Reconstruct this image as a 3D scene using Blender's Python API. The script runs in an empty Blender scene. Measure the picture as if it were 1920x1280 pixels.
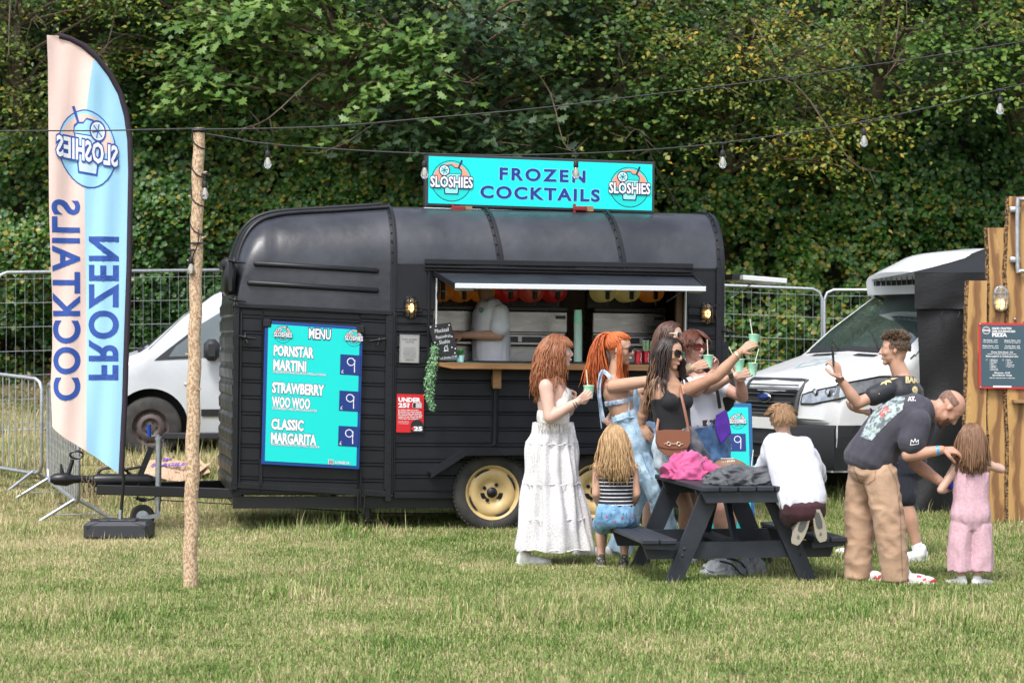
import bpy, bmesh, math, random
import numpy as np
from mathutils import Vector, Matrix, noise, Quaternion
PI = math.pi
random.seed(7); RNG = np.random.default_rng(11)
SC = bpy.context.scene
COL = SC.collection
# ---------------------------------------------------------------- camera, world, sun, exposure
F = 1920 * 80 / 36.0
CH = 1.6
cam_d = bpy.data.cameras.new('camera'); cam = bpy.data.objects.new('camera', cam_d); COL.objects.link(cam)
cam.location = (0, 0, CH); cam.rotation_euler = (PI / 2, 0, 0)
cam_d.lens = 80; cam_d.sensor_width = 36; cam_d.clip_start = .1; cam_d.clip_end = 2000
cam_d.dof.use_dof = True; cam_d.dof.focus_distance = 16.6; cam_d.dof.aperture_fstop = 5.6
SC.camera = cam
SUN_EL, SUN_AZ = 56, 205          # degrees; azimuth as a compass bearing from +Y clockwise
world = bpy.data.worlds.new('World'); SC.world = world; world.use_nodes = True
wn = world.node_tree.nodes; wl = world.node_tree.links
for n in list(wn): wn.remove(n)
sky = wn.new('ShaderNodeTexSky'); sky.sky_type = 'NISHITA'; sky.sun_disc = False
sky.sun_elevation = math.radians(SUN_EL); sky.sun_rotation = math.radians(SUN_AZ)
sky.dust_density = 2.5; sky.air_density = 1.0; sky.ozone_density = 1.0
hs = wn.new('ShaderNodeHueSaturation'); hs.inputs['Saturation'].default_value = .5
bg = wn.new('ShaderNodeBackground'); bg.inputs['Strength'].default_value = .15
wo = wn.new('ShaderNodeOutputWorld')
wl.new(sky.outputs[0], hs.inputs['Color']); wl.new(hs.outputs[0], bg.inputs[0]); wl.new(bg.outputs[0], wo.inputs[0])
sd = bpy.data.lights.new('sun', 'SUN'); sd.energy = 1.5; sd.angle = math.radians(14); sd.color = (1, .98, .95)
sun = bpy.data.objects.new('sun', sd); COL.objects.link(sun)
_a = math.radians(SUN_AZ); _e = math.radians(SUN_EL)
sdir = Vector((math.sin(_a) * math.cos(_e), math.cos(_a) * math.cos(_e), math.sin(_e)))
sun.rotation_euler = sdir.to_track_quat('Z', 'Y').to_euler()
vs = SC.view_settings; vs.view_transform = 'Standard'; vs.look = 'None'; vs.gamma = 1; vs.exposure = 1.0
try: vs.use_curve_mapping = False
except Exception: pass
SC.cycles.use_denoising = True
SC.cycles.max_bounces = 6; SC.cycles.transparent_max_bounces = 8
SC.cycles.diffuse_bounces = 3; SC.cycles.glossy_bounces = 3; SC.cycles.transmission_bounces = 4
SC.cycles.caustics_reflective = False; SC.cycles.caustics_refractive = False

# ---------------------------------------------------------------- helpers
def at(px, py, D): return Vector(((px - 960) / F * D, D, CH + (640 - py) / F * D))
def gnd(px, py, z=0.0):
    D = F * (CH - z) / (py - 640); return Vector(((px - 960) / F * D, D, z))
def sstep(a, b, x):
    t = min(1, max(0, (x - a) / (b - a))); return t * t * (3 - 2 * t)
def lerp(a, b, t): return a + (b - a) * t
def G(x, y):
    lw = 1 - sstep(-1.5, 3, x)
    z = (.37 * lw + .15 * (1 - lw)) * sstep(21.0, 24, y)
    z += .15 * sstep(24, 30, y) + .9 * sstep(29.5, 34, y)
    return z
def srgb(h):
    h = h.lstrip('#'); c = [int(h[i:i + 2], 16) / 255 for i in (0, 2, 4)]
    return tuple(x / 12.92 if x <= .04045 else ((x + .055) / 1.055) ** 2.4 for x in c)
MATS = {}
def M(name, col=(.5, .5, .5), rough=.5, metal=0., col2=None, nscale=8., contrast=(.35, .65), bump=None, island=0., spec=.5,
      emit=None, coat=0., alpha=1., trans=0., stretch=(1, 1, 1), sheen=0., rvar=0., sss=0., back=None):
    if name in MATS: return MATS[name]
    m = bpy.data.materials.new(name); m.use_nodes = True; nt = m.node_tree; N = nt.nodes; L = nt.links
    b = N['Principled BSDF']
    if isinstance(col, str): col = srgb(col)
    if isinstance(col2, str): col2 = srgb(col2)
    b.inputs['Base Color'].default_value = (*col, 1); b.inputs['Roughness'].default_value = rough
    b.inputs['Metallic'].default_value = metal; b.inputs['Specular IOR Level'].default_value = spec
    b.inputs['Coat Weight'].default_value = coat; b.inputs['Alpha'].default_value = alpha
    b.inputs['Transmission Weight'].default_value = trans
    if sheen: b.inputs['Sheen Weight'].default_value = sheen
    if sss:
        b.inputs['Subsurface Weight'].default_value = sss; b.inputs['Subsurface Radius'].default_value = (.012, .005, .003)
        b.inputs['Subsurface Scale'].default_value = 1
    if emit: b.inputs['Emission Color'].default_value = (*emit[0], 1); b.inputs['Emission Strength'].default_value = emit[1]
    tc = mp = None
    if col2 is not None or bump or rvar:
        tc = N.new('ShaderNodeTexCoord'); mp = N.new('ShaderNodeMapping'); mp.inputs['Scale'].default_value = stretch
        L.new(tc.outputs['Object'], mp.inputs[0])
    out = None
    if col2 is not None:
        nz = N.new('ShaderNodeTexNoise'); nz.inputs['Scale'].default_value = nscale; nz.inputs['Detail'].default_value = 5
        nz.inputs['Roughness'].default_value = .6
        L.new(mp.outputs[0], nz.inputs[0])
        cr = N.new('ShaderNodeValToRGB'); cr.color_ramp.elements[0].position = contrast[0]; cr.color_ramp.elements[1].position = contrast[1]
        cr.color_ramp.elements[0].color = (*col, 1); cr.color_ramp.elements[1].color = (*col2, 1)
        L.new(nz.outputs[0], cr.inputs[0]); out = cr.outputs[0]
    if island:
        ge = N.new('ShaderNodeNewGeometry'); hv = N.new('ShaderNodeHueSaturation')
        mr = N.new('ShaderNodeMapRange'); mr.inputs['To Min'].default_value = 1 - island; mr.inputs['To Max'].default_value = 1 + island
        L.new(ge.outputs['Random Per Island'], mr.inputs[0]); L.new(mr.outputs[0], hv.inputs['Value'])
        if out: L.new(out, hv.inputs['Color'])
        else: hv.inputs['Color'].default_value = (*col, 1)
        out = hv.outputs[0]
    if out: L.new(out, b.inputs['Base Color'])
    if rvar:
        n3 = N.new('ShaderNodeTexNoise'); n3.inputs['Scale'].default_value = 3.5; n3.inputs['Detail'].default_value = 6; L.new(mp.outputs[0], n3.inputs[0])
        m3 = N.new('ShaderNodeMapRange'); m3.inputs['From Min'].default_value = .3; m3.inputs['From Max'].default_value = .7
        m3.inputs['To Min'].default_value = max(.05, rough - rvar); m3.inputs['To Max'].default_value = min(1, rough + rvar)
        L.new(n3.outputs[0], m3.inputs[0]); L.new(m3.outputs[0], b.inputs['Roughness'])
    if bump:
        n2 = N.new('ShaderNodeTexNoise'); n2.inputs['Scale'].default_value = bump[0]; n2.inputs['Detail'].default_value = 4
        L.new(mp.outputs[0], n2.inputs[0])
        bp = N.new('ShaderNodeBump'); bp.inputs['Strength'].default_value = bump[1]; bp.inputs['Distance'].default_value = bump[2] if len(bump) > 2 else .01
        L.new(n2.outputs[0], bp.inputs['Height']); L.new(bp.outputs[0], b.inputs['Normal'])
    MATS[name] = m; return m
def new_mesh(name, V, Fc):
    me = bpy.data.meshes.new(name)
    V = np.asarray(V, dtype=np.float32).reshape(-1, 3)
    me.from_pydata(V.tolist(), [], Fc); return me
def fast_mesh(name, V, faces):     # faces: (n,k) int array, all k-gons
    V = np.asarray(V, np.float32); faces = np.asarray(faces, np.int32); n, k = faces.shape
    me = bpy.data.meshes.new(name); me.vertices.add(len(V)); me.vertices.foreach_set('co', V.ravel())
    me.loops.add(n * k); me.loops.foreach_set('vertex_index', faces.ravel())
    me.polygons.add(n); me.polygons.foreach_set('loop_start', np.arange(0, n * k, k, dtype=np.int32))
    me.update(calc_edges=True); return me
def tag(o, label=None, cat=None, group=None, kind=None):
    if label: o['label'] = label
    if cat: o['category'] = cat
    if group: o['group'] = group
    if kind: o['kind'] = kind
    return o
def link(me, name, parent=None, mat=None, smooth=None):
    o = bpy.data.objects.new(name, me); COL.objects.link(o)
    if mat is not None:
        me.materials.clear(); me.materials.append(mat)
    if smooth is not None:
        if smooth >= 179: me.polygons.foreach_set('use_smooth', [True] * len(me.polygons))
        elif smooth > 0:
            me.polygons.foreach_set('use_smooth', [True] * len(me.polygons)); me.set_sharp_from_angle(angle=math.radians(smooth))
    if parent is not None: o.parent = parent
    return o
def root_mat(o):
    m = Matrix.Identity(4)
    while o is not None:
        m = Matrix.LocRotScale(o.location, o.rotation_euler, o.scale) @ m; o = o.parent
    return m
def empty(name, loc, label=None, cat=None, rz=0., ry=0., group=None, rx=0.):
    o = bpy.data.objects.new(name, None); COL.objects.link(o); o.location = loc; o.rotation_euler = (rx, ry, rz)
    o.empty_display_size = .1
    tag(o, label, cat, group); return o
def copy_tree(o, parent=None):
    c = o.copy(); COL.objects.link(c); c.parent = parent
    for ch in list(o.children): copy_tree(ch, c)
    return c
def frame_of(d, up=Vector((0, 0, 1))):
    d = d.normalized()
    if abs(d.dot(up)) > .98: up = Vector((0, 1, 0)) if abs(d.y) < .9 else Vector((1, 0, 0))
    s = d.cross(up).normalized(); u = s.cross(d).normalized(); return s, u
class MB:
    """collects shapes; world=True means coordinates are world ones and get moved into the parent's space on build"""
    def __init__(s): s.V = []; s.F = []
    def add(s, V, Fc):
        o = len(s.V); s.V.extend([tuple(v) for v in V]); s.F.extend([tuple(i + o for i in f) for f in Fc]); return s
    def box(s, c, sz, R=None, bev=0.):
        c = Vector(c); h = [x / 2 for x in sz]
        if bev <= 0:
            V = [Vector((sx * h[0], sy * h[1], sz_ * h[2])) for sx in (-1, 1) for sy in (-1, 1) for sz_ in (-1, 1)]
            Fc = [(0, 1, 3, 2), (4, 6, 7, 5), (0, 4, 5, 1), (2, 3, 7, 6), (0, 2, 6, 4), (1, 5, 7, 3)]
        else:
            bev = min(bev, min(h) * .95); V = []; idx = {}
            for sx in (-1, 1):
                for sy in (-1, 1):
                    for sz_ in (-1, 1):
                        for a in range(3):
                            p = [sx * h[0], sy * h[1], sz_ * h[2]]; sg = (sx, sy, sz_)
                            for q in range(3):
                                if q != a: p[q] -= sg[q] * bev
                            idx[(sx, sy, sz_, a)] = len(V); V.append(Vector(p))
            Fc = []
            sg = (-1, 1)
            for a in range(3):
                b_, c_ = (a + 1) % 3, (a + 2) % 3
                for sa in sg:
                    q = []
                    for (sb, sc) in ((-1, -1), (1, -1), (1, 1), (-1, 1)):
                        k = [0, 0, 0]; k[a] = sa; k[b_] = sb; k[c_] = sc; q.append(idx[(*k, a)])
                    Fc.append(tuple(q if sa > 0 else q[::-1]))
            for a in range(3):
                b_, c_ = (a + 1) % 3, (a + 2) % 3
                for sb in sg:
                    for sc in sg:
                        k0 = [0, 0, 0]; k1 = [0, 0, 0]; k0[a] = -1; k1[a] = 1
                        for k in (k0, k1): k[b_] = sb; k[c_] = sc
                        q = [idx[(*k0, b_)], idx[(*k1, b_)], idx[(*k1, c_)], idx[(*k0, c_)]]
                        Fc.append(tuple(q[::-1] if sb * sc > 0 else q))
            for sx in sg:
                for sy in sg:
                    for sz_ in sg:
                        q = [idx[(sx, sy, sz_, a)] for a in range(3)]
                        Fc.append(tuple(q if sx * sy * sz_ > 0 else q[::-1]))
        if R is not None: V = [R @ v for v in V]
        return s.add([v + c for v in V], Fc)
    def beam(s, a, b, w, h, up=Vector((0, 0, 1)), bev=0.):
        a, b = Vector(a), Vector(b); d = b - a; sd_, u = frame_of(d, up)
        R = Matrix((d.normalized(), sd_, u)).transposed(); return s.box((a + b) / 2, (d.length, w, h), R, bev)
    def tube(s, pts, r, seg=8, cap=True, flat=1., up=Vector((0, 0, 1))):
        pts = [Vector(p) for p in pts]; n = len(pts)
        rs = r if isinstance(r, (list, tuple)) else [r] * n
        V = []; pu = None
        for i, p in enumerate(pts):
            d = (pts[min(i + 1, n - 1)] - pts[max(i - 1, 0)])
            if d.length < 1e-9: d = Vector((0, 0, 1))
            if pu is None: sd_, u = frame_of(d, up)
            else:
                d = d.normalized(); sd_ = d.cross(pu)
                if sd_.length < 1e-6: sd_, u = frame_of(d)
                else: sd_.normalize(); u = sd_.cross(d).normalized()
            pu = u
            for k in range(seg):
                a = 2 * PI * k / seg; V.append(p + (sd_ * math.cos(a) + u * math.sin(a) * flat) * rs[i])
        Fc = []
        for i in range(n - 1):
            for k in range(seg):
                k2 = (k + 1) % seg; Fc.append((i * seg + k, i * seg + k2, (i + 1) * seg + k2, (i + 1) * seg + k))
        if cap: Fc.append(tuple(range(seg))[::-1]); Fc.append(tuple((n - 1) * seg + k for k in range(seg)))
        return s.add(V, Fc)
    def cyl(s, a, b, r, seg=16, r2=None): return s.tube([a, b], [r, r if r2 is None else r2], seg)
    def lathe(s, prof, c, axis=Vector((0, 0, 1)), seg=24, cap=True):   # prof: (radius, along)
        c = Vector(c); axis = Vector(axis).normalized(); sd_, u = frame_of(axis); V = []
        for (r, h) in prof:
            for k in range(seg):
                a = 2 * PI * k / seg; V.append(c + axis * h + (sd_ * math.cos(a) + u * math.sin(a)) * max(r, 1e-5))
        n = len(prof); Fc = []
        for i in range(n - 1):
            for k in range(seg):
                k2 = (k + 1) % seg; Fc.append((i * seg + k, i * seg + k2, (i + 1) * seg + k2, (i + 1) * seg + k))
        if cap: Fc.append(tuple(range(seg))[::-1]); Fc.append(tuple((n - 1) * seg + k for k in range(seg)))
        return s.add(V, Fc)
    def ball(s, c, r, seg=12, rings=8, R=None):
        r = Vector((r, r, r)) if isinstance(r, (int, float)) else Vector(r); c = Vector(c); V = []
        for i in range(1, rings):
            t = PI * i / rings
            for k in range(seg):
                a = 2 * PI * k / seg; v = Vector((r.x * math.sin(t) * math.cos(a), r.y * math.sin(t) * math.sin(a), r.z * math.cos(t)))
                V.append(c + (R @ v if R is not None else v))
        t_ = Vector((0, 0, r.z)); b_ = -t_
        V.append(c + (R @ t_ if R is not None else t_)); V.append(c + (R @ b_ if R is not None else b_)); nt_ = len(V) - 2; Fc = []
        for i in range(rings - 2):
            for k in range(seg):
                k2 = (k + 1) % seg; Fc.append((i * seg + k, (i + 1) * seg + k, (i + 1) * seg + k2, i * seg + k2))
        for k in range(seg):
            k2 = (k + 1) % seg; Fc.append((nt_, k, k2)); Fc.append((nt_ + 1, (rings - 2) * seg + k2, (rings - 2) * seg + k))
        return s.add(V, Fc)
    def prism(s, poly, a, ax, ay, depth):   # polygon (2d) placed at origin a on axes ax, ay, extruded by vector depth
        a, ax, ay, depth = Vector(a), Vector(ax), Vector(ay), Vector(depth); n = len(poly)
        V = [a + ax * p[0] + ay * p[1] for p in poly]; V += [v + depth for v in V]
        Fc = [tuple(range(n)), tuple(range(n, 2 * n))[::-1]] + [(i, i + n, (i + 1) % n + n, (i + 1) % n) for i in range(n)]
        return s.add(V, Fc)
    def grid(s, rows):      # rows of points -> quads
        nr, nc = len(rows), len(rows[0]); V = [p for r in rows for p in r]
        return s.add(V, [(i * nc + j, i * nc + j + 1, (i + 1) * nc + j + 1, (i + 1) * nc + j) for i in range(nr - 1) for j in range(nc - 1)])
    def loft(s, rings):     # closed rings -> capped solid
        k = len(rings[0]); V = [p for r in rings for p in r]; n = len(rings); Fc = []
        for i in range(n - 1):
            for j in range(k):
                j2 = (j + 1) % k; Fc.append((i * k + j, i * k + j2, (i + 1) * k + j2, (i + 1) * k + j))
        Fc.append(tuple(range(k))[::-1]); Fc.append(tuple((n - 1) * k + j for j in range(k)))
        return s.add(V, Fc)
    def build(s, name, mat, parent=None, smooth=35, world=True, fix=False, label=None):
        V = s.V
        if parent is not None and world:
            Mi = root_mat(parent).inverted(); V = [Mi @ Vector(v) for v in V]
        me = bpy.data.meshes.new(name); me.from_pydata([tuple(v) for v in V], [], s.F)
        if fix:
            bm = bmesh.new(); bm.from_mesh(me); bmesh.ops.recalc_face_normals(bm, faces=bm.faces); bm.to_mesh(me); bm.free()
        o = link(me, name, parent, mat, smooth)
        if label: o['label'] = label
        return o
def arc(c, r, a0, a1, n, ax=(1, 0), ay=(0, 1)):
    return [(c[0] + r * math.cos(a0 + (a1 - a0) * i / n) * 1.0, c[1] + r * math.sin(a0 + (a1 - a0) * i / n)) for i in range(n + 1)]
def catmull(P, n=6):
    P = [Vector(p) for p in P]; out = []
    for i in range(len(P) - 1):
        p0, p1, p2, p3 = P[max(i - 1, 0)], P[i], P[i + 1], P[min(i + 2, len(P) - 1)]
        for k in range(n):
            t = k / n; out.append(.5 * ((2 * p1) + (p2 - p0) * t + (2 * p0 - 5 * p1 + 4 * p2 - p3) * t * t + (3 * p1 - p0 - 3 * p2 + p3) * t ** 3))
    out.append(P[-1]); return out
_tc = {}
def text_geo(txt, size=1., offset=0., align='LEFT', xs=1., sp=1., extr=0., res=2, shear=0.):
    key = (txt, size, offset, align, xs, sp, extr, res, shear)
    if key in _tc: return _tc[key]
    cu = bpy.data.curves.new('t', 'FONT'); cu.body = txt; cu.size = size; cu.align_x = align; cu.space_character = sp
    cu.offset = offset; cu.extrude = extr; cu.resolution_u = res; cu.shear = shear
    ob = bpy.data.objects.new('t', cu); COL.objects.link(ob)
    dg = bpy.context.evaluated_depsgraph_get(); me = ob.evaluated_get(dg).to_mesh()
    V = [(v.co.x * xs, v.co.y, v.co.z) for v in me.vertices]; Fc = [tuple(p.vertices) for p in me.polygons]
    ob.evaluated_get(dg).to_mesh_clear(); bpy.data.objects.remove(ob); bpy.data.curves.remove(cu)
    _tc[key] = (V, Fc); return _tc[key]
def put_text(mb, txt, o, ax, ay, size, width=None, **kw):
    """letters on axes ax (reading direction) and ay (up) from origin o; width squeezes the line to that many metres"""
    V, Fc = text_geo(txt, size, **kw); o, ax, ay = Vector(o), Vector(ax), Vector(ay)
    if not V: return
    if width:
        x0 = min(v[0] for v in V); x1 = max(v[0] for v in V); k = width / (x1 - x0)
        al = kw.get('align', 'LEFT'); sh = x0 if al == 'LEFT' else 0
        V = [((v[0] - sh) * k, v[1], v[2]) for v in V]
    n = ax.cross(ay).normalized()
    mb.add([o + ax * v[0] + ay * v[1] + n * v[2] for v in V], Fc)
# ---------------------------------------------------------------- ground, grass
def ground_mat():
    m = M('turf_soil', (.16, .125, .065), .95, col2=(.09, .085, .035), nscale=5, bump=(60, .6, .02)); return m
def grass_mat():
    m = bpy.data.materials.new('grass_blades'); m.use_nodes = True; N = m.node_tree.nodes; L = m.node_tree.links; b = N['Principled BSDF']
    ge = N.new('ShaderNodeNewGeometry')
    n1 = N.new('ShaderNodeTexNoise'); n1.inputs['Scale'].default_value = 1.3; n1.inputs['Detail'].default_value = 5; n1.inputs['Roughness'].default_value = .65
    mp = N.new('ShaderNodeMapping'); mp.inputs['Scale'].default_value = (1, .75, .001); L.new(ge.outputs['Position'], mp.inputs[0]); L.new(mp.outputs[0], n1.inputs[0])
    # straw proportion varies with place: more straw near the fences and the front of the trailer
    sx = N.new('ShaderNodeSeparateXYZ'); L.new(ge.outputs['Position'], sx.inputs[0])
    mrx = N.new('ShaderNodeMapRange'); mrx.inputs['From Min'].default_value = -1.0; mrx.inputs['From Max'].default_value = -3.2; mrx.inputs['To Min'].default_value = 0; mrx.inputs['To Max'].default_value = .2
    L.new(sx.outputs['X'], mrx.inputs[0])
    mry = N.new('ShaderNodeMapRange'); mry.inputs['From Min'].default_value = 14.5; mry.inputs['From Max'].default_value = 17; mry.inputs['To Min'].default_value = .1; mry.inputs['To Max'].default_value = 1.
    L.new(sx.outputs['Y'], mry.inputs[0])
    mm = N.new('ShaderNodeMath'); mm.operation = 'MULTIPLY'; L.new(mrx.outputs[0], mm.inputs[0]); L.new(mry.outputs[0], mm.inputs[1])
    ad = N.new('ShaderNodeMath'); ad.operation = 'ADD'; L.new(n1.outputs[0], ad.inputs[0]); L.new(mm.outputs[0], ad.inputs[1])
    r = N.new('ShaderNodeMath'); r.operation = 'MULTIPLY_ADD'; L.new(ge.outputs['Random Per Island'], r.inputs[0]); r.inputs[1].default_value = .5; sc2 = N.new('ShaderNodeMath'); sc2.operation = 'MULTIPLY_ADD'; L.new(ad.outputs[0], sc2.inputs[0]); sc2.inputs[1].default_value = .85; sc2.inputs[2].default_value = -.045; L.new(sc2.outputs[0], r.inputs[2])
    cr = N.new('ShaderNodeValToRGB'); e = cr.color_ramp.elements
    e[0].position = .36; e[0].color = (.07, .15, .022, 1); e[1].position = .97; e[1].color = (.66, .55, .33, 1)
    for p, c in ((.48, (.15, .27, .05, 1)), (.61, (.27, .36, .10, 1)), (.74, (.43, .41, .19, 1)), (.86, (.57, .48, .27, 1))):
        q = e.new(p); q.color = c
    L.new(r.outputs[0], cr.inputs[0]); L.new(cr.outputs[0], b.inputs['Base Color'])
    b.inputs['Roughness'].default_value = .6; b.inputs['Specular IOR Level'].default_value = .25
    tr = N.new('ShaderNodeBsdfTranslucent'); L.new(cr.outputs[0], tr.inputs[0]); mx = N.new('ShaderNodeMixShader'); mx.inputs[0].default_value = .3
    L.new(b.outputs[0], mx.inputs[1]); L.new(tr.outputs[0], mx.inputs[2]); L.new(mx.outputs[0], N['Material Output'].inputs[0]); return m
def build_ground():
    xs = np.concatenate([np.linspace(-400, -22, 8), np.linspace(-20, 20, 81), np.linspace(22, 400, 8)])
    ys = np.concatenate([np.linspace(-60, 4, 6), np.linspace(5, 40, 101), np.linspace(44, 900, 10)])
    rows = [[(x, y, G(x, y) + .012 * noise.noise(Vector((x * 1.3, y * 1.3, 0)))) for x in xs] for y in ys]
    mb = MB(); mb.grid(rows); o = mb.build('ground', ground_mat(), smooth=180); tag(o, kind='structure')
def blade_patch(name, n, size, hmin, hmax, w, stalks, mat):
    V = np.zeros((n, 5, 3), np.float32); p = (RNG.random((n, 2)) - .5) * size
    h = RNG.uniform(hmin, hmax, n) * (.6 + .4 * RNG.random(n)); az = RNG.uniform(0, 2 * PI, n); lean = RNG.uniform(.3, 2.0, n)
    ww = RNG.uniform(.6, 1.3, n) * w; ns = int(n * stalks)
    h[:ns] = RNG.uniform(hmax * 1.1, hmax * 1.9, ns); ww[:ns] *= .6; lean[:ns] *= .35
    d = np.stack([np.cos(az), np.sin(az)], 1); s = np.stack([-d[:, 1], d[:, 0]], 1)
    z1 = h * .55; o1 = (h * .28 * lean)[:, None] * d; z2 = h * np.cos(lean * .6); o2 = (h * .85 * np.sin(lean * .8))[:, None] * d
    V[:, 0, :2] = p - s * ww[:, None]; V[:, 1, :2] = p + s * ww[:, None]
    V[:, 2, :2] = p + o1 + s * ww[:, None] * .8; V[:, 3, :2] = p + o1 - s * ww[:, None] * .8; V[:, 4, :2] = p + o2
    V[:, 0, 2] = V[:, 1, 2] = -.012; V[:, 2, 2] = V[:, 3, 2] = z1; V[:, 4, 2] = z2
    b = (np.arange(n) * 5)[:, None]; t = np.concatenate([b + [0, 1, 2], b + [0, 2, 3], b + [3, 2, 4]])
    me = fast_mesh(name, V.reshape(-1, 3), t); me.materials.append(mat); me.polygons.foreach_set('use_smooth', [True] * len(me.polygons)); return bpy.data.objects.new(name, me)
def scatter(name, pts, rot, scl, idx, objs, kind='stuff', label=None, cat=None):
    me = bpy.data.meshes.new(name); me.vertices.add(len(pts)); me.vertices.foreach_set('co', np.asarray(pts, np.float32).ravel())
    for nm, tp, data in (('rot', 'FLOAT_VECTOR', rot), ('scl', 'FLOAT_VECTOR', scl)):
        a = me.attributes.new(nm, tp, 'POINT'); a.data.foreach_set('vector', np.asarray(data, np.float32).ravel())
    a = me.attributes.new('idx', 'INT', 'POINT'); a.data.foreach_set('value', np.asarray(idx, np.int32))
    o = bpy.data.objects.new(name, me); COL.objects.link(o)
    c = bpy.data.collections.new(name + '_source')
    for q in objs: c.objects.link(q)
    ng = bpy.data.node_groups.new(name + '_nodes', 'GeometryNodeTree'); ng.is_modifier = True
    ng.interface.new_socket('Geometry', in_out='INPUT', socket_type='NodeSocketGeometry'); ng.interface.new_socket('Geometry', in_out='OUTPUT', socket_type='NodeSocketGeometry')
    N = ng.nodes; L = ng.links; gi = N.new('NodeGroupInput'); go = N.new('NodeGroupOutput'); ip = N.new('GeometryNodeInstanceOnPoints')
    ci = N.new('GeometryNodeCollectionInfo'); ci.inputs['Collection'].default_value = c; ci.inputs['Separate Children'].default_value = True; ci.inputs['Reset Children'].default_value = True
    def attr(nm, dt):
        n = N.new('GeometryNodeInputNamedAttribute'); n.data_type = dt; n.inputs['Name'].default_value = nm; return n.outputs['Attribute']
    L.new(gi.outputs[0], ip.inputs['Points']); L.new(ci.outputs[0], ip.inputs['Instance']); ip.inputs['Pick Instance'].default_value = True
    L.new(attr('idx', 'INT'), ip.inputs['Instance Index']); L.new(attr('rot', 'FLOAT_VECTOR'), ip.inputs['Rotation']); L.new(attr('scl', 'FLOAT_VECTOR'), ip.inputs['Scale'])
    L.new(ip.outputs[0], go.inputs[0]); md = o.modifiers.new('scatter', 'NODES'); md.node_group = ng
    tag(o, label, cat, kind=kind); return o
def build_grass():
    gm = grass_mat()
    src = [blade_patch('grass_patch', 1100, .62, .025, .062, .0027, .012, gm) for _ in range(4)]
    src += [blade_patch('grass_patch', 800, .62, .035, .09, .003, .04, gm) for _ in range(2)]
    P = []; S = []; I = []
    y = 9.2
    while y < 31:
        step = .30 if y < 16 else .36
        hw = .27 * y + 1.6; x = -hw
        while x < hw:
            px, py = x + random.uniform(-.12, .12), y + random.uniform(-.12, .12)
            q = noise.noise(Vector((px * .9, py * .8, 3))); tall = (py > 20.6 and random.random() < .7) or q > .34
            P.append((px, py, G(px, py) + .012 * noise.noise(Vector((px * 1.3, py * 1.3, 0))))); s = (.75 + .45 * random.random()) * (1 + .35 * q)
            if py > 22: s *= 1.35
            S.append((s, s, s * (.9 if not tall else 1.1))); I.append(random.randrange(4, 6) if tall else random.randrange(4)); x += step
        y += step
    R = [(0, 0, random.uniform(0, 6.28)) for _ in P]
    scatter('grass', P, R, S, I, src, label='short dry field grass mixed green and straw', cat='grass')
# ---------------------------------------------------------------- foliage
def leaf_mat(name, stops, rough=.45, trans=.35, nscale=.5, rnd=.55):
    if name in MATS: return MATS[name]
    m = bpy.data.materials.new(name); m.use_nodes = True; N = m.node_tree.nodes; L = m.node_tree.links; b = N['Principled BSDF']
    ge = N.new('ShaderNodeNewGeometry'); n1 = N.new('ShaderNodeTexNoise'); n1.inputs['Scale'].default_value = nscale; n1.inputs['Detail'].default_value = 4
    L.new(ge.outputs['Position'], n1.inputs[0])
    r = N.new('ShaderNodeMath'); r.operation = 'MULTIPLY_ADD'; L.new(ge.outputs['Random Per Island'], r.inputs[0]); r.inputs[1].default_value = rnd; L.new(n1.outputs[0], r.inputs[2])
    cr = N.new('ShaderNodeValToRGB'); e = cr.color_ramp.elements
    e[0].position = stops[0][0]; e[0].color = (*stops[0][1], 1); e[1].position = stops[-1][0]; e[1].color = (*stops[-1][1], 1)
    for p, c in stops[1:-1]: q = e.new(p); q.color = (*c, 1)
    L.new(r.outputs[0], cr.inputs[0]); L.new(cr.outputs[0], b.inputs['Base Color']); b.inputs['Roughness'].default_value = rough; b.inputs['Specular IOR Level'].default_value = .35
    tr = N.new('ShaderNodeBsdfTranslucent'); L.new(cr.outputs[0], tr.inputs[0]); mx = N.new('ShaderNodeMixShader'); mx.inputs[0].default_value = trans
    L.new(b.outputs[0], mx.inputs[1]); L.new(tr.outputs[0], mx.inputs[2]); L.new(mx.outputs[0], N['Material Output'].inputs[0]); MATS[name] = m; return m
IVY = (np.array([[0, 0, 0], [.42, .25, .06], [.5, .55, .1], [0, 1, -.06], [-.5, .55, .1], [-.42, .25, .06], [0, .5, -.03]]), np.array([[0, 1, 6], [1, 2, 6], [2, 3, 6], [3, 4, 6], [4, 5, 6], [5, 0, 6]]))
OVAL = (np.array([[0, 0, 0], [.3, .4, .08], [0, 1, -.1], [-.3, .4, .08], [0, .45, 0]]), np.array([[0, 1, 4], [1, 2, 4], [2, 3, 4], [3, 0, 4]]))
_mp = [(0, 0), (.22, .12), (.6, -.02), (.5, .22), (.85, .42), (.5, .5), (.45, .72), (.18, .62), (.0, 1.05)]
_mpv = _mp + [(-x, y) for x, y in _mp[-2:0:-1]]
MAPLE = (np.array([[x, y, .1 * abs(x) - .05 * y] for x, y in _mpv] + [[0, .4, -.04]]), np.array([[i, (i + 1) % len(_mpv), len(_mpv)] for i in range(len(_mpv))]))
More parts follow.
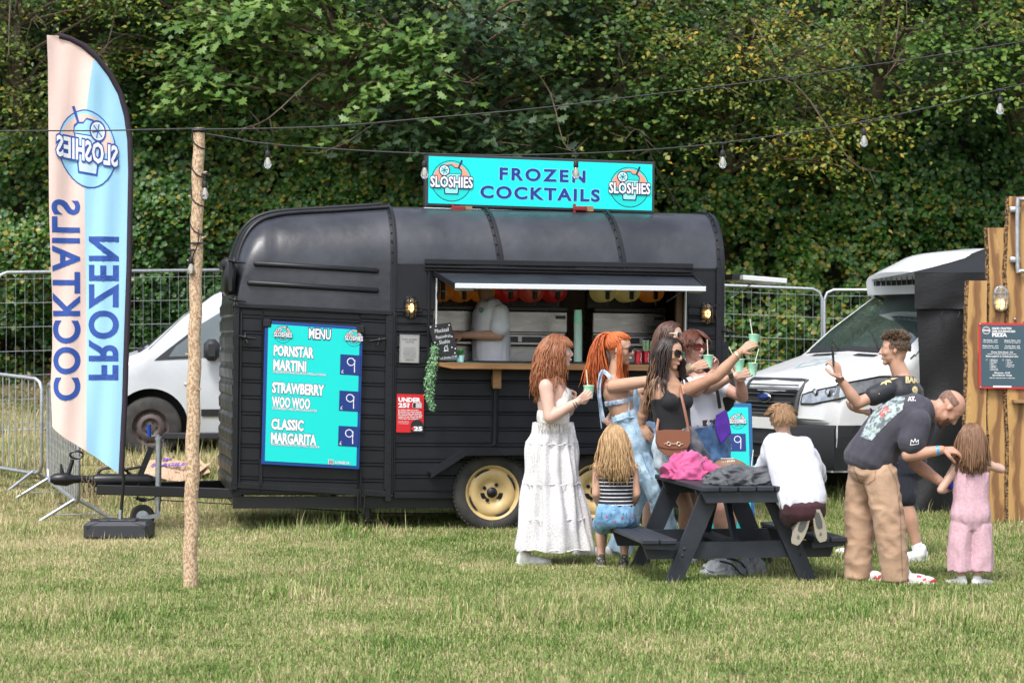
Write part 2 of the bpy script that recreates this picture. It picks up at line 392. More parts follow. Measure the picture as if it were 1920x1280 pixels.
def leaves(P, Nn, size, tmpl, droop=.5):
    P = np.asarray(P, np.float32); n = len(P); T, Fc = tmpl; k = len(T)
    Nn = np.asarray(Nn, np.float32) + RNG.normal(0, .38, (n, 3)); Nn /= np.linalg.norm(Nn, axis=1)[:, None] + 1e-9
    d = RNG.normal(0, .6, (n, 3)); d[:, 2] -= droop; d -= (d * Nn).sum(1)[:, None] * Nn; d /= np.linalg.norm(d, axis=1)[:, None] + 1e-9
    s = np.cross(d, Nn); sz = np.asarray(size)[:, None, None]
    V = P[:, None] + sz * (T[None, :, 0:1] * s[:, None] + T[None, :, 1:2] * d[:, None] + T[None, :, 2:3] * Nn[:, None])
    f = (np.arange(n)[:, None, None] * k + Fc[None]).reshape(-1, 3); return V.reshape(-1, 3), f
def leaf_obj(name, P, Nn, size, tmpl, mat, parent=None, droop=.5):
    V, f = leaves(P, Nn, size, tmpl, droop)
    if parent is not None: V = V - np.array(parent.location, np.float32)
    me = fast_mesh(name, V, f); return link(me, name, parent, mat, 0)
def fbm(x, y, z=0., o=4):
    s = 0; a = 1
    for i in range(o): s += a * noise.noise(Vector((x, y, z))); x *= 2.1; y *= 2.1; z += 7; a *= .5
    return s
def build_bank():
    # the wall of growth behind the field: an earth bank, an ivy covered hedge, trees above it
    def surf(x, z): return 31.6 + .75 * fbm(x * .45, z * .5, 1) - .10 * fbm(x * 1.8, z * 1.8, 5, 3) + .12 * max(0, z - 3.4)
    rows = [[(x, surf(x, z) + .75 + .8 * max(0, 1 - (z - .2) / .6), z) for x in np.linspace(-17, 17, 90)] for z in np.linspace(-.2, 10.5, 34)]
    mb = MB(); mb.grid(rows); o = mb.build('hedge_core', M('hedge_twigs', (.022, .02, .012), 1, col2=(.035, .033, .014), nscale=9), smooth=180, fix=True)
    hedge = empty('hedge', (0, 31.6, .6), 'tall dark hedge overgrown with ivy running behind the whole field', 'hedge')
    o.parent = hedge; o.location = -hedge.location
    n = 150000; X = RNG.uniform(-13.5, 13.5, n); Z = RNG.uniform(.35, 4.7, n) ; P = []; Nn = []; S = []
    for x, z in zip(X, Z):
        g = fbm(x * 1.1, z * 1.1, 9, 3)
        if z > 3.6 and random.random() < (z - 3.6) * .8: continue
        if g < -.28 and random.random() < .75: continue
        y = surf(x, z) - .1 + .35 * random.random() ** 2 - .18 * g + (.25 if g < -.2 else 0); P.append((x, y, z)); Nn.append((.1 * math.sin(x * 5), -1, .55 + .5 * g)); S.append(random.uniform(.045, .088))
    IV = leaf_mat('ivy_leaves', ((.38, (.014, .045, .009)), (.62, (.030, .090, .014)), (.86, (.055, .145, .022)), (1.02, (.11, .20, .03)), (1.12, (.28, .22, .03))), .38, .15, .35, .5)
    for _ in range(70000):
        x, z = RNG.uniform(-13.5, 13.5), RNG.uniform(3.6, 8.6); g = fbm(x * .9, z * .9, 19, 3); P.append((x, surf(x, z) + .5 - .5 * g, z)); Nn.append((0, -1, .5 + .5 * g)); S.append(random.uniform(.05, .10))
    t = leaf_obj('ivy', P, Nn, S, IVY, IV, hedge); tag(t, kind='stuff')
    # trees above and before the hedge
    defs = [  # x, y, crown centre z, rx, rz, template, material, leaves, leaf size, label
        (-6.9, 31.6, 6.3, 1.9, 1.9, 'OVAL', 'yellow', 'old tree with small yellowing leaves at far left above the feather flag'),
        (-4.6, 31.9, 6.4, 1.7, 1.7, 'IVY', 'dark', 'shaded tree with sparse foliage between the flag and the maple'),
        (-2.5, 30.9, 5.9, 1.8, 1.5, 'MAPLE', 'maple', 'maple tree with large pale green lobed leaves hanging over the trailer'),
        (-.6, 31.2, 5.6, 1.5, 1.9, 'MAPLE', 'mapledark', 'bluish green maple with dense crown behind the lit sign'),
        (1.4, 31.4, 6.3, 1.8, 1.8, 'IVY', 'dark', 'dark tree whose lower branches hang above the sign end'),
        (3.3, 31.2, 5.4, 1.5, 1.8, 'OVAL', 'autumn', 'autumn tinted tree with orange and yellow leaves above the right van'),
        (5.2, 31.2, 6.0, 1.8, 2.0, 'OVAL', 'yellow', 'light green and yellow tree at right above the black gazebo'),
        (7.2, 31.0, 6.2, 1.8, 1.8, 'IVY', 'fresh', 'green tree at the right edge of the hedge over the wooden stall')]
    ST = dict(
        yellow=((.42, (.045, .09, .015)), (.62, (.10, .165, .028)), (.84, (.18, .24, .04)), (1.02, (.36, .30, .04))),
        dark=((.4, (.02, .055, .012)), (.65, (.045, .105, .02)), (.9, (.09, .16, .03)), (1.05, (.22, .22, .04))),
        maple=((.4, (.04, .11, .022)), (.65, (.10, .20, .04)), (.95, (.20, .31, .07))),
        mapledark=((.4, (.02, .05, .026)), (.65, (.04, .085, .038)), (.95, (.08, .14, .05))),
        autumn=((.4, (.04, .085, .014)), (.65, (.085, .155, .022)), (.88, (.19, .22, .03)), (1.04, (.45, .28, .03))),
        fresh=((.4, (.03, .075, .013)), (.65, (.07, .155, .025)), (.95, (.15, .24, .04))))
    bark = M('tree_bark', (.09, .065, .045), .9, col2=(.17, .13, .09), nscale=20, stretch=(1, 1, .25), bump=(40, .7, .02))
    TWIG = M('pale_twig', (.08, .06, .04), .9, col2=(.15, .115, .075), nscale=20)
    for (x, y, zc, rx, rz, tm, mt, lab) in defs:
        yy = y + 2.2; t = empty('tree', (x, yy, G(x, yy)), lab, 'tree', group=None)
        mb = MB(); base = Vector((x + random.uniform(-.3, .3), yy, G(x, yy) - .3)); top = Vector((x, y + .3, zc + .5))
        tr = catmull([base, base.lerp(top, .35) + Vector((random.uniform(-.3, .3), .1, 0)), base.lerp(top, .7) + Vector((random.uniform(-.2, .2), -.1, 0)), top], 4)
        mb.tube(tr, [lerp(.17, .04, i / (len(tr) - 1)) for i in range(len(tr))], 9); mb.build('trunk', bark, t, 60)
        mb = MB(); P = []; Nn = []; S = []
        nb = 34 if tm != 'MAPLE' else 27
        for b in range(nb):
            a = random.uniform(0, 2 * PI); rr = random.random() ** .5; zz = random.uniform(-1, 1)
            c = Vector((x + rx * rr * math.cos(a), y - .35 + .75 * rr * math.sin(a) , zc + rz * zz * math.sqrt(max(.05, 1 - rr * rr * .8))))
            st = tr[min(len(tr) - 1, max(3, int(len(tr) * (c.z - base.z) / (top.z - base.z + 1))))]
            mid = st.lerp(c, .5) + Vector((random.uniform(-.2, .2), -.1, random.uniform(0, .35)))
            br = catmull([st, mid, c], 3); mb.tube(br, [lerp(.035, .006, i / (len(br) - 1)) for i in range(len(br))], 5)
            for tw in range(5):
                e = c + Vector((random.gauss(0, .3), random.gauss(0, .2), random.gauss(0, .16)))
                mb.tube([mid.lerp(c, .6), c.lerp(e, .5) + Vector((0, 0, .05)), e], [.009, .006, .003], 3, cap=False)
            nl = 170 if tm != 'MAPLE' else 120
            L_ = RNG.normal(0, 1, (nl, 3)) * [.31, .22, .12]; L_[:, 2] -= .25 * (L_[:, 0] ** 2 + L_[:, 1] ** 2) / .3
            for l in L_:
                P.append((c.x + l[0], c.y + l[1], c.z + l[2])); Nn.append((l[0] * .5, -.45 + l[1], 1.)); S.append(random.uniform(.05, .095) if tm != 'MAPLE' else random.uniform(.07, .125))
        mb.build('branch', bark, t, 60)
        for b in range(3):
            s0 = tr[random.randrange(4, len(tr))]; e0 = Vector((x + random.uniform(-1.9, 1.9), y - .95, zc + random.uniform(-1.4, 1.1))); m0 = s0.lerp(e0, .55) + Vector((random.uniform(-.3, .3), -.25, random.uniform(.1, .5))); q = catmull([s0, m0, e0, e0 + Vector((e0.x - m0.x, -.05, -.25)) * .6], 4)
            m2 = MB(); m2.tube(q, [lerp(.016, .004, i / (len(q) - 1)) for i in range(len(q))], 6)
            for k in range(3, len(q) - 1): m2.tube([q[k], q[k] + Vector((random.uniform(-.25, .25), -.05, random.uniform(-.25, .2)))], [.006, .002], 4)
            m2.build('bough', TWIG, t, 60)
        o = leaf_obj('crown', P, Nn, S, globals()[tm], leaf_mat('leaves_' + mt, ST[mt], .45, .3, .8, .5), t, .35)
    # low undergrowth strip at the hedge foot
    n = 9000; X = RNG.uniform(-11, 11, n); P = np.stack([X, RNG.uniform(30.2, 31.4, n), np.zeros(n)], 1)
    P[:, 2] = [G(a, b) + random.random() ** 2 * .3 for a, b in P[:, :2]]
    o = leaf_obj('undergrowth', P, np.tile([0, -.6, .8], (n, 1)), RNG.uniform(.04, .1, n), OVAL, leaf_mat('leaves_under', ((.4, (.04, .07, .02)), (.7, (.12, .13, .04)), (1, (.26, .18, .08))), .5, .3, 1., .6), None, -.3)
    tag(o, 'dry weeds and brambles at the foot of the hedge', 'undergrowth', kind='stuff')
build_ground(); build_grass(); build_bank()
# ---------------------------------------------------------------- flat print (lettering, logos) as thin layered sheets
NAVY = M('print_navy', '#10245c', .5); BLUE = M('print_blue', '#2350a8', .5); WHITE = M('print_white', (.8, .8, .8), .5)
AQUA = M('print_aqua', (.0, .62, .57), .45); PALEAQ = M('print_pale_aqua', (.30, .78, .74), .45); SALMON = M('print_salmon', (.78, .33, .22), .5)
BLACKP = M('print_black', (.012, .012, .014), .5); CREAM = M('print_cream', (.75, .7, .6), .5)
class Print:
    def __init__(s, o, ax, ay, fn=None, sub=0., th=.0009, n=None):
        s.o, s.ax, s.ay = Vector(o), Vector(ax), Vector(ay); s.n = n or s.ax.cross(s.ay).normalized(); s.fn = fn; s.sub = sub; s.th = th; s.G = {}; s.lay = 1
    def raw(s, V, Fc, mat, layer=None):
        layer = s.lay if layer is None else layer; mb = s.G.setdefault(mat.name, MB()); mb.add([(v[0], v[1], layer * s.th) for v in V], Fc)
    def poly(s, pts, mat, layer=None): s.raw(pts, [tuple(range(len(pts)))], mat, layer)
    def rect(s, x0, y0, x1, y1, mat, layer=None): s.poly([(x0, y0), (x1, y0), (x1, y1), (x0, y1)], mat, layer)
    def disk(s, cx, cy, r, mat, layer=None, a0=0, a1=2 * PI, n=32, ry=None):
        ry = ry or r; full = abs(a1 - a0 - 2 * PI) < 1e-6
        s.poly([(cx + r * math.cos(a0 + (a1 - a0) * i / n), cy + ry * math.sin(a0 + (a1 - a0) * i / n)) for i in range(n if full else n + 1)], mat, layer)
    def ring(s, cx, cy, r, w, mat, layer=None, a0=0, a1=2 * PI, n=36):
        V = []; Fc = []
        for i in range(n + 1):
            a = a0 + (a1 - a0) * i / n; V += [(cx + r * math.cos(a), cy + r * math.sin(a)), (cx + (r - w) * math.cos(a), cy + (r - w) * math.sin(a))]
            if i < n: Fc.append((2 * i, 2 * i + 2, 2 * i + 3, 2 * i + 1))
        s.raw(V, Fc, mat, layer)
    def line(s, pts, w, mat, layer=None):
        for a, b in zip(pts[:-1], pts[1:]):
            dx, dy = b[0] - a[0], b[1] - a[1]; l = math.hypot(dx, dy) + 1e-9; nx, ny = -dy / l * w / 2, dx / l * w / 2; ex, ey = dx / l * w * .3, dy / l * w * .3
            s.poly([(a[0] - nx - ex, a[1] - ny - ey), (b[0] - nx + ex, b[1] - ny + ey), (b[0] + nx + ex, b[1] + ny + ey), (a[0] + nx - ex, a[1] + ny - ey)], mat, layer)
    def text(s, t, x, y, size, mat, layer=None, width=None, outline=None, oo=.03, vertical=False, **kw):
        def go(off, m, ly):
            V, Fc = text_geo(t, 1., off, kw.get('align', 'LEFT'), 1., kw.get('sp', 1.), 0., kw.get('res', 2), kw.get('shear', 0.))
            if not V: return
            V0, _ = text_geo(t, 1., kw.get('offset', 0.), kw.get('align', 'LEFT'), 1., kw.get('sp', 1.), 0., kw.get('res', 2), kw.get('shear', 0.))
            x0 = min(v[0] for v in V0); x1 = max(v[0] for v in V0); k = (width / (x1 - x0)) if width else size; sh = x0 if kw.get('align', 'LEFT') == 'LEFT' else 0
            cap = size / .73 if True else size     # size = capital height in metres
            V = [((v[0] - sh) * (k if width else cap), v[1] * cap) for v in V]
            V = [(x - v[1], y + v[0]) for v in V] if vertical else [(x + v[0], y + v[1]) for v in V]
            s.raw(V, Fc, m, ly)
        ly = s.lay if layer is None else layer
        if outline is not None: go(kw.get('offset', 0.) + oo, outline, ly); ly += 1
        go(kw.get('offset', 0.), mat, ly)
    def build(s, name, parent=None):
        V = []; Fc = []; mi = []; mats = []
        for mn, mb in s.G.items():
            vs_, fs = mb.V, mb.F
            if s.sub:
                bm = bmesh.new(); bv = [bm.verts.new(v) for v in vs_]
                for f in fs:
                    try: bm.faces.new([bv[i] for i in f])
                    except ValueError: pass
                bmesh.ops.triangulate(bm, faces=bm.faces)
                for _ in range(5):
                    ed = [e for e in bm.edges if e.calc_length() > s.sub]
                    if not ed: break
                    bmesh.ops.subdivide_edges(bm, edges=ed, cuts=1); bmesh.ops.triangulate(bm, faces=[f for f in bm.faces if len(f.verts) > 3])
                bm.verts.index_update(); vs_ = [tuple(v.co) for v in bm.verts]; fs = [tuple(v.index for v in f.verts) for f in bm.faces]; bm.free()
            o = len(V); mats.append(MATS[mn])
            for v in vs_:
                V.append(s.fn(v[0], v[1], v[2]) if s.fn else s.o + s.ax * v[0] + s.ay * v[1] + s.n * v[2])
            Fc += [tuple(i + o for i in f) for f in fs]; mi += [len(mats) - 1] * len(fs)
        if parent is not None:
            Mi = root_mat(parent).inverted(); V = [Mi @ Vector(v) for v in V]
        me = bpy.data.meshes.new(name); me.from_pydata([tuple(v) for v in V], [], Fc)
        for m in mats: me.materials.append(m)
        me.polygons.foreach_set('material_index', mi); return link(me, name, parent)
def logo(P, cx, cy, r, L=1, small=False, mir=1, top=None, bot=None, ink=None, fill=None):
    """round drink logo: ring, beaker with slush, lime slice, straw, name across"""
    top = top or SALMON; bot = bot or AQUA; ink = ink or NAVY; fill = fill or PALEAQ
    X = lambda x: cx + mir * x * r
    Y = lambda y: cy + y * r
    P.disk(cx, cy, r, ink, L); P.disk(cx, cy, r * .965, bot, L + 1)
    P.disk(cx, Y(-.05), r * .93, top, L + 2, 0.02, PI - .02)
    P.line([(X(.26), Y(.45)), (X(.5), Y(1.0))], r * .09, ink, L + 3)
    P.poly([(X(-.5), Y(.38)), (X(.5), Y(.38)), (X(.34), Y(-.66)), (X(-.34), Y(-.66))], ink, L + 3)
    P.poly([(X(-.44), Y(.33)), (X(.44), Y(.33)), (X(.29), Y(-.6)), (X(-.29), Y(-.6))], fill, L + 4)
    sl = [(-.48, .36), (-.46, .52), (-.3, .58), (-.2, .72), (.02, .74), (.14, .62), (.34, .6), (.46, .5), (.48, .36)]
    P.poly([(X(a * 1.08), Y(b + (.05 if b > .4 else 0))) for a, b in sl], ink, L + 4); P.poly([(X(a), Y(b)) for a, b in sl], bot, L + 5)
    P.disk(X(-.36), Y(.5), r * .28, ink, L + 6); P.disk(X(-.36), Y(.5), r * .23, WHITE, L + 7); P.disk(X(-.36), Y(.5), r * .18, fill, L + 8)
    for k in range(3):
        a = k * PI / 3 + .3; P.line([(X(-.36) - .18 * r * math.cos(a), Y(.5) - .18 * r * math.sin(a)), (X(-.36) + .18 * r * math.cos(a), Y(.5) + .18 * r * math.sin(a))], r * .03, ink, L + 9)
    w = r * 2.1
    V, Fc = text_geo('SLOSHIES', 1., .03, 'CENTER'); xm = max(v[0] for v in V)
    for off, m, ly in ((.095, ink, L + 10), (.03, WHITE, L + 11)):
        V, Fc = text_geo('SLOSHIES', 1., off, 'CENTER'); P.raw([(cx + mir * v[0] / xm * w / 2, Y(-.3) + v[1] * r * .72) for v in V], Fc, m, ly)
    if small: P.line([(X(-.2), Y(-.46)), (X(.2), Y(-.46))], r * .12, ink, L + 6)
# ---------------------------------------------------------------- the trailer bar
YAW = math.radians(11)
TO = at(900, 640, 19.3); TO.z = 0
trailer = empty('food_trailer', TO, 'black converted horse trailer bar with open serving hatch and cream wheels', 'trailer', rz=YAW, ry=.012)
TM = root_mat(trailer); TMi = TM.inverted()
def tp(px, py, y=0.):          # where the sight line of a pixel meets the trailer's long plane at local depth y
    c = TMi @ Vector((0, 0, CH)); d = TMi.to_3x3() @ Vector(((px - 960) / F, 1, (640 - py) / F)); t = (y - c.y) / d.y; p = c + d * t; return p
def lx(px, y=0., py=640): return tp(px, py, y).x
def lz(py, px=900, y=0.): return tp(px, py, y).z
def tb(mb, name, mat, smooth=35, parent=None, label=None, fix=False):   # build from trailer-local coordinates
    return mb.build(name, mat, parent or trailer, smooth, world=False, fix=fix, label=label)
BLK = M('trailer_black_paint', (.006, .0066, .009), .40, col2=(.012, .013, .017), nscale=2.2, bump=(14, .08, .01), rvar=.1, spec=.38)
BLKR = M('sky_lightened_roof_paint', (.019, .0205, .027), .36, col2=(.062, .065, .077), nscale=1.3, contrast=(.4, .75), bump=(3, .35, .03), rvar=.1, spec=.55)  # roof black lightened in colour for the sky's reflection, plus weathered streaks
BLKS = M('satin_black_metal', (.007, .007, .0085), .38, bump=(60, .1, .003)); RUB = M('tyre_rubber', (.022, .022, .022), .75, col2=(.05, .045, .038), nscale=10, bump=(80, .2, .003))
STEEL = M('stainless_steel', (.34, .33, .32), .3, 1., col2=(.30, .29, .28), nscale=6, stretch=(1, 1, 4), rvar=.1)
GALV = M('galvanised_steel', (.52, .54, .56), .42, .75, col2=(.38, .4, .42), nscale=30, bump=(70, .1, .002))
ALU = M('aluminium_edge', (.72, .73, .75), .4, .3); CREAMRIM = M('cream_wheel_paint', (.60, .44, .20), .42, col2=(.50, .35, .15), nscale=9, bump=(30, .1, .003))
OAK = M('counter_oak', (.36, .19, .075), .5, col2=(.22, .105, .035), nscale=7, stretch=(.35, 6, 6), bump=(20, .2, .004))
X0, XJ, XR = lx(441), lx(737), lx(1354); ZB = lz(926); ZW = lz(582); ZS = lz(497); ZT = lz(394, 900, .6); TW = 1.78
def section(x, zb, zs, zt, r, inset=0., n=9):
    pts = [(x, inset, zb), (x, inset, zs)]
    for i in range(1, n + 1):
        a = PI / 2 * i / n; pts.append((x, inset + r * 1.15 * (1 - math.cos(a)), zs + (zt - zs) * math.sin(a)))
    crown = [(x, lerp(inset + r * 1.15, TW / 2, t), zt + .025 * math.sin(t * PI / 2)) for t in (.33, .66, 1)]
    pts += crown; full = pts + [(p[0], TW - p[1], p[2]) for p in pts[-2::-1]]; return full
# roof over the main body
rows = [section(x, ZS - .02, ZS, ZT, .42) for x in np.linspace(XJ, XR, 12)]
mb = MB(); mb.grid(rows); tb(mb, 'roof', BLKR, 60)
# rounded nose: stations along a quarter curve
NZ0 = lz(560); rows = []
lzt = lambda py: lz(py, 900, .4)
prof = [(0, NZ0, .20), (.015, lzt(512), .24), (.05, lzt(474), .28), (.12, lzt(442), .32), (.22, lzt(421), .36), (.36, lzt(409), .39), (.56, lzt(403), .42), (.86, lzt(398), .43), (XJ - X0, ZT + .01, .43)]
pc = catmull([Vector(p) for p in prof], 3)
for p in pc:
    zt = p.y; rows.append(section(X0 + p.x, ZW - .03, max(ZW, zt - .5 * (1 if p.x > .3 else .6 + p.x)), zt, p.z, .012 * (1 - min(1, p.x / .5))))
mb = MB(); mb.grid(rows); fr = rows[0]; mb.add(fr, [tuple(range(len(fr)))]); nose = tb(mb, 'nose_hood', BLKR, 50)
for (xa, ya, xb, yb) in ((478, 494, 708, 508), (466, 530, 708, 545)):
    a, b = tp(xa, ya, -.004), tp(xb, yb, -.004); mb = MB(); mb.tube([a - Vector((.012, 0, 0)), a, b, b + Vector((.012, 0, 0))], [.008, .023, .023, .008], 10, flat=.8, up=Vector((0, 1, 0))); tb(mb, 'pressed_rib', BLK, 60, nose)
mb = MB()                       # edge bead running up the nose and along the roof corner
mb.tube([Vector(rows[i][8]) + Vector((0, -.008, .012)) for i in range(len(rows))], .02, 8); mb.tube([Vector(r_[3]) + Vector((-.006, -.012, 0)) for r_ in rows[:1]] + [Vector((X0 - .006, 0, ZW))], .02, 8)
mb.tube([Vector(rows[i][13]) + Vector((0, .0, .012)) for i in range(len(rows))], .018, 8); tb(mb, 'edge_bead', BLK, 60, nose)
# joint hoop and two roof hoops, rear hoop
def hoop(x, w, name, lean=0., low=ZS - .04, out=.02):
    sec = section(x, low, ZS, ZT, .42); V = []; mb = MB(); n = len(sec)
    ctr = Vector((x, TW / 2, 1.5))
    for p in sec:
        p = Vector(p); d = (p - ctr).normalized(); sh = lean * max(0, (p.z - ZS)) / (ZT - ZS)
        for (dx, do) in ((-w, .001), (-w, out * .35), (-w * .2, out * .4), (-w * .2, out), (w * .35, out), (w * .35, out * .4), (w, out * .35), (w, .001)): V.append(p + d * do + Vector((dx + sh, 0, 0)))
    mb.add(V, [(i * 8 + k, (i + 1) * 8 + k, (i + 1) * 8 + k + 1, i * 8 + k + 1) for i in range(n - 1) for k in range(7)])
    for i in range(1, 11): 
        p = Vector(sec[i]); mb.ball(p + Vector((-w * .6 + lean * max(0, (p.z - ZS)) / (ZT - ZS), -.01, .008)), .008, 6, 4)
    return tb(mb, name, BLK, 40, fix=True)
hoop(lx(938), .03, 'roof_hoop', -.07); hoop(lx(1168), .03, 'roof_hoop', -.07); hoop(XR - .02, .035, 'roof_hoop', 0, ZB); hoop(XJ, .028, 'roof_hoop', 0, ZB + .02, .03)
# window opening
WX0, WX1, WZ0, WZ1 = lx(816), lx(1284), lz(676), lz(512)
mb = MB(); mb.box(((XJ + WX0) / 2, .012, (ZW + ZS) / 2), (WX0 - XJ, .024, ZS - ZW)); tb(mb, 'side_panel', BLK)
mb = MB(); mb.box(((XR + WX1) / 2, .012, (WZ0 + ZS) / 2), (XR - WX1, .024, ZS - WZ0 + .02)); tb(mb, 'side_panel', BLK)
mb = MB(); mb.box(((WX0 + WX1) / 2, .012, (WZ1 + ZS + .02) / 2), (WX1 - WX0, .024, ZS + .02 - WZ1)); tb(mb, 'side_panel', BLK)
# inner lining: floor, back wall, ceiling, end walls
PLY = M('plywood_lining', (.20, .12, .06), .7, col2=(.13, .075, .035), nscale=5, stretch=(1, 1, .3)); DK = M('dark_lining', (.012, .012, .013), .7)
mb = MB(); mb.box(((X0 + XR) / 2, TW / 2, ZB + .03), (XR - X0 - .04, TW - .03, .05)); tb(mb, 'trailer_floor', DK)
mb = MB(); mb.box(((X0 + XR) / 2, TW - .014, (ZB + ZS) / 2), (XR - X0, .024, ZS - ZB)); tb(mb, 'back_wall', BLK)
mb = MB(); mb.box(((X0 + XR) / 2 + .2, TW - .04, (ZB + ZS) / 2), (XR - X0 - .5, .02, ZS - ZB)); tb(mb, 'wall_lining', PLY)
mb = MB(); mb.box((XR - .012, TW / 2, (ZB + ZS) / 2 + .1), (.02, TW - .05, ZS - ZB + .2)); mb.box((XR - .03, TW / 2, (ZB + ZS) / 2 + .1), (.012, TW - .06, ZS - ZB + .2)); tb(mb, 'rear_wall', PLY)
mb = MB(); mb.box((XJ - .02, TW / 2, (ZB + ZS) / 2 + .1), (.02, TW - .05, ZS - ZB + .2)); tb(mb, 'partition', DK)
mb = MB(); mb.box((lx(1272, .1), .1, (WZ0 + WZ1) / 2), (.05, .06, WZ1 - WZ0)); tb(mb, 'window_post', PLY)
# lower walls: pressed aluminium boards, each one a piece
def plank(x0, x1, z0, z1, slope=0., out=.011, yb=0.0):
    mb = MB(); h = z1 - z0; P = [(0.001, 0.003), (-.009, .003), (-.009, h * .76), (-.017, h * .82), (-.017, h * .90), (-.004, h * .95), (-.001, h - .003)]
    dz = slope * (x1 - x0)
    A = [Vector((x0, yb + a, z0 + b)) for a, b in P] + [Vector((x0, yb + .004, z0 + h - .004)), Vector((x0, yb + .004, z0 + .004))]
    mb.loft([A, [v + Vector((x1 - x0, 0, dz)) for v in A]]); return tb(mb, 'plank', BLK, 12, fix=True)
mb = MB(); mb.box(((XJ + XR) / 2, .016, (ZB + WZ0) / 2), (XR - XJ, .02, WZ0 - ZB)); tb(mb, 'backing_sheet', BLK)
mb = MB(); mb.box(((X0 + XJ) / 2, .016, (ZB + ZW) / 2), (XJ - X0 - .02, .02, ZW - ZB)); tb(mb, 'backing_sheet', BLK)
step = (ZW - ZB) / 11.6
for i in range(12):               # nose side, split by the two door posts; the ramp hangs a little crooked
    z0 = ZB + i * step; z1 = min(z0 + step, ZW - .03)
    if z1 - z0 < .03: continue
    plank(lx(452), lx(490), z0 + .02, z1 + .02, -.03); plank(lx(494), lx(672), z0 + .012, z1 + .012, -.03); plank(lx(676), lx(724), z0, z1, -.03)
z = ZB + .03; k = 0
while z < lz(690):
    plank(lx(742), lx(922 if z > ZB + .4 else 1340), z, z + step)
    if z > ZB + .4: plank(lx(936), lx(1340), z, z + step)
    z += step
while z < ZW + .0:
    plank(lx(742), WX0 - .02, z, z + step * (.98 if z < lz(640) else .5)); plank(WX1 + .03, XR - .06, z, z + step * .98); z += step if z < lz(640) else step * .5
for i in range(12):               # front face boards
    z0 = ZB + i * step; mb = MB(); h = step
    P = [(0.0, .004), (-.012, h * .16), (-.016, h * .72), (-.005, h * .86), (0, h - .004)]
    A = [Vector((X0 - .004 + a, .03, z0 + b)) for a, b in P]; mb.loft([A, [v + Vector((0, TW - .06, 0)) for v in A]]); tb(mb, 'plank', BLK, 30, fix=True)
mb = MB(); mb.box((X0 + .01, TW / 2, (ZB + ZW) / 2), (.02, TW - .02, ZW - ZB)); tb(mb, 'front_wall', BLK)
# posts, rails, door frame
def bar(xa, ya, xb, yb, w, name='post', d=.03, y=-.016, m=None, bev=.004):
    a, b = tp(xa, ya, y), tp(xb, yb, y); mb = MB(); mb.beam(a, b, d, w, up=Vector((0, 0, 1)) if abs((b - a).z) < .7 * (b - a).length else Vector((1, 0, 0)), bev=bev); return tb(mb, name, m or BLK)
def vbar(px, y0, y1, w, name='post', d=.03, y=-.016, m=None):
    x = lx(px, y); z0, z1 = tp(px, y1, y).z, tp(px, y0, y).z; mb = MB(); mb.box((x, y, (z0 + z1) / 2), (w, d, z1 - z0), bev=.004)
    if w > .035:
        n = int((z1 - z0) / .09)
        for i in range(n): mb.ball((x, y - d / 2 - .001, z0 + (i + .5) * (z1 - z0) / n), .006, 6, 4)
    return tb(mb, name, m or BLK)
vbar(443, 575, 918, .045, 'corner_post'); vbar(731, 590, 940, .05, 'post', .036); vbar(742, 590, 925, .012); vbar(1347, 500, 925, .05, 'corner_post'); vbar(1358, 640, 720, .07, 'latch_plate', .02, .0)
vbar(929, 714, 835, .022, 'post', .04); vbar(725, 592, 918, .02, 'door_frame', .034); vbar(452, 585, 908, .016, 'door_frame', .034); vbar(492, 860, 915, .03, 'door_frame'); vbar(803, 500, 690, .02, 'post', .012)
bar(440, 572, 735, 587, .035, 'waist_rail', .05); bar(445, 909, 727, 926, .05, 'door_rail', .03); bar(742, 582, 792, 583, .02, 'waist_rail', .03); bar(1294, 603, 1340, 604, .02, 'waist_rail')
bar(797, 490, 1299, 499, .045, 'head_rail', .022, -.012); bar(797, 500, 1299, 510, .012, 'gutter', .05, -.03); bar(797, 506, 1299, 516, .012, 'gutter', .04, -.026)
bar(738, 928, 1352, 931, .05, 'floor_rail', .04, .0)
vbar(817, 512, 676, .014, 'window_frame', .05, .01, ALU); vbar(1284, 535, 676, .014, 'window_frame', .05, .01, ALU)
# latches and hinges
def latch(px, py, s=1, name='door_latch'):
    p = tp(px, py, -.05); mb = MB(); mb.tube([p + Vector((-.05 * s, 0, .01)), p, p + Vector((.09 * s, -.01, -.012))], [.012, .014, .008], 7); mb.tube([p + Vector((0, .04, .03)), p, p + Vector((.02 * s, 0, -.05))], .01, 6); mb.ball(p, .02, 8, 6); tb(mb, name, BLKS, 60)
latch(460, 632); latch(712, 637, -1); latch(440, 490); latch(441, 562); latch(1366, 622)
mb = MB(); p = tp(428, 520, .2); mb.box(p, (.09, .5, .3), bev=.03); mb.box(p + Vector((-.02, 0, .1)), (.09, .46, .12), bev=.03); tb(mb, 'front_vent', BLKS, 40)
# hanging straps under ramp door
p = tp(677, 900, -.06); mb = MB(); mb.tube([tp(677, 880, -.05), tp(676, 945, -.06)], .009, 6); mb.tube([tp(671, 925, -.05), tp(670, 962, -.06), tp(682, 962, -.06), tp(684, 925, -.05)], .008, 6); tb(mb, 'ramp_stay', BLKS, 60)
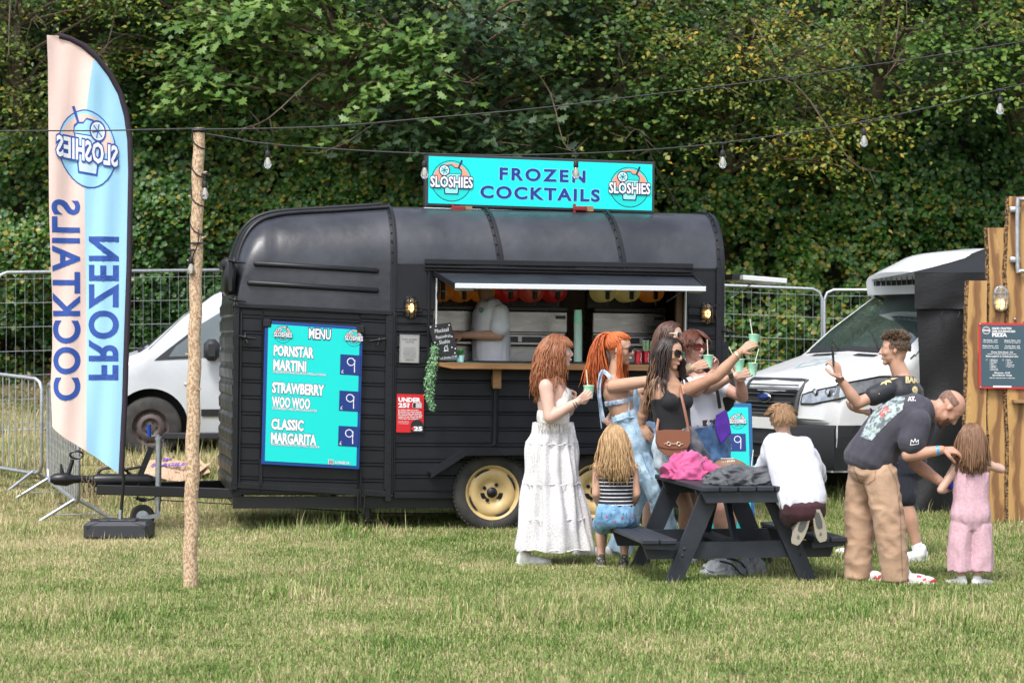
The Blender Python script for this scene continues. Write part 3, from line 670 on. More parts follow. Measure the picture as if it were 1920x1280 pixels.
# awning flap
AW = []
for (px, py, y) in ((813, 511, -.02), (1300, 519, -.02)): AW.append(tp(px, py, y))
fl, frr = tp(853, 533, -.72), tp(1323, 539, -.72); th = Vector((0, 0, .012))
mb = MB(); q = [AW[0], AW[1], frr, fl]; mb.add([v for v in q] + [v - th for v in q], [(0, 3, 2, 1), (4, 5, 6, 7), (0, 1, 5, 4), (1, 2, 6, 5), (2, 3, 7, 6), (3, 0, 4, 7)])
awn = tb(mb, 'awning_flap', M('awning_sheet', (.03, .034, .043), .38, col2=(.018, .02, .026), nscale=4, rvar=.1, bump=(5, .2, .02)))
mb = MB(); mb.add([v - th * 1.4 + Vector((0, .01, 0)) for v in q], [(0, 1, 2, 3)]); tb(mb, 'underside', M('awning_underside', (.6, .6, .6), .5), 0, awn)
mb = MB(); mb.beam(fl + Vector((0, -.008, -.012)), frr + Vector((0, -.008, -.012)), .018, .042, bev=.004); tb(mb, 'front_edge', ALU, parent=awn)
mb = MB(); mb.beam(AW[0] + Vector((-.0, 0, -.006)), fl + Vector((0, 0, -.01)), .014, .04); mb.beam(AW[1], frr + Vector((0, 0, -.01)), .014, .04); tb(mb, 'side_edge', BLK, parent=awn)
mb = MB(); mb.cyl(fl + Vector((-.0, .02, -.04)), fl + Vector((.16, .02, -.04)), .008, 8); mb.cyl(frr + Vector((-.14, .02, -.04)), frr + Vector((-.02, .02, -.04)), .008, 8); tb(mb, 'bolt', GALV, parent=awn)
mb = MB(); mb.tube([tp(824, 526, -.05), tp(815, 610, .06)], [.014, .009], 8); tb(mb, 'gas_strut', BLKS, parent=awn)
mb = MB(); mb.tube([tp(1280, 545, -.2), tp(1250, 566, .2)], .007, 8); tb(mb, 'gas_strut', GALV, parent=awn)
# counter
cz = lz(680, 900, -.2); cx0, cx1 = lx(824, -.25), lx(1256, -.25)
mb = MB()
pl_ = [(0, 0), (.03, -.04), (.12, -.045), (cx1 - cx0, -.045), (cx1 - cx0, 0)]
mb.add([], []); mb.prism([(0, 0), (cx1 - cx0, 0), (cx1 - cx0, -.05), (.1, -.05), (0, -.03)], (cx0, -.3, cz), (1, 0, 0), (0, 0, 1), (0, .30, 0)); cnt = tb(mb, 'serving_counter', OAK, 0, fix=True)
mb = MB(); mb.prism([(0, 0), (.03, -.015), (.08, -.09), (.08, -.14), (.0, -.17)], tp(928, 690, -.02) + Vector((-.035, -.11, .0)) + Vector((0, 0, 0)), (0, 1, 0), (0, 0, 1), (.07, 0, 0)); tb(mb, 'shelf_bracket', OAK, 0, cnt, fix=True)
mb = MB(); mb.box(((WX0 + WX1) / 2, .17, cz - .02), (WX1 - WX0, .34, .03), bev=.004); tb(mb, 'inner_counter', OAK)
Pm = Print(TM @ Vector((cx0 + .08, -.27, cz + .004)), TM.to_3x3() @ Vector((1, 0, 0)), TM.to_3x3() @ Vector((0, 1, 0)), th=.001)
Pm.rect(0, 0, cx1 - cx0 - .1, .2, AQUA, 1)
V_ = cx1 - cx0 - .1
for k in range(2):
    Pm.text('SLOSHIES', .33 + k * 1.1, .05, .09, NAVY, 2, offset=.03)
Pm.build('bar_mat', trailer)
# wheels
def wheel(px, py, r=.335, y=-.06, name='wheel', rim_mat=None, lug=BLKS):
    c = tp(px, py, y + .09); mb = MB(); W2 = .09
    prof = [(r * .66, -W2 + .012), (r * .72, -W2 - .006), (r * .86, -W2 - .010), (r * .96, -W2 + .006), (r, -W2 + .03), (r, W2 - .03), (r * .96, W2), (r * .66, W2)]
    mb.lathe(prof, c, (0, 1, 0), 48, cap=False)
    for k in range(56):
        a = 2 * PI * k / 56; 
        for s_ in (-1, 1): mb.box(c + Vector((math.cos(a) * r * .995, s_ * .055, math.sin(a) * r * .995)), (.012, .05, .022), Matrix.Rotation(-a, 3, 'Y'))
    w = tb(mb, name, RUB, 40)
    mb = MB(); R = r * .70
    prof = [(R, W2 - .02), (R * 1.0, -W2 + .008), (R * .985, -W2 - .004), (R * .95, -W2 - .002), (R * .90, -W2 + .014), (R * .86, -W2 + .024), (R * .80, -W2 + .012), (R * .66, -W2 + .006), (R * .5, -W2 + .022), (R * .40, -W2 + .045), (R * .3, -W2 + .045), (R * .25, -W2 + .038), (.002, -W2 + .038)]
    mb.lathe(prof, c, (0, 1, 0), 40, cap=False); rm = tb(mb, 'rim', rim_mat or CREAMRIM, 50, w)
    mb = MB(); mb.lathe([(.045, -.03), (.045, -.06), (.03, -.075), (.001, -.078)], c + Vector((0, 0, 0)), (0, 1, 0), 16)
    for k in range(4):
        a = PI / 4 + .25 + k * PI / 2; mb.cyl(c + Vector((math.cos(a) * .075, -.03, math.sin(a) * .075)), c + Vector((math.cos(a) * .075, -.062, math.sin(a) * .075)), .016, 8)
    tb(mb, 'hub', lug, 40, w)
    mb = MB()
    for k in range(4):
        a0 = k * PI / 2 + .1; pts = [c + Vector((math.cos(a0 + t) * R * .835, -W2 + .013, math.sin(a0 + t) * R * .835)) for t in np.linspace(0, .8, 7)]; mb.tube(pts, [.001, .008, .01, .01, .01, .008, .001], 5)
    tb(mb, 'rim_slot', DK, 40, w); return w
WC = tp(920, 922, -.03); wheel(920, 922); wheel(1114, 919)
# mudguards
fz = [tp(808, 885, -.2), tp(873, 843, -.2), tp(1258, 838, -.2), tp(1318, 882, -.2)]
mb = MB(); 
for a, b in zip(fz[:-1], fz[1:]):
    R_ = [a, b]; n_ = Vector((0, 0, .02)); 
    mb.add([a, b, b + Vector((0, .2, 0)), a + Vector((0, .2, 0)), a + Vector((0, 0, -.05)), b + Vector((0, 0, -.05)), b + Vector((0, .2, -.012)), a + Vector((0, .2, -.012)), a + Vector((0, .012, -.05)), b + Vector((0, .012, -.05)), a + Vector((0, .012, -.012)), b + Vector((0, .012, -.012))],
           [(0, 1, 2, 3), (0, 4, 5, 1), (4, 8, 9, 5), (8, 10, 11, 9), (10, 7, 6, 11), (7, 3, 2, 6), (0, 3, 7, 10, 8, 4), (1, 5, 9, 11, 6, 2)])
tb(mb, 'mudguard', BLK, 20, fix=True)
# chassis
mb = MB(); z_ = ZB - .07
mb.box(((X0 + XR) / 2, .06, z_), (XR - X0, .05, .1)); mb.box(((X0 + XR) / 2, TW - .06, z_), (XR - X0, .05, .1))
for x in np.linspace(X0 + .05, XR - .05, 6): mb.box((x, TW / 2, z_), (.05, TW - .1, .08))
for px in (920, 1114): mb.box((lx(px), TW / 2, WC.z), (.07, TW - .1, .07))
mb.box(((lx(836) + lx(1200)) / 2, .12, WC.z + .04), (lx(1200) - lx(836), .05, .09), bev=.01); tb(mb, 'chassis', BLKS)
for px in (690, 1330):
    mb = MB(); p = tp(px, 945, .1); mb.cyl(p + Vector((0, 0, .1)), p + Vector((0, 0, -.12)), .03, 10); mb.box(p + Vector((0, 0, -.13)), (.12, .1, .012)); mb.cyl(p + Vector((-.06, 0, 0)), p + Vector((.08, 0, 0)), .035, 10); tb(mb, 'steady_leg', BLKS)
# far wheels so the other side stands too
for px in (920, 1114):
    w = wheel(px, 922, y=TW - .12, name='wheel')
# drawbar, coupling
db = MB(); za = tp(300, 922, .5).z; xa = lx(196, .88)
A_ = Vector((lx(186, .88), TW / 2, za)); 
db.beam(A_ + Vector((0, -.05, 0)), Vector((X0 + .1, .25, za)), .05, .085, bev=.006); db.beam(A_ + Vector((0, .05, 0)), Vector((X0 + .1, TW - .25, za)), .05, .085, bev=.006); tb(db, 'drawbar', BLKS)
mb = MB(); hx = A_ + Vector((.0, 0, .075)); mb.tube([hx + Vector((-.06, 0, 0)), hx + Vector((0, 0, 0)), hx + Vector((.42, 0, 0)), hx + Vector((.47, 0, 0))], [.04, .058, .058, .04], 14); mb.tube([hx + Vector((.44, 0, 0)), hx + Vector((.52, 0, 0))], .025, 10)
mb.tube(catmull([hx + Vector((0, 0, .04)), hx + Vector((.04, 0, .1)), hx + Vector((.2, 0, .105)), hx + Vector((.28, 0, .05))], 4), .013, 7); mb.box(hx + Vector((.2, 0, -.03)), (.5, .09, .05), bev=.01); tb(mb, 'overrun_damper', BLKS, 50)
mb = MB(); e = hx + Vector((-.06, 0, .01)); mb.tube([e, e + Vector((-.14, 0, 0)), e + Vector((-.2, 0, .0)), e + Vector((-.3, 0, 0)), e + Vector((-.34, 0, 0))], [.03, .035, .06, .05, .025], 12, flat=1.0)
mb.tube([e + Vector((-.19, 0, .04)), e + Vector((-.15, 0, .17))], [.02, .016], 8); c = e + Vector((-.12, 0, .21)); mb.tube([c + Vector((.055 * math.cos(t), 0, .032 * math.sin(t))) for t in np.linspace(0, 2 * PI, 14)], .011, 6, cap=False); mb.tube([e + Vector((-.24, 0, .05)), e + Vector((-.25, 0, .13))], [.02, .008], 8); tb(mb, 'coupling_head', BLKS, 50)
mb = MB()
for j, dx in enumerate((-.03, .02, .06)):
    for k in range(4):
        c = hx + Vector((-.1 + dx + .006 * k, -.05, .02 - .045 * k)); mb.tube([c + (Vector((0.014 * math.cos(t), 0, .03 * math.sin(t))) if (k + j) % 2 else Vector((.004 * math.cos(t), .014 * math.cos(t), .03 * math.sin(t)))) for t in np.linspace(0, 2 * PI, 10)], .005, 5, cap=False)
tb(mb, 'safety_chain', M('rusty_chain', (.2, .15, .11), .6, .5), 60)
mb = MB(); mb.beam(tp(256, 908, .86), tp(284, 838, .86), .02, .05); mb.tube([tp(235, 880, .86), tp(272, 873, .86)], .012, 8); tb(mb, 'handbrake_lever', BLKS)
jw = MB(); jx = lx(300, .8); jt = tp(300, 822, .8).z; jb = tp(300, 965, .8).z; yy = .8
jw.cyl((jx, yy, jt), (jx, yy, jb + .1), .026, 14); jw.cyl((jx, yy, jb + .12), (jx, yy, jb), .021, 12); jw.lathe([(.034, 0), (.034, .025), (.02, .03)], (jx, yy, jt - .01), (0, 0, 1), 14); jst = tb(jw, 'jockey_stand', GALV, 50)
mb = MB(); mb.tube([Vector((jx, yy, jt)), Vector((jx, yy, jt + .03)), tp(283, 818, .8), tp(280, 816, .8)], .008, 8); tb(mb, 'crank', GALV, 50, jst)
mb = MB(); mb.cyl(tp(280, 818, .79), tp(279, 796, .79), .018, 12); tb(mb, 'crank_grip', M('blue_plastic', (.01, .07, .42), .35), 50, jst)
jc = tp(267, 968, .8); mb = MB(); mb.lathe([(.055, -.03), (.09, -.035), (.105, -.02), (.105, .02), (.09, .035), (.055, .03)], jc, (0, 1, 0), 24, cap=False); tb(mb, 'jockey_tyre', RUB, 50, jst)
mb = MB(); mb.lathe([(.056, -.025), (.02, -.028), (.02, .02), (.056, .025)], jc, (0, 1, 0), 18); mb.box(jc + Vector((.05, -.045, -.0)), (.16, .006, .035), Matrix.Rotation(-.15, 3, 'Y')); mb.box(jc + Vector((.05, .045, -.0)), (.16, .006, .035), Matrix.Rotation(-.15, 3, 'Y')); mb.box(Vector((jx, yy, jc.z + .02)), (.04, .1, .05)); tb(mb, 'jockey_rim', GALV, 30, jst)
mb = MB(); mb.tube(catmull([tp(262, 905, .8), tp(256, 915, .7), tp(262, 938, .7), tp(285, 935, .7), tp(305, 920, .75)], 5), .006, 6); mb.tube([tp(250, 932, .8), tp(300, 937, .8), tp(440, 945, .8), tp(720, 962, .7), tp(840, 962, .7)], .005, 5); mb.tube([tp(255, 934, .8), tp(275, 936, .8)], .014, 8); tb(mb, 'brake_cable', BLKS, 50)
# rear hatch seen edge on behind the tail
mb = MB(); a, b = tp(1378, 522, .5), tp(1460, 528, .5); mb.box((a + b) / 2, ((b - a).length, .5, .045), Matrix.Rotation(.06, 3, 'Y'), bev=.006); rh = tb(mb, 'rear_flap', ALU)
mb = MB(); mb.tube([tp(1372, 558, .5), tp(1412, 530, .5)], .006, 6); tb(mb, 'flap_stay', GALV, parent=rh)
mb = MB(); mb.box(tp(1374, 520, .5), (.1, .3, .05)); tb(mb, 'hinge', BLKS, parent=rh)
# bulkhead lamps
def bulkhead(c, n, up, parent, body, lit=6., s=1., low=False, local=True):
    n, up = Vector(n).normalized(), Vector(up).normalized(); r_ = n.cross(up).normalized(); 
    def el(a, rx, ry, d): return c + r_ * (math.cos(a) * rx * s) + up * (math.sin(a) * ry * s) + n * (d * s)
    def ov(rx, ry, d, k=20):
        out = []
        for i in range(k):
            a = 2 * PI * i / k; out.append(c + r_ * (math.cos(a) * rx * s) + up * ((math.sin(a) * rx + (ry - rx) * (1 if math.sin(a) > 0 else -1) * min(1, abs(math.sin(a)) * 2)) * s) + n * (d * s))
        return out
    mb = MB(); mb.loft([ov(.052, .085, .0), ov(.052, .085, .015), ov(.048, .08, .02)]); base = mb.build('wall_lamp', body, parent, 40, world=not local, fix=True)
    mb = MB(); mb.loft([ov(.04, .07, .018), ov(.04, .07, .035), ov(.033, .062, .055), ov(.018, .04, .066)])
    gm = M('lamp_glass', (.9, .75, .5), .08, trans=.9, spec=.5); g = mb.build('lamp_glass', gm, base, 60, world=not local, fix=True) if not local else None
    if local: 
        g = mb.build('lamp_glass', gm, parent, 60, world=False, fix=True); g.parent = base
    mb = MB(); cc = c + n * .03 * s - (up * .03 * s if low else Vector()); mb.ball(cc, (.014 * s, .014 * s, .026 * s), 12, 8); em = M('lamp_bulb', (1, .6, .2), .5, emit=((1., .50, .14), lit))
    b = mb.build('bulb', em, parent if local else base, 60, world=not local); b.parent = base
    mb = MB()
    for dx in (-.017, .017): mb.tube([c + r_ * dx * s + up * (y * s) + n * (z * s) for y, z in ((-.08, .02), (-.07, .045), (-.05, .068), (.0, .076), (.05, .068), (.07, .045), (.08, .02))], .0035 * s, 5)
    for dy in (-.038, 0, .038): mb.tube([c + up * dy * s + r_ * (x * s) + n * (z * s) for x, z in ((-.05, .02), (-.044, .05), (-.02, .072), (.02, .072), (.044, .05), (.05, .02))], .0035 * s, 5)
    cg = mb.build('cage', body, parent if local else base, 60, world=not local); cg.parent = base; return base
bulkhead(tp(770, 577, -.0), (0, -1, 0), (0, 0, 1), trailer, BLKS, s=1.18); bulkhead(tp(1325, 588, -.0), (0, -1, 0), (0, 0, 1), trailer, BLKS, s=1.18)
# ---------------------------------------------------------------- signs on and round the trailer
TR3 = TM.to_3x3()
def pframe(bl, br, tl, y):       # world frame of a flat board from three pixel corners on the trailer's plane y
    a, b, c = TM @ tp(*bl, y), TM @ tp(*br, y), TM @ tp(*tl, y); return a, (b - a).normalized(), (c - a).normalized(), (b - a).length, (c - a).length
def board_box(mb, a, ax, ay, w, h, d, bev=.0, off=0.):
    n = ax.cross(ay).normalized(); R = Matrix((ax, ay, n)).transposed(); mb.box(a + ax * w / 2 + ay * h / 2 + n * (off - d / 2), (w, h, d), R, bev)
# roof sign
a, ax, ay, w, h = pframe((803, 381), (1222, 395), (804, 293), .42)
n = ax.cross(ay)
rs = empty('roof_sign', a - n * .06, 'long turquoise FROZEN COCKTAILS sign in a dark frame on the trailer roof', 'sign')
mb = MB(); board_box(mb, a - ax * .025 - ay * .025, ax, ay, w + .05, h + .05, .12, .008, -.004); mb.build('sign_case', M('sign_frame', (.03, .035, .045), .4), rs, 30)
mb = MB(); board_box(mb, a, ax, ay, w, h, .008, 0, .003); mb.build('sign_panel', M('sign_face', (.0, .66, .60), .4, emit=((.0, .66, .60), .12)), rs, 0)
P = Print(a + n * .004, ax, ay); logo(P, .20, h * .49, .178, 1); logo(P, w - .205, h * .49, .178, 1)
BIG = M('sign_letters', '#12308e', .5)
P.text('FROZEN', w * .505, h * .56, h * .26, BIG, 1, res=5, width=w * .385, align='CENTER', sp=1.3, offset=.036, outline=PALEAQ, oo=.02); P.text('COCKTAILS', w * .495, h * .16, h * .26, BIG, 1, res=5, width=w * .535, align='CENTER', sp=1.2, offset=.036, outline=PALEAQ, oo=.02)
P.build('lettering', rs)
mb = MB(); board_box(mb, a - ay * .052 - ax * .03, ax, ay, w * .52, .016, .09, 0, -.01); mb.build('batten', ALU, rs, 0)
WD = M('raw_timber', (.30, .19, .10), .7, col2=(.3, .17, .07), nscale=12, stretch=(1, 1, 6)); REDP = M('red_clamp', (.22, .012, .010), .4)
for px in (873, 1100):
    c = TM @ tp(px, 392, .45); mb = MB(); mb.box(c, (.10, .10, .045), Matrix.Rotation(YAW, 3, 'Z')); mb.build('timber_block', WD, rs, 0)
    mb = MB(); mb.box(c + Vector((-.06, -.08, .0)), (.12, .03, .04), Matrix.Rotation(YAW, 3, 'Z'), .008); mb.box(c + Vector((-.11, -.08, .0)), (.02, .035, .08), Matrix.Rotation(YAW, 3, 'Z')); mb.build('clamp', REDP, rs, 0)
# menu board
a, ax, ay, w, h = pframe((490, 870), (674, 880), (497, 601), -.075)
n = ax.cross(ay)
mn = empty('menu_board', a + ax * w / 2, 'tall turquoise cocktail menu board with blue frame on the trailer side', 'sign')
mb = MB(); board_box(mb, a, ax, ay, w, h, .025, .004); mb.build('frame', M('sign_blue_frame', '#0d3f86', .4), mn, 30)
mb = MB(); board_box(mb, a + ax * .028 + ay * .03, ax, ay, w - .056, h - .056, .004, 0, .004); mb.build('panel', AQUA, mn, 0)
mb = MB()
for (u, v) in ((.02, h - .02), (w - .02, h - .02)): board_box(mb, a + ax * (u - .035) + ay * (v - .035), ax, ay, .07, .07, .05, .01, .012)
mb.build('corner_clip', BLKS, mn, 30)
P = Print(a + n * .005, ax, ay)
def U(px): return (px - 491) / 181 * w + (0)
def Vv(py): return (875 - py) / 271.5 * h
logo(P, U(524), Vv(627), .072, 1, True); P.build('logo', mn); P = Print(P.o, ax, ay); logo(P, U(655), Vv(625), .072, 1, True); P.build('logo', mn); P = Print(P.o, ax, ay)
P.text('MENU', U(592), Vv(631), .085, WHITE, 1, width=.185, align='CENTER', offset=.03, outline=NAVY, oo=.07)
for t, x, y, wd, hh in (('PORNSTAR', 508, 665, .335, .078), ('MARTINI', 508, 692, .275, .078), ('STRAWBERRY', 507, 735, .435, .078), ('WOO WOO', 507, 762, .32, .078), ('CLASSIC', 507, 804, .27, .078), ('MARGARITA', 507, 830, .38, .078)):
    P.text(t, U(x), Vv(y) - .012, .086, WHITE, 1, width=wd, offset=.05, outline=NAVY, oo=.035); P.build('lettering', mn); P = Print(P.o, ax, ay)
for t, y, wd in (('PASSIONFRUIT MARTINI WITH VANILLA VODKA', 701, .44), ('STRAWBERRY AND LIME VODKA SLUSH', 770, .37), ('FROZEN MARGS WITH THE FINEST TEQUILA', 838, .40)):
    P.text(t, U(508), Vv(y), .02, WHITE, 1, width=wd, offset=.02, outline=BLUE, oo=.03); P.build('lettering', mn); P = Print(P.o, ax, ay)
PRB = M('price_blue', '#0b2f78', .5); CHK = M('chalk_white', (.75, .76, .78), .8)
for y in (677, 746, 813):
    x0, y0 = U(631), Vv(y + 19); P_ = P; P = Print(P_.o, ax, ay); P.rect(x0, y0, x0 + .172, y0 + .168, NAVY, 1); P.rect(x0 + .004, y0 + .004, x0 + .168, y0 + .164, PRB, 2)
    cx, cy = x0 + .09, y0 + .11; P.ring(cx, cy, .034, .007, CHK, 3, n=20); P.line([(cx + .033, cy + .015), (cx + .03, cy - .04), (cx + .032, cy - .085)], .007, CHK, 3)
    P.text('£', x0 + .012, y0 + .012, .03, CHK, 3); P.build('price_panel', mn); P = P_
P.text('SLOSHIES UK', U(626), Vv(866), .022, WHITE, 1, width=.125, offset=.03, outline=BLUE, oo=.03)
P.rect(U(614), Vv(868), U(614) + .04, Vv(868) + .04, CREAM, 1); P.rect(U(614) + .004, Vv(868) + .004, U(614) + .036, Vv(868) + .036, M('print_brown', '#8a4a4a', .5), 2); P.ring(U(614) + .02, Vv(868) + .02, .011, .003, WHITE, 3, n=16)
P.build('lettering', mn)
# allergy notice
a, ax, ay, w, h = pframe((749, 680), (786, 681), (750, 627), -.03)
al = empty('allergy_notice', a + ax * w / 2, 'small grey framed food allergy notice beside the lit lamp', 'notice')
mb = MB(); board_box(mb, a, ax, ay, w, h, .012, .002); mb.build('plate', M('notice_grey', (.33, .33, .32), .5), al, 30)
P = Print(a + ax.cross(ay) * .0005, ax, ay); GT = M('print_grey_text', (.06, .06, .06), .6)
P.line([(.006, .006), (w - .006, .006), (w - .006, h - .006), (.006, h - .006), (.006, .006)], .002, GT)
P.text('FOOD ALLERGY', w / 2, h - .045, .016, GT, 1, width=w * .8, align='CENTER'); P.text('NOTICE', w / 2, h - .068, .016, GT, 1, width=w * .42, align='CENTER')
for k, t in enumerate(('IF YOU HAVE A', 'FOOD ALLERGY OR', 'A SPECIAL DIETARY', 'REQUIREMENT PLEASE', 'INFORM A MEMBER', 'OF THE HOSPITALITY', 'TEAM')): P.text(t, w / 2, h - .115 - k * .0165, .009, GT, 1, width=w * (.3 + .04 * len(t) / 2), align='CENTER')
P.text('THANK YOU', w / 2, .02, .012, GT, 1, width=w * .5, align='CENTER'); P.build('lettering', al)
# under 25 poster
a, ax, ay, w, h = pframe((743, 810), (794, 811), (744, 738), -.03)
po = empty('age_poster', a + ax * w / 2, 'red UNDER 25 age check poster under the grey notice', 'poster')
mb = MB(); board_box(mb, a, ax, ay, w, h, .004); mb.build('sheet', M('poster_red', (.55, .012, .018), .45), po, 0)
P = Print(a + ax.cross(ay) * .0005, ax, ay)
P.text('UNDER', .014, h - .065, .036, WHITE, 1, width=w * .82, offset=.05); P.text('25?', .014, h - .112, .036, WHITE, 1, width=w * .42, offset=.05)
P.rect(w * .58, h - .115, w * .92, h - .072, M('print_light_grey', (.5, .5, .5), .5), 1); P.rect(w * .6, h - .112, w * .7, h - .075, BLACKP, 2)
for k, t in enumerate(('IF YOU ARE LUCKY', 'ENOUGH TO LOOK UNDER', '25 YOU WILL BE ASKED', 'TO PROVE THAT YOU ARE', 'AGED 18 OR OVER WHEN', 'YOU BUY ALCOHOL.')): P.text(t, .014, h - .14 - k * .0145, .0095, WHITE, 1, width=w * (.36 + .025 * len(t)), offset=.03)
for k in range(3): P.text('IF YOU ARE UNDER 18 IT IS'[:22 - 2 * k], .014, h - .232 - k * .01, .006, WHITE, 1, width=w * .4)
P.disk(w * .76, w * .24, w * .24, BLACKP, 1, 0, PI); P.rect(w * .52, .0, w, w * .24, BLACKP, 1); P.poly([(w * .53, .035), (w * .66, .06), (w * .66, .01)], M('poster_red2', (.6, .02, .02), .5), 2)
P.text('25', w * .64, .018, .034, WHITE, 3, width=w * .32, offset=.06); P.build('lettering', po)
# chalk board leaning at the counter end
a, ax, ay, w, h = pframe((820, 675), (861, 669), (804, 610), -.16)
cb = empty('chalkboard', a, 'tilted black chalkboard advertising a mocktail at the end of the counter', 'chalkboard')
mb = MB(); board_box(mb, a, ax, ay, w, h, .012, .002); mb.build('board', M('chalkboard_black', (.012, .012, .013), .55), cb, 30)
P = Print(a + ax.cross(ay) * .001, ax, ay)
for t, v, s, wd in (('Mocktail', .83, .035, .66), ('Passionfruit', .66, .03, .68), ('Slushie', .5, .034, .5), ('£5', .3, .045, .22), ('Soft Drinks £1.50', .07, .02, .8)): P.text(t, w * .5, h * v - .02, s, CHK, 1, width=w * wd, align='CENTER', shear=.25)
P.line([(w * .38, h * .22), (w * .6, h * .22)], .004, CHK)
for (u, v) in ((.06, .95), (.3, .95), (.9, .93), (.08, .5), (.1, .2), (.92, .25), (.9, .6), (.78, .3), (.12, .35), (.85, .13)): P.disk(w * u, h * v, .006, CHK, 1, n=8)
P.build('lettering', cb)
# plant pot
c = TM @ tp(863, 668, -.1); c.z = (TM @ Vector((0, -.15, cz))).z + .004
c.z = (TM @ Vector((tp(863, 668, -.1).x, -.1, cz))).z + .001
pp = empty('potted_plant', c, 'little white pot with spiky green plant beside the chalkboard', 'plant')
mb = MB(); mb.lathe([(.028, 0), (.036, .06), (.033, .06), (.028, .05)], c, seg=18); mb.build('pot', M('white_pot', (.6, .6, .6), .5, bump=(150, .3, .003)), pp, 40)
mb = MB()
for k in range(26):
    a_ = random.uniform(0, 6.28); l = random.uniform(.05, .085); d = Vector((math.cos(a_), math.sin(a_), 0)); e = random.uniform(.2, 1.1); p0 = c + Vector((0, 0, .055)); s_ = Vector((-d.y, d.x, 0)) * .009
    p1 = p0 + d * l * .5 * math.sin(e) + Vector((0, 0, l * .5)); p2 = p0 + d * l * math.sin(e) + Vector((0, 0, l * (.9 * math.cos(e * .9)))); mb.add([p0, p1 - s_, p2, p1 + s_], [(0, 1, 2, 3)])
mb.build('leaves', M('plant_green', (.05, .22, .03), .45, island=.4), pp, 0)
# trailing garland
c = TM @ tp(812, 655, -.2); g0 = c; gl = empty('ivy_garland', c, 'trailing pale green garland hanging from the counter end', 'garland')
Pn = []; Nn = []; S = []
gc = [TM @ tp(*p, -.2) for p in ((815, 650), (812, 680), (806, 710), (805, 740), (811, 766))]; gp = catmull(gc, 10)
for i, p in enumerate(gp):
    t = i / (len(gp) - 1); r = .055 * (1 - .55 * abs(t - .45) * 1.6)
    for _ in range(34): a_ = random.uniform(0, 6.28); rr = r * random.random() ** .5; Pn.append(p + Vector((rr * math.cos(a_), rr * math.sin(a_), random.uniform(-.02, .02)))); Nn.append((math.cos(a_), math.sin(a_) - .3, .4)); S.append(random.uniform(.012, .022))
leaf_obj('leaves', Pn, Nn, S, OVAL, M('garland_leaf', (.16, .32, .15), .5, island=.7), gl, .2)
mb = MB(); mb.tube(gp, .004, 5); mb.build('stem', M('plant_stem', (.1, .12, .04), .7), gl, 60)
# ---------------------------------------------------------------- inside the hatch
INN = M('machine_black', (.015, .015, .017), .35)
def slush_machine(cols, xs, bx0, bx1, label, y=.78):
    x0, x1 = lx(bx0, y), lx(bx1, y); zt = lz(582, 900, y); zm = lz(622, 900, y); zl = lz(655, 900, y); zb = cz - .005
    r_ = empty('slush_machine', TM @ Vector(((x0 + x1) / 2, y, zb)), label, 'slush machine', rz=YAW)
    B = lambda mb, nm, m, sm=35, par=None: mb.build(nm, m, par or r_, sm)
    W = lambda x, yy, z: TM @ Vector((x, yy, z))
    Rz = TR3
    mb = MB(); mb.box(W((x0 + x1) / 2, y + .2, (zt + zb) / 2), (x1 - x0, .34, zt - zb), Rz, .01); B(mb, 'body', STEEL)
    mb = MB(); mb.box(W((x0 + x1) / 2, y + .02, (zt + zm) / 2 + .0), (x1 - x0 + .01, .03, zt - zm), Rz, .008); B(mb, 'front_panel', STEEL)
    mb = MB(); mb.box(W((x0 + x1) / 2, y - .06, (zm + zl) / 2 - .02), (x1 - x0 - .02, .14, .03), Rz, .006); mb.box(W((x0 + x1) / 2, y - .0, (zm + zl) / 2 + .01), (x1 - x0 - .02, .02, .11), Rz, .01); B(mb, 'drip_tray', STEEL)
    mb = MB()
    for k in range(len(xs)):
        cx_ = lerp(x0, x1, (k + .5) / len(xs)); mb.box(W(cx_, y - .012, (zm + zl) / 2 + .012), ((x1 - x0) / len(xs) - .035, .006, .055), Rz, .002)
    mb.box(W(x1 - .06, y + .002, zt - .05), (.09, .006, .03), Rz); B(mb, 'black_recess', INN)
    mb = MB(); mb.box(W((x0 + x1) / 2, y + .12, zt + .02), (x1 - x0, .3, .04), Rz, .006); mb.box(W((x0 + x1) / 2, y + .32, zt + .17), (x1 - x0, .06, .34), Rz, .01); B(mb, 'bowl_deck', INN)
    for cname, px in zip(cols, xs):
        cx_ = lx(px, y); zc = lz(552, px, y) ; c = W(cx_, y + .04, zc + .03); axd = TR3 @ Vector((0, 1, 0))
        mb = MB(); mb.lathe([(.002, -.07), (.05, -.068), (.088, -.05), (.098, -.02), (.098, .22)], c, axd, 28); b = B(mb, 'bowl', M('slush_' + cname, {'red': (.42, .06, .03), 'deepred': (.38, .02, .015), 'amber': (.5, .16, .02), 'lemon': (.62, .5, .16), 'orange': (.52, .17, .02)}[cname], .22, spec=.6, emit=({'red': (.42, .06, .03), 'deepred': (.38, .02, .015), 'amber': (.5, .16, .02), 'lemon': (.62, .5, .16), 'orange': (.52, .17, .02)}[cname], .05)), 60)
        mb = MB(); mb.box(c + axd * -.085 + Vector((0, 0, .01)), (.035, .04, .17), Rz, .006); mb.cyl(c + axd * -.1 + Vector((0, 0, -.09)), c + axd * -.1 + Vector((0, 0, -.13)), .012, 8); B(mb, 'dispenser', INN, 35, b)
        mb = MB(); mb.cyl(c + axd * -.11 + TR3 @ Vector((-.03, 0, .0)), c + axd * -.11 + TR3 @ Vector((.03, 0, 0)), .007, 8); B(mb, 'tap_handle', GALV, 35, b)
    return r_
slush_machine(['amber', 'amber', 'orange'], [828, 868, 908], 812, 926, 'slush machine with amber bowls half hidden behind the bartender')
slush_machine(['deepred', 'red', 'deepred'], [955, 1000, 1043], 930, 1063, 'slush machine with three red bowls in the middle of the hatch')
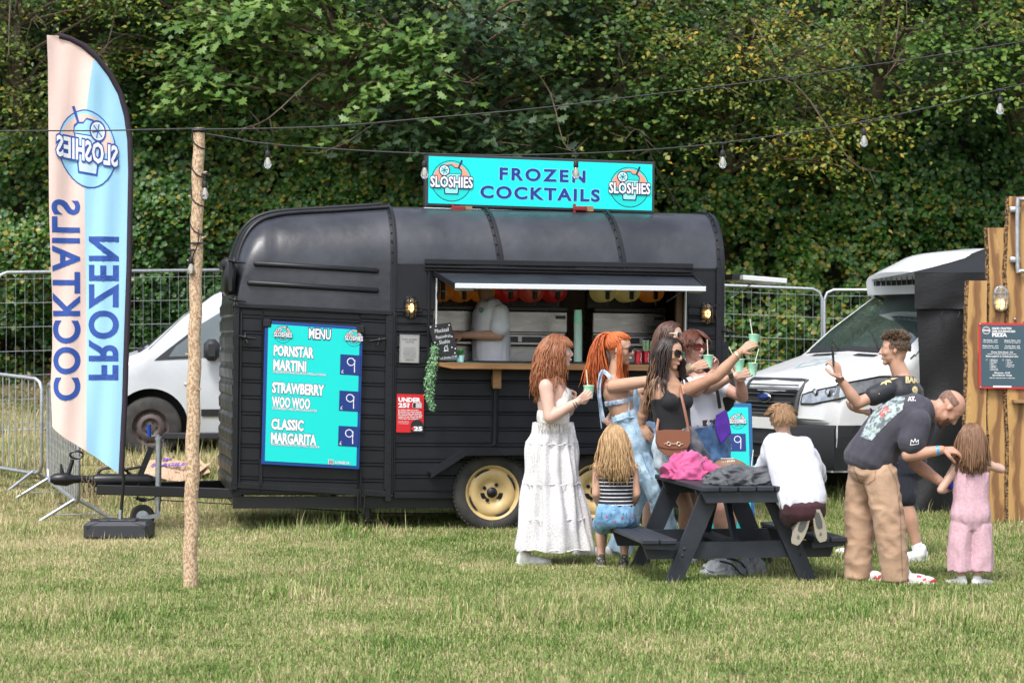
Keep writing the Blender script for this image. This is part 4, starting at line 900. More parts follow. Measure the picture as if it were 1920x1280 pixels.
slush_machine(['lemon', 'lemon', 'orange'], [1136, 1181, 1226], 1112, 1247, 'slush machine with yellow bowls at the right end of the hatch')
mb = MB(); mb.box(((WX0 + WX1) / 2, .93, cz - .06), (WX1 - WX0 - .05, .6, .09), bev=.004); tb(mb, 'back_counter', OAK)
def onbar(px, y): p = tp(px, 660, y); p.z = cz - .004; return TM @ p
c = onbar(1084, .12); cs = empty('cup_stack', c, 'tall stack of mint paper cups standing on the counter', 'cups')
MINT = M('mint_paper', (.42, .90, .66), .6); MINTP = M('pale_paper', (.55, .72, .62), .6)
mb = MB()
for k in range(22): mb.lathe([(.031, 0), (.0375, .0145), (.0375, .017), (.034, .017)], c + Vector((0, 0, .012 + k * .0155)), seg=20)
mb.build('lower_cups', MINTP, cs, 40)
mb = MB()
for k in range(3): mb.lathe([(.036, 0), (.031, .012 + (.075 if k == 2 else 0)), (.027, .012 + (.075 if k == 2 else 0))], c + Vector((0, 0, .355 + k * .012)), seg=20)
mb.build('top_cup', MINT, cs, 40)
RED = M('can_red', (.50, .008, .014), .3, .3)
for k, px in enumerate((1197, 1211)):
    c = onbar(px, .02 + .05 * k); o = MB(); o.lathe([(.024, 0), (.033, .008), (.033, .108), (.026, .118), (.026, .122), (.023, .119)], c, seg=20)
    e = empty('soda_can', c, 'red soda can on the counter, %s' % ('nearer the ponytail woman' if k == 0 else 'beside the straws'), 'can', group='soda cans on the counter'); o.build('body', RED, e, 40)
    mb = MB(); mb.lathe([(.0265, .118), (.0265, .1225), (.023, .119)], c, seg=20); mb.build('lid', STEEL, e, 40)
    Pq = Print((0, 0, 0), (1, 0, 0), (0, 0, 1), fn=lambda u, v, l, c=c: c + Vector((math.sin(u / .033) * (.0333 + l), -math.cos(u / .033) * (.0333 + l), v)), sub=.012, th=.0003); Pq.text('Coke', .012, .05, .03, WHITE, 1, align='CENTER', width=.05, shear=.3) if False else Pq.line([(.028, .02), (.02, .05), (.03, .075), (.024, .1)], .007, WHITE, 1); Pq.build('label_print', e)
STR = M('straw_green', (.25, .6, .12), .6); STW = M('straw_white', (.75, .78, .7), .6)
def straw(a, b, name, parent, r=.0033):
    a, b = Vector(a), Vector(b); mb = MB(); mb.cyl(a, b, r, 8); o = mb.build(name, STW, parent, 60); d = (b - a); L_ = d.length; s_, u_ = frame_of(d); m2 = MB()
    for ph in (0, PI):
        pts = []; k = max(8, int(L_ / .006)); V = []
        for i in range(k + 1):
            t = i / k; an = t * L_ / .022 * 2 * PI + ph; 
            for da in (0, 1.1): V.append(a + d * t + (s_ * math.cos(an + da) + u_ * math.sin(an + da)) * (r + .0004))
        m2.add(V, [(2 * i, 2 * i + 1, 2 * i + 3, 2 * i + 2) for i in range(k)])
    m2.build('stripe', STR, o, 60); return o
c = onbar(1213, .1); sb = empty('straw_holder', c, 'bundle of green striped paper straws standing behind the cans', 'straws')
mb = MB(); mb.lathe([(.03, 0), (.036, .11), (.033, .11)], c, seg=16); mb.build('holder', M('holder_purple', (.1, .02, .08), .4), sb, 40)
mb = MB(); m2 = MB()
for k in range(34):
    a_ = random.uniform(0, 6.28); rr = .024 * random.random() ** .5; q = c + Vector((rr * math.cos(a_), rr * math.sin(a_), .03)); t_ = q + Vector((rr * math.cos(a_) * .5 + random.uniform(-.004, .004), 0, .18 + random.uniform(-.006, .004)))
    mb.cyl(q, t_, .0032, 6)
    for j in range(7): f = .3 + j * .1; m2.cyl(q.lerp(t_, f), q.lerp(t_, f + .05), .0035, 6)
mb.build('straws', STW, sb, 60)['kind'] = 'stuff'; m2.build('straw_stripes', STR, sb, 60)['kind'] = 'stuff'
# ---------------------------------------------------------------- feather flag
FD = 18.45; SCF = F / FD
def fl_at(px, py, l=0.):
    u, v = (px - 170) / SCF, CH + (640 - py) / SCF
    wv = .018 * math.sin(u * 16 + v * 1.1) * sstep(.0, .3, (px_r(py) - px) / SCF) + .012 * math.sin(u * 31 - v * 2.6 + 1) * sstep(0, .2, (px_r(py) - px) / SCF) + .03 * math.sin(v * 1.3) * (170 - px) / 70
    return Vector(((170 - 960) / SCF + u, FD + wv + (px - 232) * .0012 - l, v))
_R = [(68, 98), (70, 112), (75, 138), (88, 163), (110, 188), (140, 211), (175, 229), (215, 240), (260, 246), (320, 248), (500, 246), (750, 239), (892, 232)]
_L = [(68, 97), (120, 99), (400, 101), (560, 105), (650, 104), (720, 100), (800, 103), (820, 128), (845, 166), (892, 231)]
def interp(tab, y):
    if y <= tab[0][0]: return tab[0][1]
    for (y0, x0), (y1, x1) in zip(tab[:-1], tab[1:]):
        if y <= y1: return lerp(x0, x1, (y - y0) / (y1 - y0))
    return tab[-1][1]
def px_r(y): return interp(_R, y)
_S = [(68, 100), (112, 178), (200, 167), (360, 162), (590, 164), (765, 165), (892, 166)]
fb = gnd(224, 1005); flag = empty('feather_flag', (fb.x, FD, 0), 'tall feather flag in pale pink and sky blue with mirrored lettering', 'flag')
FPK = M('flag_pink', (.78, .585, .52), .75, bump=(25, .15, .01), sheen=.1); FBL = M('flag_blue', (.34, .62, .80), .75, bump=(25, .15, .01)); FSL = M('flag_sleeve', (.025, .015, .025), .8, bump=(60, .5, .005))
ys = list(np.arange(72, 892, 5)) + [891]
def strip(fa, fb_, n, name, mat, l=0.):
    rows = []
    for y in ys:
        a_, b_ = fa(y), fb_(y); b_ = max(a_ + .3, b_); rows.append([fl_at(lerp(a_, b_, k / n), y, l) for k in range(n + 1)])
    m_ = MB(); m_.grid(rows)
    back = [[p + Vector((0, .004, 0)) for p in r] for r in rows]; m_.grid(back); o = m_.build(name, mat, flag, 180); return o
Lf = lambda y: interp(_L, y); Sf = lambda y: min(max(interp(_S, y), Lf(y)), px_r(y) - 9); Rf = lambda y: px_r(y) - 8
strip(Lf, lambda y: max(Lf(y), Sf(y)) if y > 112 else Rf(y), 8, 'pink_cloth', FPK); strip(lambda y: Sf(y) if y > 112 else Rf(y) - .2, Rf, 8, 'blue_cloth', FBL)
mb = MB(); mb.tube([fl_at(px_r(y) - 4, y, .0) for y in ys], [.023] * len(ys), 8); mb.build('pole_sleeve', FSL, flag, 60)
mb = MB(); mb.tube([fl_at(233, 890), Vector(((228 - 960) / SCF, FD, CH + (640 - 950) / SCF)), Vector(((226 - 960) / SCF, FD, CH + (640 - 985) / SCF))], .013, 10); mb.build('pole', BLKS, flag, 60)
mb = MB(); mb.cyl(Vector(((226 - 960) / SCF, FD, CH + (640 - 955) / SCF)), Vector(((225 - 960) / SCF, FD, CH + (640 - 990) / SCF)), .016, 12); mb.build('spigot', GALV, flag, 60)
bx = (224 - 960) / SCF; mb = MB(); mb.box((bx, FD, .075), (.53, .34, .15), bev=.03); mb.box((bx, FD, .155), (.3, .2, .02), bev=.008)
for s_ in (-1, 1): mb.beam((bx + s_ * .06, FD - .11, .155), (bx + s_ * .24, FD - .172, .11), .02, .02); mb.beam((bx + s_ * .05, FD, .163), (bx + s_ * .24, FD + .02, .156), .016, .012)
mb.build('water_base', M('grey_plastic', (.028, .03, .036), .5, bump=(90, .2, .003)), flag, 30)
P = Print((0, 0, 0), (1, 0, 0), (0, 0, 1), fn=lambda u, v, l: fl_at(u, -v, l + .002), sub=12, th=.0012)
FBI = M('flag_ink', '#2c4f9e', .7)
def vtext(t, xb, y0, y1, hgt):
    V, Fc = text_geo(t, 1., .028, 'LEFT', 1., 1.12, 0., 6); x0 = min(v[0] for v in V); x1 = max(v[0] for v in V)
    P.raw([(xb + v[1] / .73 * hgt, -(y0 + (y1 - y0) * (v[0] - x0) / (x1 - x0))) for v in V], Fc, FBI, 1)
vtext('COCKTAILS', 108, 750, 376, 47); vtext('FROZEN', 171, 712, 444, 54); P.build('lettering', flag)
P = Print((0, 0, 0), (1, 0, 0), (0, 0, 1), fn=lambda u, v, l: fl_at(168 + u * .70 - v * .0, 281 - v - (-u * .12), l + .002), sub=12, th=.0012)
logo(P, 0, 0, 73, 1, mir=-1, top=M('flag_pink2', (.75, .54, .47), .7), bot=M('flag_blue2', (.32, .62, .82), .7), ink=FBI, fill=M('flag_pale', (.55, .72, .86), .7)); P.build('logo', flag)
# ---------------------------------------------------------------- spruce pole and string lights
PD = 14.69; pb, pt = at(356, 1112, PD), at(373, 240, PD)
pole = empty('timber_pole', (pb.x, PD, 0), 'debarked spruce pole carrying the string lights near the flag', 'pole')
BARKP = M('spruce_bark', (.34, .20, .12), .9, col2=(.62, .47, .31), nscale=85, contrast=(.42, .56), stretch=(1, 1, .6), bump=(110, .8, .006))
mb = MB(); npt = 60; pts = [pb.lerp(pt, i / npt) + Vector((.004 * math.sin(i * .9), 0, 0)) for i in range(npt + 1)]; mb.tube(pts, [lerp(.048, .037, i / npt) + random.uniform(-.0007, .0007) for i in range(npt + 1)], 18)
mb.build('shaft', BARKP, pole, 50)
for k in range(13):
    t = random.random(); p = pb.lerp(pt, .12 + .8 * t); a_ = random.choice((0.1, PI, 2.9, 5.5, -.6)); d = Vector((math.cos(a_), -abs(math.sin(a_)), .25)); mb = MB(); mb.tube([p + d * .035, p + d * .06], [.008, .005], 6); mb.build('branch_stub', BARKP, pole, 40)
CAB = M('cable_rubber', (.016, .016, .018), .5); GLS = M('clear_bulb_glass', (.9, .92, .93), .05, trans=.85, spec=.5); FIL = M('bulb_core', (.75, .66, .5), .5, emit=((1, .9, .75), .25))
fr_ = lambda px, py, dd=0: at(px, py, PD + dd)
mb = MB(); w_ = []
for i in range(70):
    t = i / 69; y = lerp(245, 470, t); a_ = t * 2 * PI * 4.2 + 2.2; r_ = .044; c = pb.lerp(pt, (1112 - y) / 872); w_.append(c + Vector((math.cos(a_) * r_, math.sin(a_) * r_, .03 * math.sin(a_))))
mb.tube(w_, .0042, 6); mb.tube(catmull([fr_(373, 430, -.05), fr_(371, 455, -.06), fr_(362, 480, -.05), fr_(358, 490, -.02)], 4), .004, 6); mb.box(fr_(372, 456, -.045), (.10, .01, .012)); mb.box(fr_(373, 245, 0), (.085, .09, .028), bev=.01); mb.build('wrapped_cable', CAB, pole, 60)
def bulb(p, label, group='clear festoon bulbs'):
    e = empty('festoon_bulb', p, label, 'bulb', group=group); mb = MB(); mb.lathe([(.001, 0), (.0045, -.001), (.0045, -.05), (.013, -.052), (.016, -.06), (.016, -.09), (.013, -.094), (.001, -.094)], p, seg=14); mb.box(p + Vector((0, 0, -.006)), (.05, .014, .016), bev=.005); mb.build('socket', CAB, e, 40)
    mb = MB(); mb.lathe([(.011, -.092), (.013, -.102), (.022, -.125), (.0245, -.14), (.021, -.157), (.011, -.168), (.001, -.171)], p, seg=16); g = mb.build('glass', GLS, e, 180)
    mb = MB(); mb.lathe([(.004, -.095), (.007, -.12), (.006, -.15), (.001, -.152)], p, seg=8); c = mb.build('filament', FIL, e, 60); return e
c1 = [fr_(x, y) for x, y in ((-420, 252), (0, 246), (190, 245), (372, 241))]; c2 = [fr_(x, y) for x, y in ((374, 243), (600, 238), (800, 222), (1000, 204), (1200, 180), (1500, 142), (1920, 78), (2500, -20))]
mb = MB(); mb.tube(catmull(c1, 8), .0048, 6); mb.tube(catmull(c2, 8), .0048, 6); o = mb.build('support_cable', CAB, None, 60); tag(o, 'thin bare black cable running from left edge over the pole to upper right', 'cable')
pts2 = [(376, 249), (440, 260), (502, 270), (650, 281), (796, 288), (940, 291), (1080, 288), (1220, 281), (1355, 268), (1490, 249), (1620, 228), (1750, 200), (1875, 168), (1940, 152), (2240, 70)]
mb = MB(); mb.tube(catmull([fr_(*p) for p in pts2], 5), .0048, 6); o = mb.build('festoon_cable', CAB, None, 60); tag(o, 'sagging black festoon cable holding six clear bulbs in front of the sign', 'cable')
for (x, y, l) in ((502, 268, 'clear bulb hanging just right of the timber pole'), (796, 287, 'clear bulb hanging at the left edge of the roof sign'), (1080, 287, 'clear bulb hanging over the letter N of the roof sign'), (1355, 267, 'clear bulb hanging over the tail end of the trailer'), (1620, 227, 'clear bulb hanging against trees between trailer and stall'), (1875, 167, 'clear bulb hanging above the wooden stall')): bulb(fr_(x, y), l)
bulb(fr_(358, 482 - 15, -.05), 'clear bulb dangling low on the timber pole'); bulb(fr_(384, 325, -.02), 'clear bulb tucked against the upper right of the pole')
# ---------------------------------------------------------------- parked vans
VW = M('van_white_paint', (.74, .75, .76), .3, coat=.4, col2=(.66, .67, .67), nscale=2.5); VS = M('van_silver_paint', (.62, .65, .68), .32, .15, coat=.4, col2=(.55, .57, .6), nscale=2)
VPL = M('van_black_plastic', (.02, .021, .024), .55, bump=(120, .15, .003)); VGL = M('van_window_glass', (.065, .095, .09), .03, spec=1., coat=1., col2=(.03, .045, .042), nscale=1.5); CHR = M('chrome', (.7, .7, .72), .12, 1.)  # window glass base colour lightened to stand for reflected sky
HLG = M('headlight_glass', (.50, .53, .57), .06, .5, col2=(.26, .28, .3), nscale=9, contrast=(.4, .6), coat=.8)
class Van:
    def __init__(s, name, label, loc, heading, prof, belt, roofz, w, z0, L_, paint, nose, tumble, wheels, wr, warp=.06, narrow=.3):
        s.warp, s.narrow = warp, narrow
        s.prof, s.belt, s.roofz, s.w, s.z0, s.L, s.nose, s.tumble = prof, belt, roofz, w, z0, L_, nose, tumble
        s.r = empty(name, loc, label, 'van', rz=heading); s.paint = paint
        xs = sorted(set([0, .02, .06, .12] + [p[0] for p in prof] + list(np.linspace(.2, L_, 46))))
        rings = [s.sec(x) for x in xs if x <= L_]
        mb = MB(); mb.loft(rings); me_o = mb.build('body', paint, None, 0, fix=True)
        me_o.matrix_world = root_mat(s.r)
        cut = MB()
        for wx in wheels: cut.cyl((wx, -w * 2, wr + .02), (wx, w * 2, wr + .02), wr + .075, 40)
        co = cut.build('cut', paint, None, 0, fix=True); md = me_o.modifiers.new('b', 'BOOLEAN'); md.operation = 'DIFFERENCE'; md.object = co; md.solver = 'EXACT'
        me_o.location = (0, 0, 0); me_o.rotation_euler = (0, 0, 0); bpy.context.view_layer.update()
        dg = bpy.context.evaluated_depsgraph_get(); me = bpy.data.meshes.new_from_object(me_o.evaluated_get(dg)); bpy.data.objects.remove(me_o); bpy.data.objects.remove(co)
        me.materials.clear(); s.body = link(me, 'body', s.r, paint, 38)
        mb = MB(); 
        for wx in wheels: mb = MB(); mb.cyl((wx, -w + .3, wr + .02), (wx, w - .3, wr + .02), wr + .074, 30); mb.build('wheel_liner', DK, s.r, 40, world=False)
    def top(s, x): return interp(s.prof, x)
    def plan(s, x):
        n = s.nose; t = max(0, 1 - x / n); return s.w * (1 - s.narrow * t ** 2.6) * (1 - .03 * max(0, (x - s.L + .3) / .3))
    def hw(s, x, z):
        b = interp(s.belt, x); w = s.plan(x) 
        if z > b: w -= s.tumble * (z - b) / max(.3, s.roofz - b)
        if z < s.z0 + .3: w -= .05 * (1 - (z - s.z0) / .3)
        return w
    def W(s, x, y, z): return Vector((x + s.warp * min(1, abs(y) / s.w) ** 2.4 * max(0, 1 - x / 1.3), y, z))
    def sec(s, x):
        zt = s.top(x); rc = min(.14, (zt - s.z0) * .3) ; pts = []; zs_ = list(np.linspace(s.z0, zt - rc, 9))
        for z in zs_: pts.append((x, s.hw(x, z), z))
        wj = s.hw(x, zt - rc)
        for i in range(1, 6): a = PI / 2 * i / 5; pts.append((x, wj - rc * 1.2 * (1 - math.cos(a)), zt - rc + rc * math.sin(a)))
        for t in (.6, .3): pts.append((x, (wj - rc * 1.2) * t, zt + .025 * (1 - t)))
        pts.append((x, 0, zt + .03)); full = pts + [(p[0], -p[1], p[2]) for p in pts[-2::-1]]; return [s.W(*p) for p in full]
    def side_patch(s, name, poly, mat, off=.005, sgn=1, parent=None, n=6):
        mb = MB(); bm = bmesh.new(); vs_ = [bm.verts.new((a, 0, b)) for a, b in poly]; f = bm.faces.new(vs_); bmesh.ops.triangulate(bm, faces=[f])
        for _ in range(3): bmesh.ops.subdivide_edges(bm, edges=[e for e in bm.edges if e.calc_length() > .18], cuts=1); bmesh.ops.triangulate(bm, faces=[f for f in bm.faces if len(f.verts) > 3])
        bm.verts.index_update(); mb.add([s.W(v.co.x, sgn * (s.hw(v.co.x, v.co.z) + off), v.co.z) for v in bm.verts], [tuple(v.index for v in f.verts) for f in bm.faces]); bm.free()
        return mb.build(name, mat, parent or s.r, 0, world=False)
    def top_patch(s, name, x0, x1, inset0, inset1, mat, off=.006, n=14, m=12, parent=None, lo=-1, hi=1):
        rows = []
        for i in range(n + 1):
            x = lerp(x0, x1, i / n); zt = s.top(x); rc = min(.14, (zt - s.z0) * .3); wj = s.hw(x, zt - rc) - lerp(inset0, inset1, i / n); row = []
            for j in range(m + 1):
                t = lerp(lo, hi, j / m); y = t * wj; k = max(0, abs(y) - (s.hw(x, zt - rc) - rc * 1.2)) / (rc * 1.2); z = zt + .03 * (1 - abs(t)) - rc * (1 - math.sqrt(max(0, 1 - min(1, k) ** 2))) * (1 if k > 0 else 0); row.append(s.W(x, y, z + off))
            rows.append(row)
        mb = MB(); mb.grid(rows); return mb.build(name, mat, parent or s.r, 180, world=False)
    def wheel(s, x, sgn, r, rim):
        y = sgn * (s.w - .13); c = Vector((x, y, r)); mb = MB(); W2 = .1
        mb.lathe([(r * .6, -W2), (r * .75, -W2 - .005), (r * .95, -W2 + .01), (r, -W2 + .03), (r, W2 - .03), (r * .95, W2 - .01), (r * .75, W2 + .005), (r * .6, W2)], c, (0, 1, 0), 36, cap=False); t = mb.build('wheel', RUB, s.r, 40, world=False)
        mb = MB(); o = 1 * sgn; mb.lathe([(r * .62, W2 * .9 * o), (r * .6, W2 * 1.0 * o), (r * .55, W2 * .6 * o), (r * .5, W2 * .45 * o), (r * .4, W2 * .75 * o), (r * .3, W2 * .8 * o), (r * .2, W2 * .5 * o), (r * .15, W2 * .55 * o), (.002, W2 * .55 * o)], c, (0, 1, 0), 32, cap=False)
        q = mb.build('rim', rim, t, 50, world=False, fix=False); mb = MB()
        for k in range(10):
            a = 2 * PI * k / 10; p = c + Vector((math.cos(a) * r * .45, o * W2 * .62, math.sin(a) * r * .45)); mb.cyl(p, p + Vector((0, o * .006, 0)), .016, 10)
        for k in range(5):
            a = 2 * PI * k / 5; p = c + Vector((math.cos(a) * r * .19, o * W2 * .5, math.sin(a) * r * .19)); mb.cyl(p, p + Vector((0, o * .02, 0)), .012, 6)
        mb.build('wheel_holes', VPL, t, 0, world=False)
# silver van behind the flag: nose points left; local +x runs from the nose to the tail
DV = 24.0; sc_ = F / DV; wcx = (268 - 960) / sc_
vito = Van('parked_van', 'silver grey van with black mirror parked behind the feather flag', (wcx - .95, DV + .78, .37), .13, [(0, .62), (.05, .78), (.14, .88), (.4, .99), (.8, 1.12), (.9, 1.19), (1.25, 1.50), (1.58, 1.74), (1.85, 1.85), (2.4, 1.90), (4.6, 1.88), (4.78, 1.7)],
           [(0, .8), (.8, 1.0), (4.8, 1.08)], 1.87, .95, .22, 4.78, VS, .9, .14, (.92, 4.0), .32)
for sg in (-1, 1):
    vito.wheel(.92, sg, .325, M('bare_steel_wheel', (.10, .075, .07), .6, .2)); vito.wheel(4.0, sg, .325, MATS['bare_steel_wheel'])
    w1 = vito.side_patch('door_window', [(1.36, 1.06), (2.5, 1.07), (2.5, 1.65), (1.80, 1.63), (1.36, 1.36)], VGL, .006, sg); vito.side_patch('quarter_frame', [(.94, 1.03), (1.34, 1.05), (1.34, 1.34), (1.30, 1.30), (1.07, 1.13)], VPL, .005, sg); vito.side_patch('quarter_window', [(1.10, 1.07), (1.31, 1.075), (1.31, 1.27), (1.18, 1.18)], VGL, .009, sg)
    vito.side_patch('rub_strip', [(1.45, .44), (3.5, .44), (3.5, .515), (1.45, .515)], VPL, .012, sg)
    mb = MB(); p = [Vector((1.35, sg * (vito.hw(1.35, z) + .0035), z)) for z in np.linspace(.3, 1.4, 16)]; mb.tube(p, .004, 4); mb.build('door_seam', DK, vito.r, 0, world=False)
    mb = MB(); mb.ball((1.30, sg * (vito.hw(1.3, .72) + .004), .78), (.035, .012, .02), 12, 6); mb.build('indicator', M('indicator_lens', (.5, .4, .35), .2), vito.r, 60, world=False)
    mb = MB(); mb.box((1.56, sg * (vito.w + .13), 1.14), (.17, .2, .23), bev=.05); mb.box((1.56, sg * (vito.w + .0), 1.08), (.08, .14, .06), bev=.01); mb.build('mirror', VPL, vito.r, 40, world=False)
    mb = MB(); mb.box((2.2, sg * (vito.w - .02), .235), (2.3, .06, .07), bev=.01); mb.build('sill', VPL, vito.r, 40, world=False)
    mb = MB(); mb.box((.22, sg * (vito.plan(.2) - .12), .72), (.22, .26, .17), bev=.04); mb.build('headlight', HLG, vito.r, 40, world=False)
vito.top_patch('windscreen', .88, 1.70, .05, .10, VGL); mb = MB(); mb.box((.03, 0, .42), (.16, 1.5, .3), bev=.05); mb.build('bumper', VPL, vito.r, 40, world=False)
mb = MB(); mb.tube([(.80, -.6, 1.17), (.95, -.2, 1.25), (1.05, .2, 1.33)], .01, 5); mb.tube([(.80, .1, 1.17), (.98, .5, 1.26)], .01, 5); mb.box((.84, 0, 1.14), (.12, 1.5, .05), bev=.01); mb.build('wiper', VPL, vito.r, 40, world=False)
# white refrigerated van at right
hd = math.radians(90 - 64); # direction nose -> tail measured from +X
P0 = Vector(((1437 - 960) / F * 22.45, 22.45, .10))
tr = Van('refrigerated_van', 'large white van with black grille parked behind the phone photographer', P0, hd, [(0, .75), (.03, .95), (.08, 1.08), (.2, 1.16), (.5, 1.245), (.95, 1.36), (1.02, 1.40), (1.4, 1.68), (1.8, 1.95), (2.0, 2.06), (2.3, 2.14), (2.8, 2.19), (5.4, 2.2), (5.5, 2.05)],
         [(0, .9), (.5, 1.12), (1, 1.22), (5.5, 1.28)], 2.2, 1.02, .25, 5.5, VW, .6, .16, (1.0, 4.4), .34, .24, .08)
def front_pt(y, z, off=0.):      # point on the van's nose at lateral y, height z
    x = interp([(0, 0), (.75, 0), (.95, .03), (1.08, .08), (1.16, .2), (1.3, .6)], z); return Vector((x + .24 * min(1, abs(y) / 1.02) ** 2.4 - off - .004, y, z))
for sg in (-1, 1):
    tr.wheel(1.0, sg, .345, GALV); tr.wheel(4.4, sg, .345, GALV)
    tr.side_patch('door_window', [(1.5, 1.25), (2.5, 1.27), (2.5, 1.85), (2.05, 1.84), (1.62, 1.52)], VGL, .006, sg); tr.side_patch('wing_cladding', [(.0, .27), (.56, .27), (.57, .5), (.62, .70), (.0, .70)], VPL, .008, sg); tr.side_patch('sill_cladding', [(1.45, .27), (3.9, .27), (3.9, .55), (1.45, .55)], VPL, .008, sg)
    mb = MB(); mb.box((1.75, sg * (tr.w + .16), 1.42), (.16, .22, .36), bev=.05); mb.build('mirror', VPL, tr.r, 40, world=False)
    mb = MB(); rows = []
    for i in range(15):
        t = i / 14; zlo = lerp(.90, 1.07, max(0, t - .15) / .85); zhi = lerp(.985, 1.165, min(1, t * 1.15) ** .8)
        if t < .4: rows.append([front_pt(sg * lerp(.52, .92, t / .4), z, .004) for z in np.linspace(zlo, zhi, 5)])
        else: x = .66 * ((t - .4) / .6) ** 1.2; rows.append([tr.W(x, sg * (tr.hw(x, z) + .006), z) for z in np.linspace(zlo, zhi, 5)])
    mb.grid(rows); hl = mb.build('headlight', HLG, tr.r, 180, world=False)
    for yy, rr_ in ((.66, .045), (.80, .05)): mb = MB(); mb.lathe([(.001, -.004), (rr_ * .7, -.006), (rr_, .006), (rr_ * 1.1, .004)], front_pt(sg * yy, 1.0, .004), Vector((1, 0, 0)), 18, cap=False); mb.build('lamp_reflector', CHR, hl, 60, world=False)
    mb = MB(); mb.tube([r_[0] for r_ in rows] + [r_[-1] for r_ in rows[::-1]] + [rows[0][0]], .008, 5); mb.build('lamp_rim', VPL, hl, 60, world=False)
tr.top_patch('windscreen', 1.03, 1.97, .03, .08, VGL); tr.top_patch('bonnet_vent', .86, .93, .12, .12, VPL, .006, 3, 6, lo=-.62, hi=-.25); tr.top_patch('bonnet_vent', .86, .93, .12, .12, VPL, .006, 3, 6, lo=.15, hi=.62)
tr.top_patch('cowl', .97, 1.04, .04, .04, VPL, .008, 3, 10)
mb = MB(); mb.tube([(.99, -.5, 1.42), (1.2, -.1, 1.56), (1.28, .1, 1.62)], .01, 5); mb.tube([(.99, .2, 1.42), (1.15, .55, 1.51), (1.3, .75, 1.58)], .01, 5); mb.build('wiper', VPL, tr.r, 40, world=False)
mb = MB(); rings = [[front_pt(y, z, .0) for z in (.27, .3, .45, .66, .70)] + [front_pt(y, z, 0) + Vector((.2, 0, 0)) for z in (.70, .27)] for y in np.linspace(-.93, .93, 19)]; [r_.__setitem__(slice(1, 4), [v - Vector((.02, 0, 0)) for v in r_[1:4]]) for r_ in rings]; mb.loft(rings); mb.build('bumper', VPL, tr.r, 40, world=False, fix=True)
def gshape(z): return .44 + .05 * (z - .78) / .33
mb = MB(); mb.loft([[front_pt(y * gshape(z), z, .02) for z in (.79, .95, 1.12)] + [front_pt(y * gshape(z), z, -.05) for z in (1.12, .79)] for y in np.linspace(-1, 1, 13)]); g = mb.build('grille', DK, tr.r, 40, world=False, fix=True)
GR = M('grille_grey', (.06, .065, .07), .35)
for z in (.825, .865, .905, .985, 1.03, 1.075):
    mb = MB(); mb.tube([front_pt(y * gshape(z) * .94, z, .035) for y in np.linspace(-1, 1, 13)], .013, 6, flat=.6); mb.build('slat', GR, g, 40, world=False)
mb = MB(); mb.tube([front_pt(y * gshape(.8), .79, .025) for y in np.linspace(-1, 1, 11)] + [front_pt(gshape(1.1), z, .025) for z in (.9, 1.0, 1.1)] + [front_pt(y * gshape(1.1), 1.125, .025) for y in np.linspace(1, -1, 11)] + [front_pt(-gshape(1.1), z, .025) for z in (1.0, .9, .79)], .02, 6); mb.build('grille_surround', GR, g, 50, world=False)
mb = MB(); mb.ball(front_pt(0, .95, .05), (.03, .12, .055), 20, 8); ob = mb.build('badge', CHR, g, 60, world=False); mb = MB(); mb.ball(front_pt(0, .95, .058), (.03, .108, .046), 20, 8); mb.build('badge_oval', M('badge_blue', (.004, .02, .12), .2), g, 60, world=False)
for zz in (.36, .5):
    mb = MB(); mb.tube([front_pt(y, zz, .022) for y in np.linspace(-.62, .62, 9)], .03, 6, flat=.8); mb.build('air_intake', DK, tr.r, 0, world=False)
mb = MB(); mb.box(front_pt(0, .70, .035), (.012, .52, .111), bev=.002); pl8 = mb.build('number_plate', M('plate_white', (.78, .78, .76), .4), tr.r, 0, world=False)
RM = root_mat(tr.r); P = Print(RM @ (front_pt(.25, .665, .042)), RM.to_3x3() @ Vector((0, -1, 0)), (0, 0, 1)); P.text('P65 TMY', .045, .0, .07, BLACKP, 1, width=.41, offset=.04); P.rect(.004, -.012, .035, .08, BLUE, 1); P.build('lettering', pl8)
mb = MB(); rings = []
for i in range(11):       # fridge unit over the cab
    t = i / 10; x = 1.60 + 1.35 * t; h = .34 * min(1, .55 + t * 1.4) * (1 if t < .9 else .8); zb_ = 2.02 + .10 * min(1, t * 1.5); rings.append([Vector((x - .08 * max(0, math.sin(a)) * (1 - t), .66 * math.copysign(abs(math.cos(a)) ** .7, math.cos(a)) * (.88 + .12 * min(1, t * 3)), zb_ + (h * math.sin(a) ** .6 if math.sin(a) > 0 else -.04))) for a in np.linspace(.001, 2 * PI + .001, 24, endpoint=False)])
mb.loft(rings); fr = mb.build('fridge_unit', VW, tr.r, 50, world=False, fix=True)
mb = MB(); mb.box((1.585, 0, 2.13), (.04, .86, .13), bev=.018); mb.build('fridge_grille', DK, fr, 30, world=False)
for y in np.linspace(-.36, .36, 9): mb = MB(); mb.cyl((1.555, y, 2.07), (1.555, y, 2.19), .005, 5); mb.build('grille_bar', GALV, fr, 0, world=False)
SH = M('bonnet_decal', (.42, .56, .62), .4)
rows_=[]; 
def bon(u, v, l):      # decal mapped on the bonnet
    x = .30 + v; y = .02 - u; return RM @ Vector((x, y, tr.top(x) + .03 * (1 - abs(y)) + .006 + l))
P = Print((0, 0, 0), (1, 0, 0), (0, 0, 1), fn=bon, sub=.08); P.line([(-.15, .38), (.15, .38), (.15, .2), (0, .06), (-.15, .2), (-.15, .38)], .022, SH); P.ring(0, .23, .09, .02, SH, 1, 0, PI); P.text('FRESH', -.12, .40, .05, SH, width=.24); 
P.G and P.build('decal', tr.r)
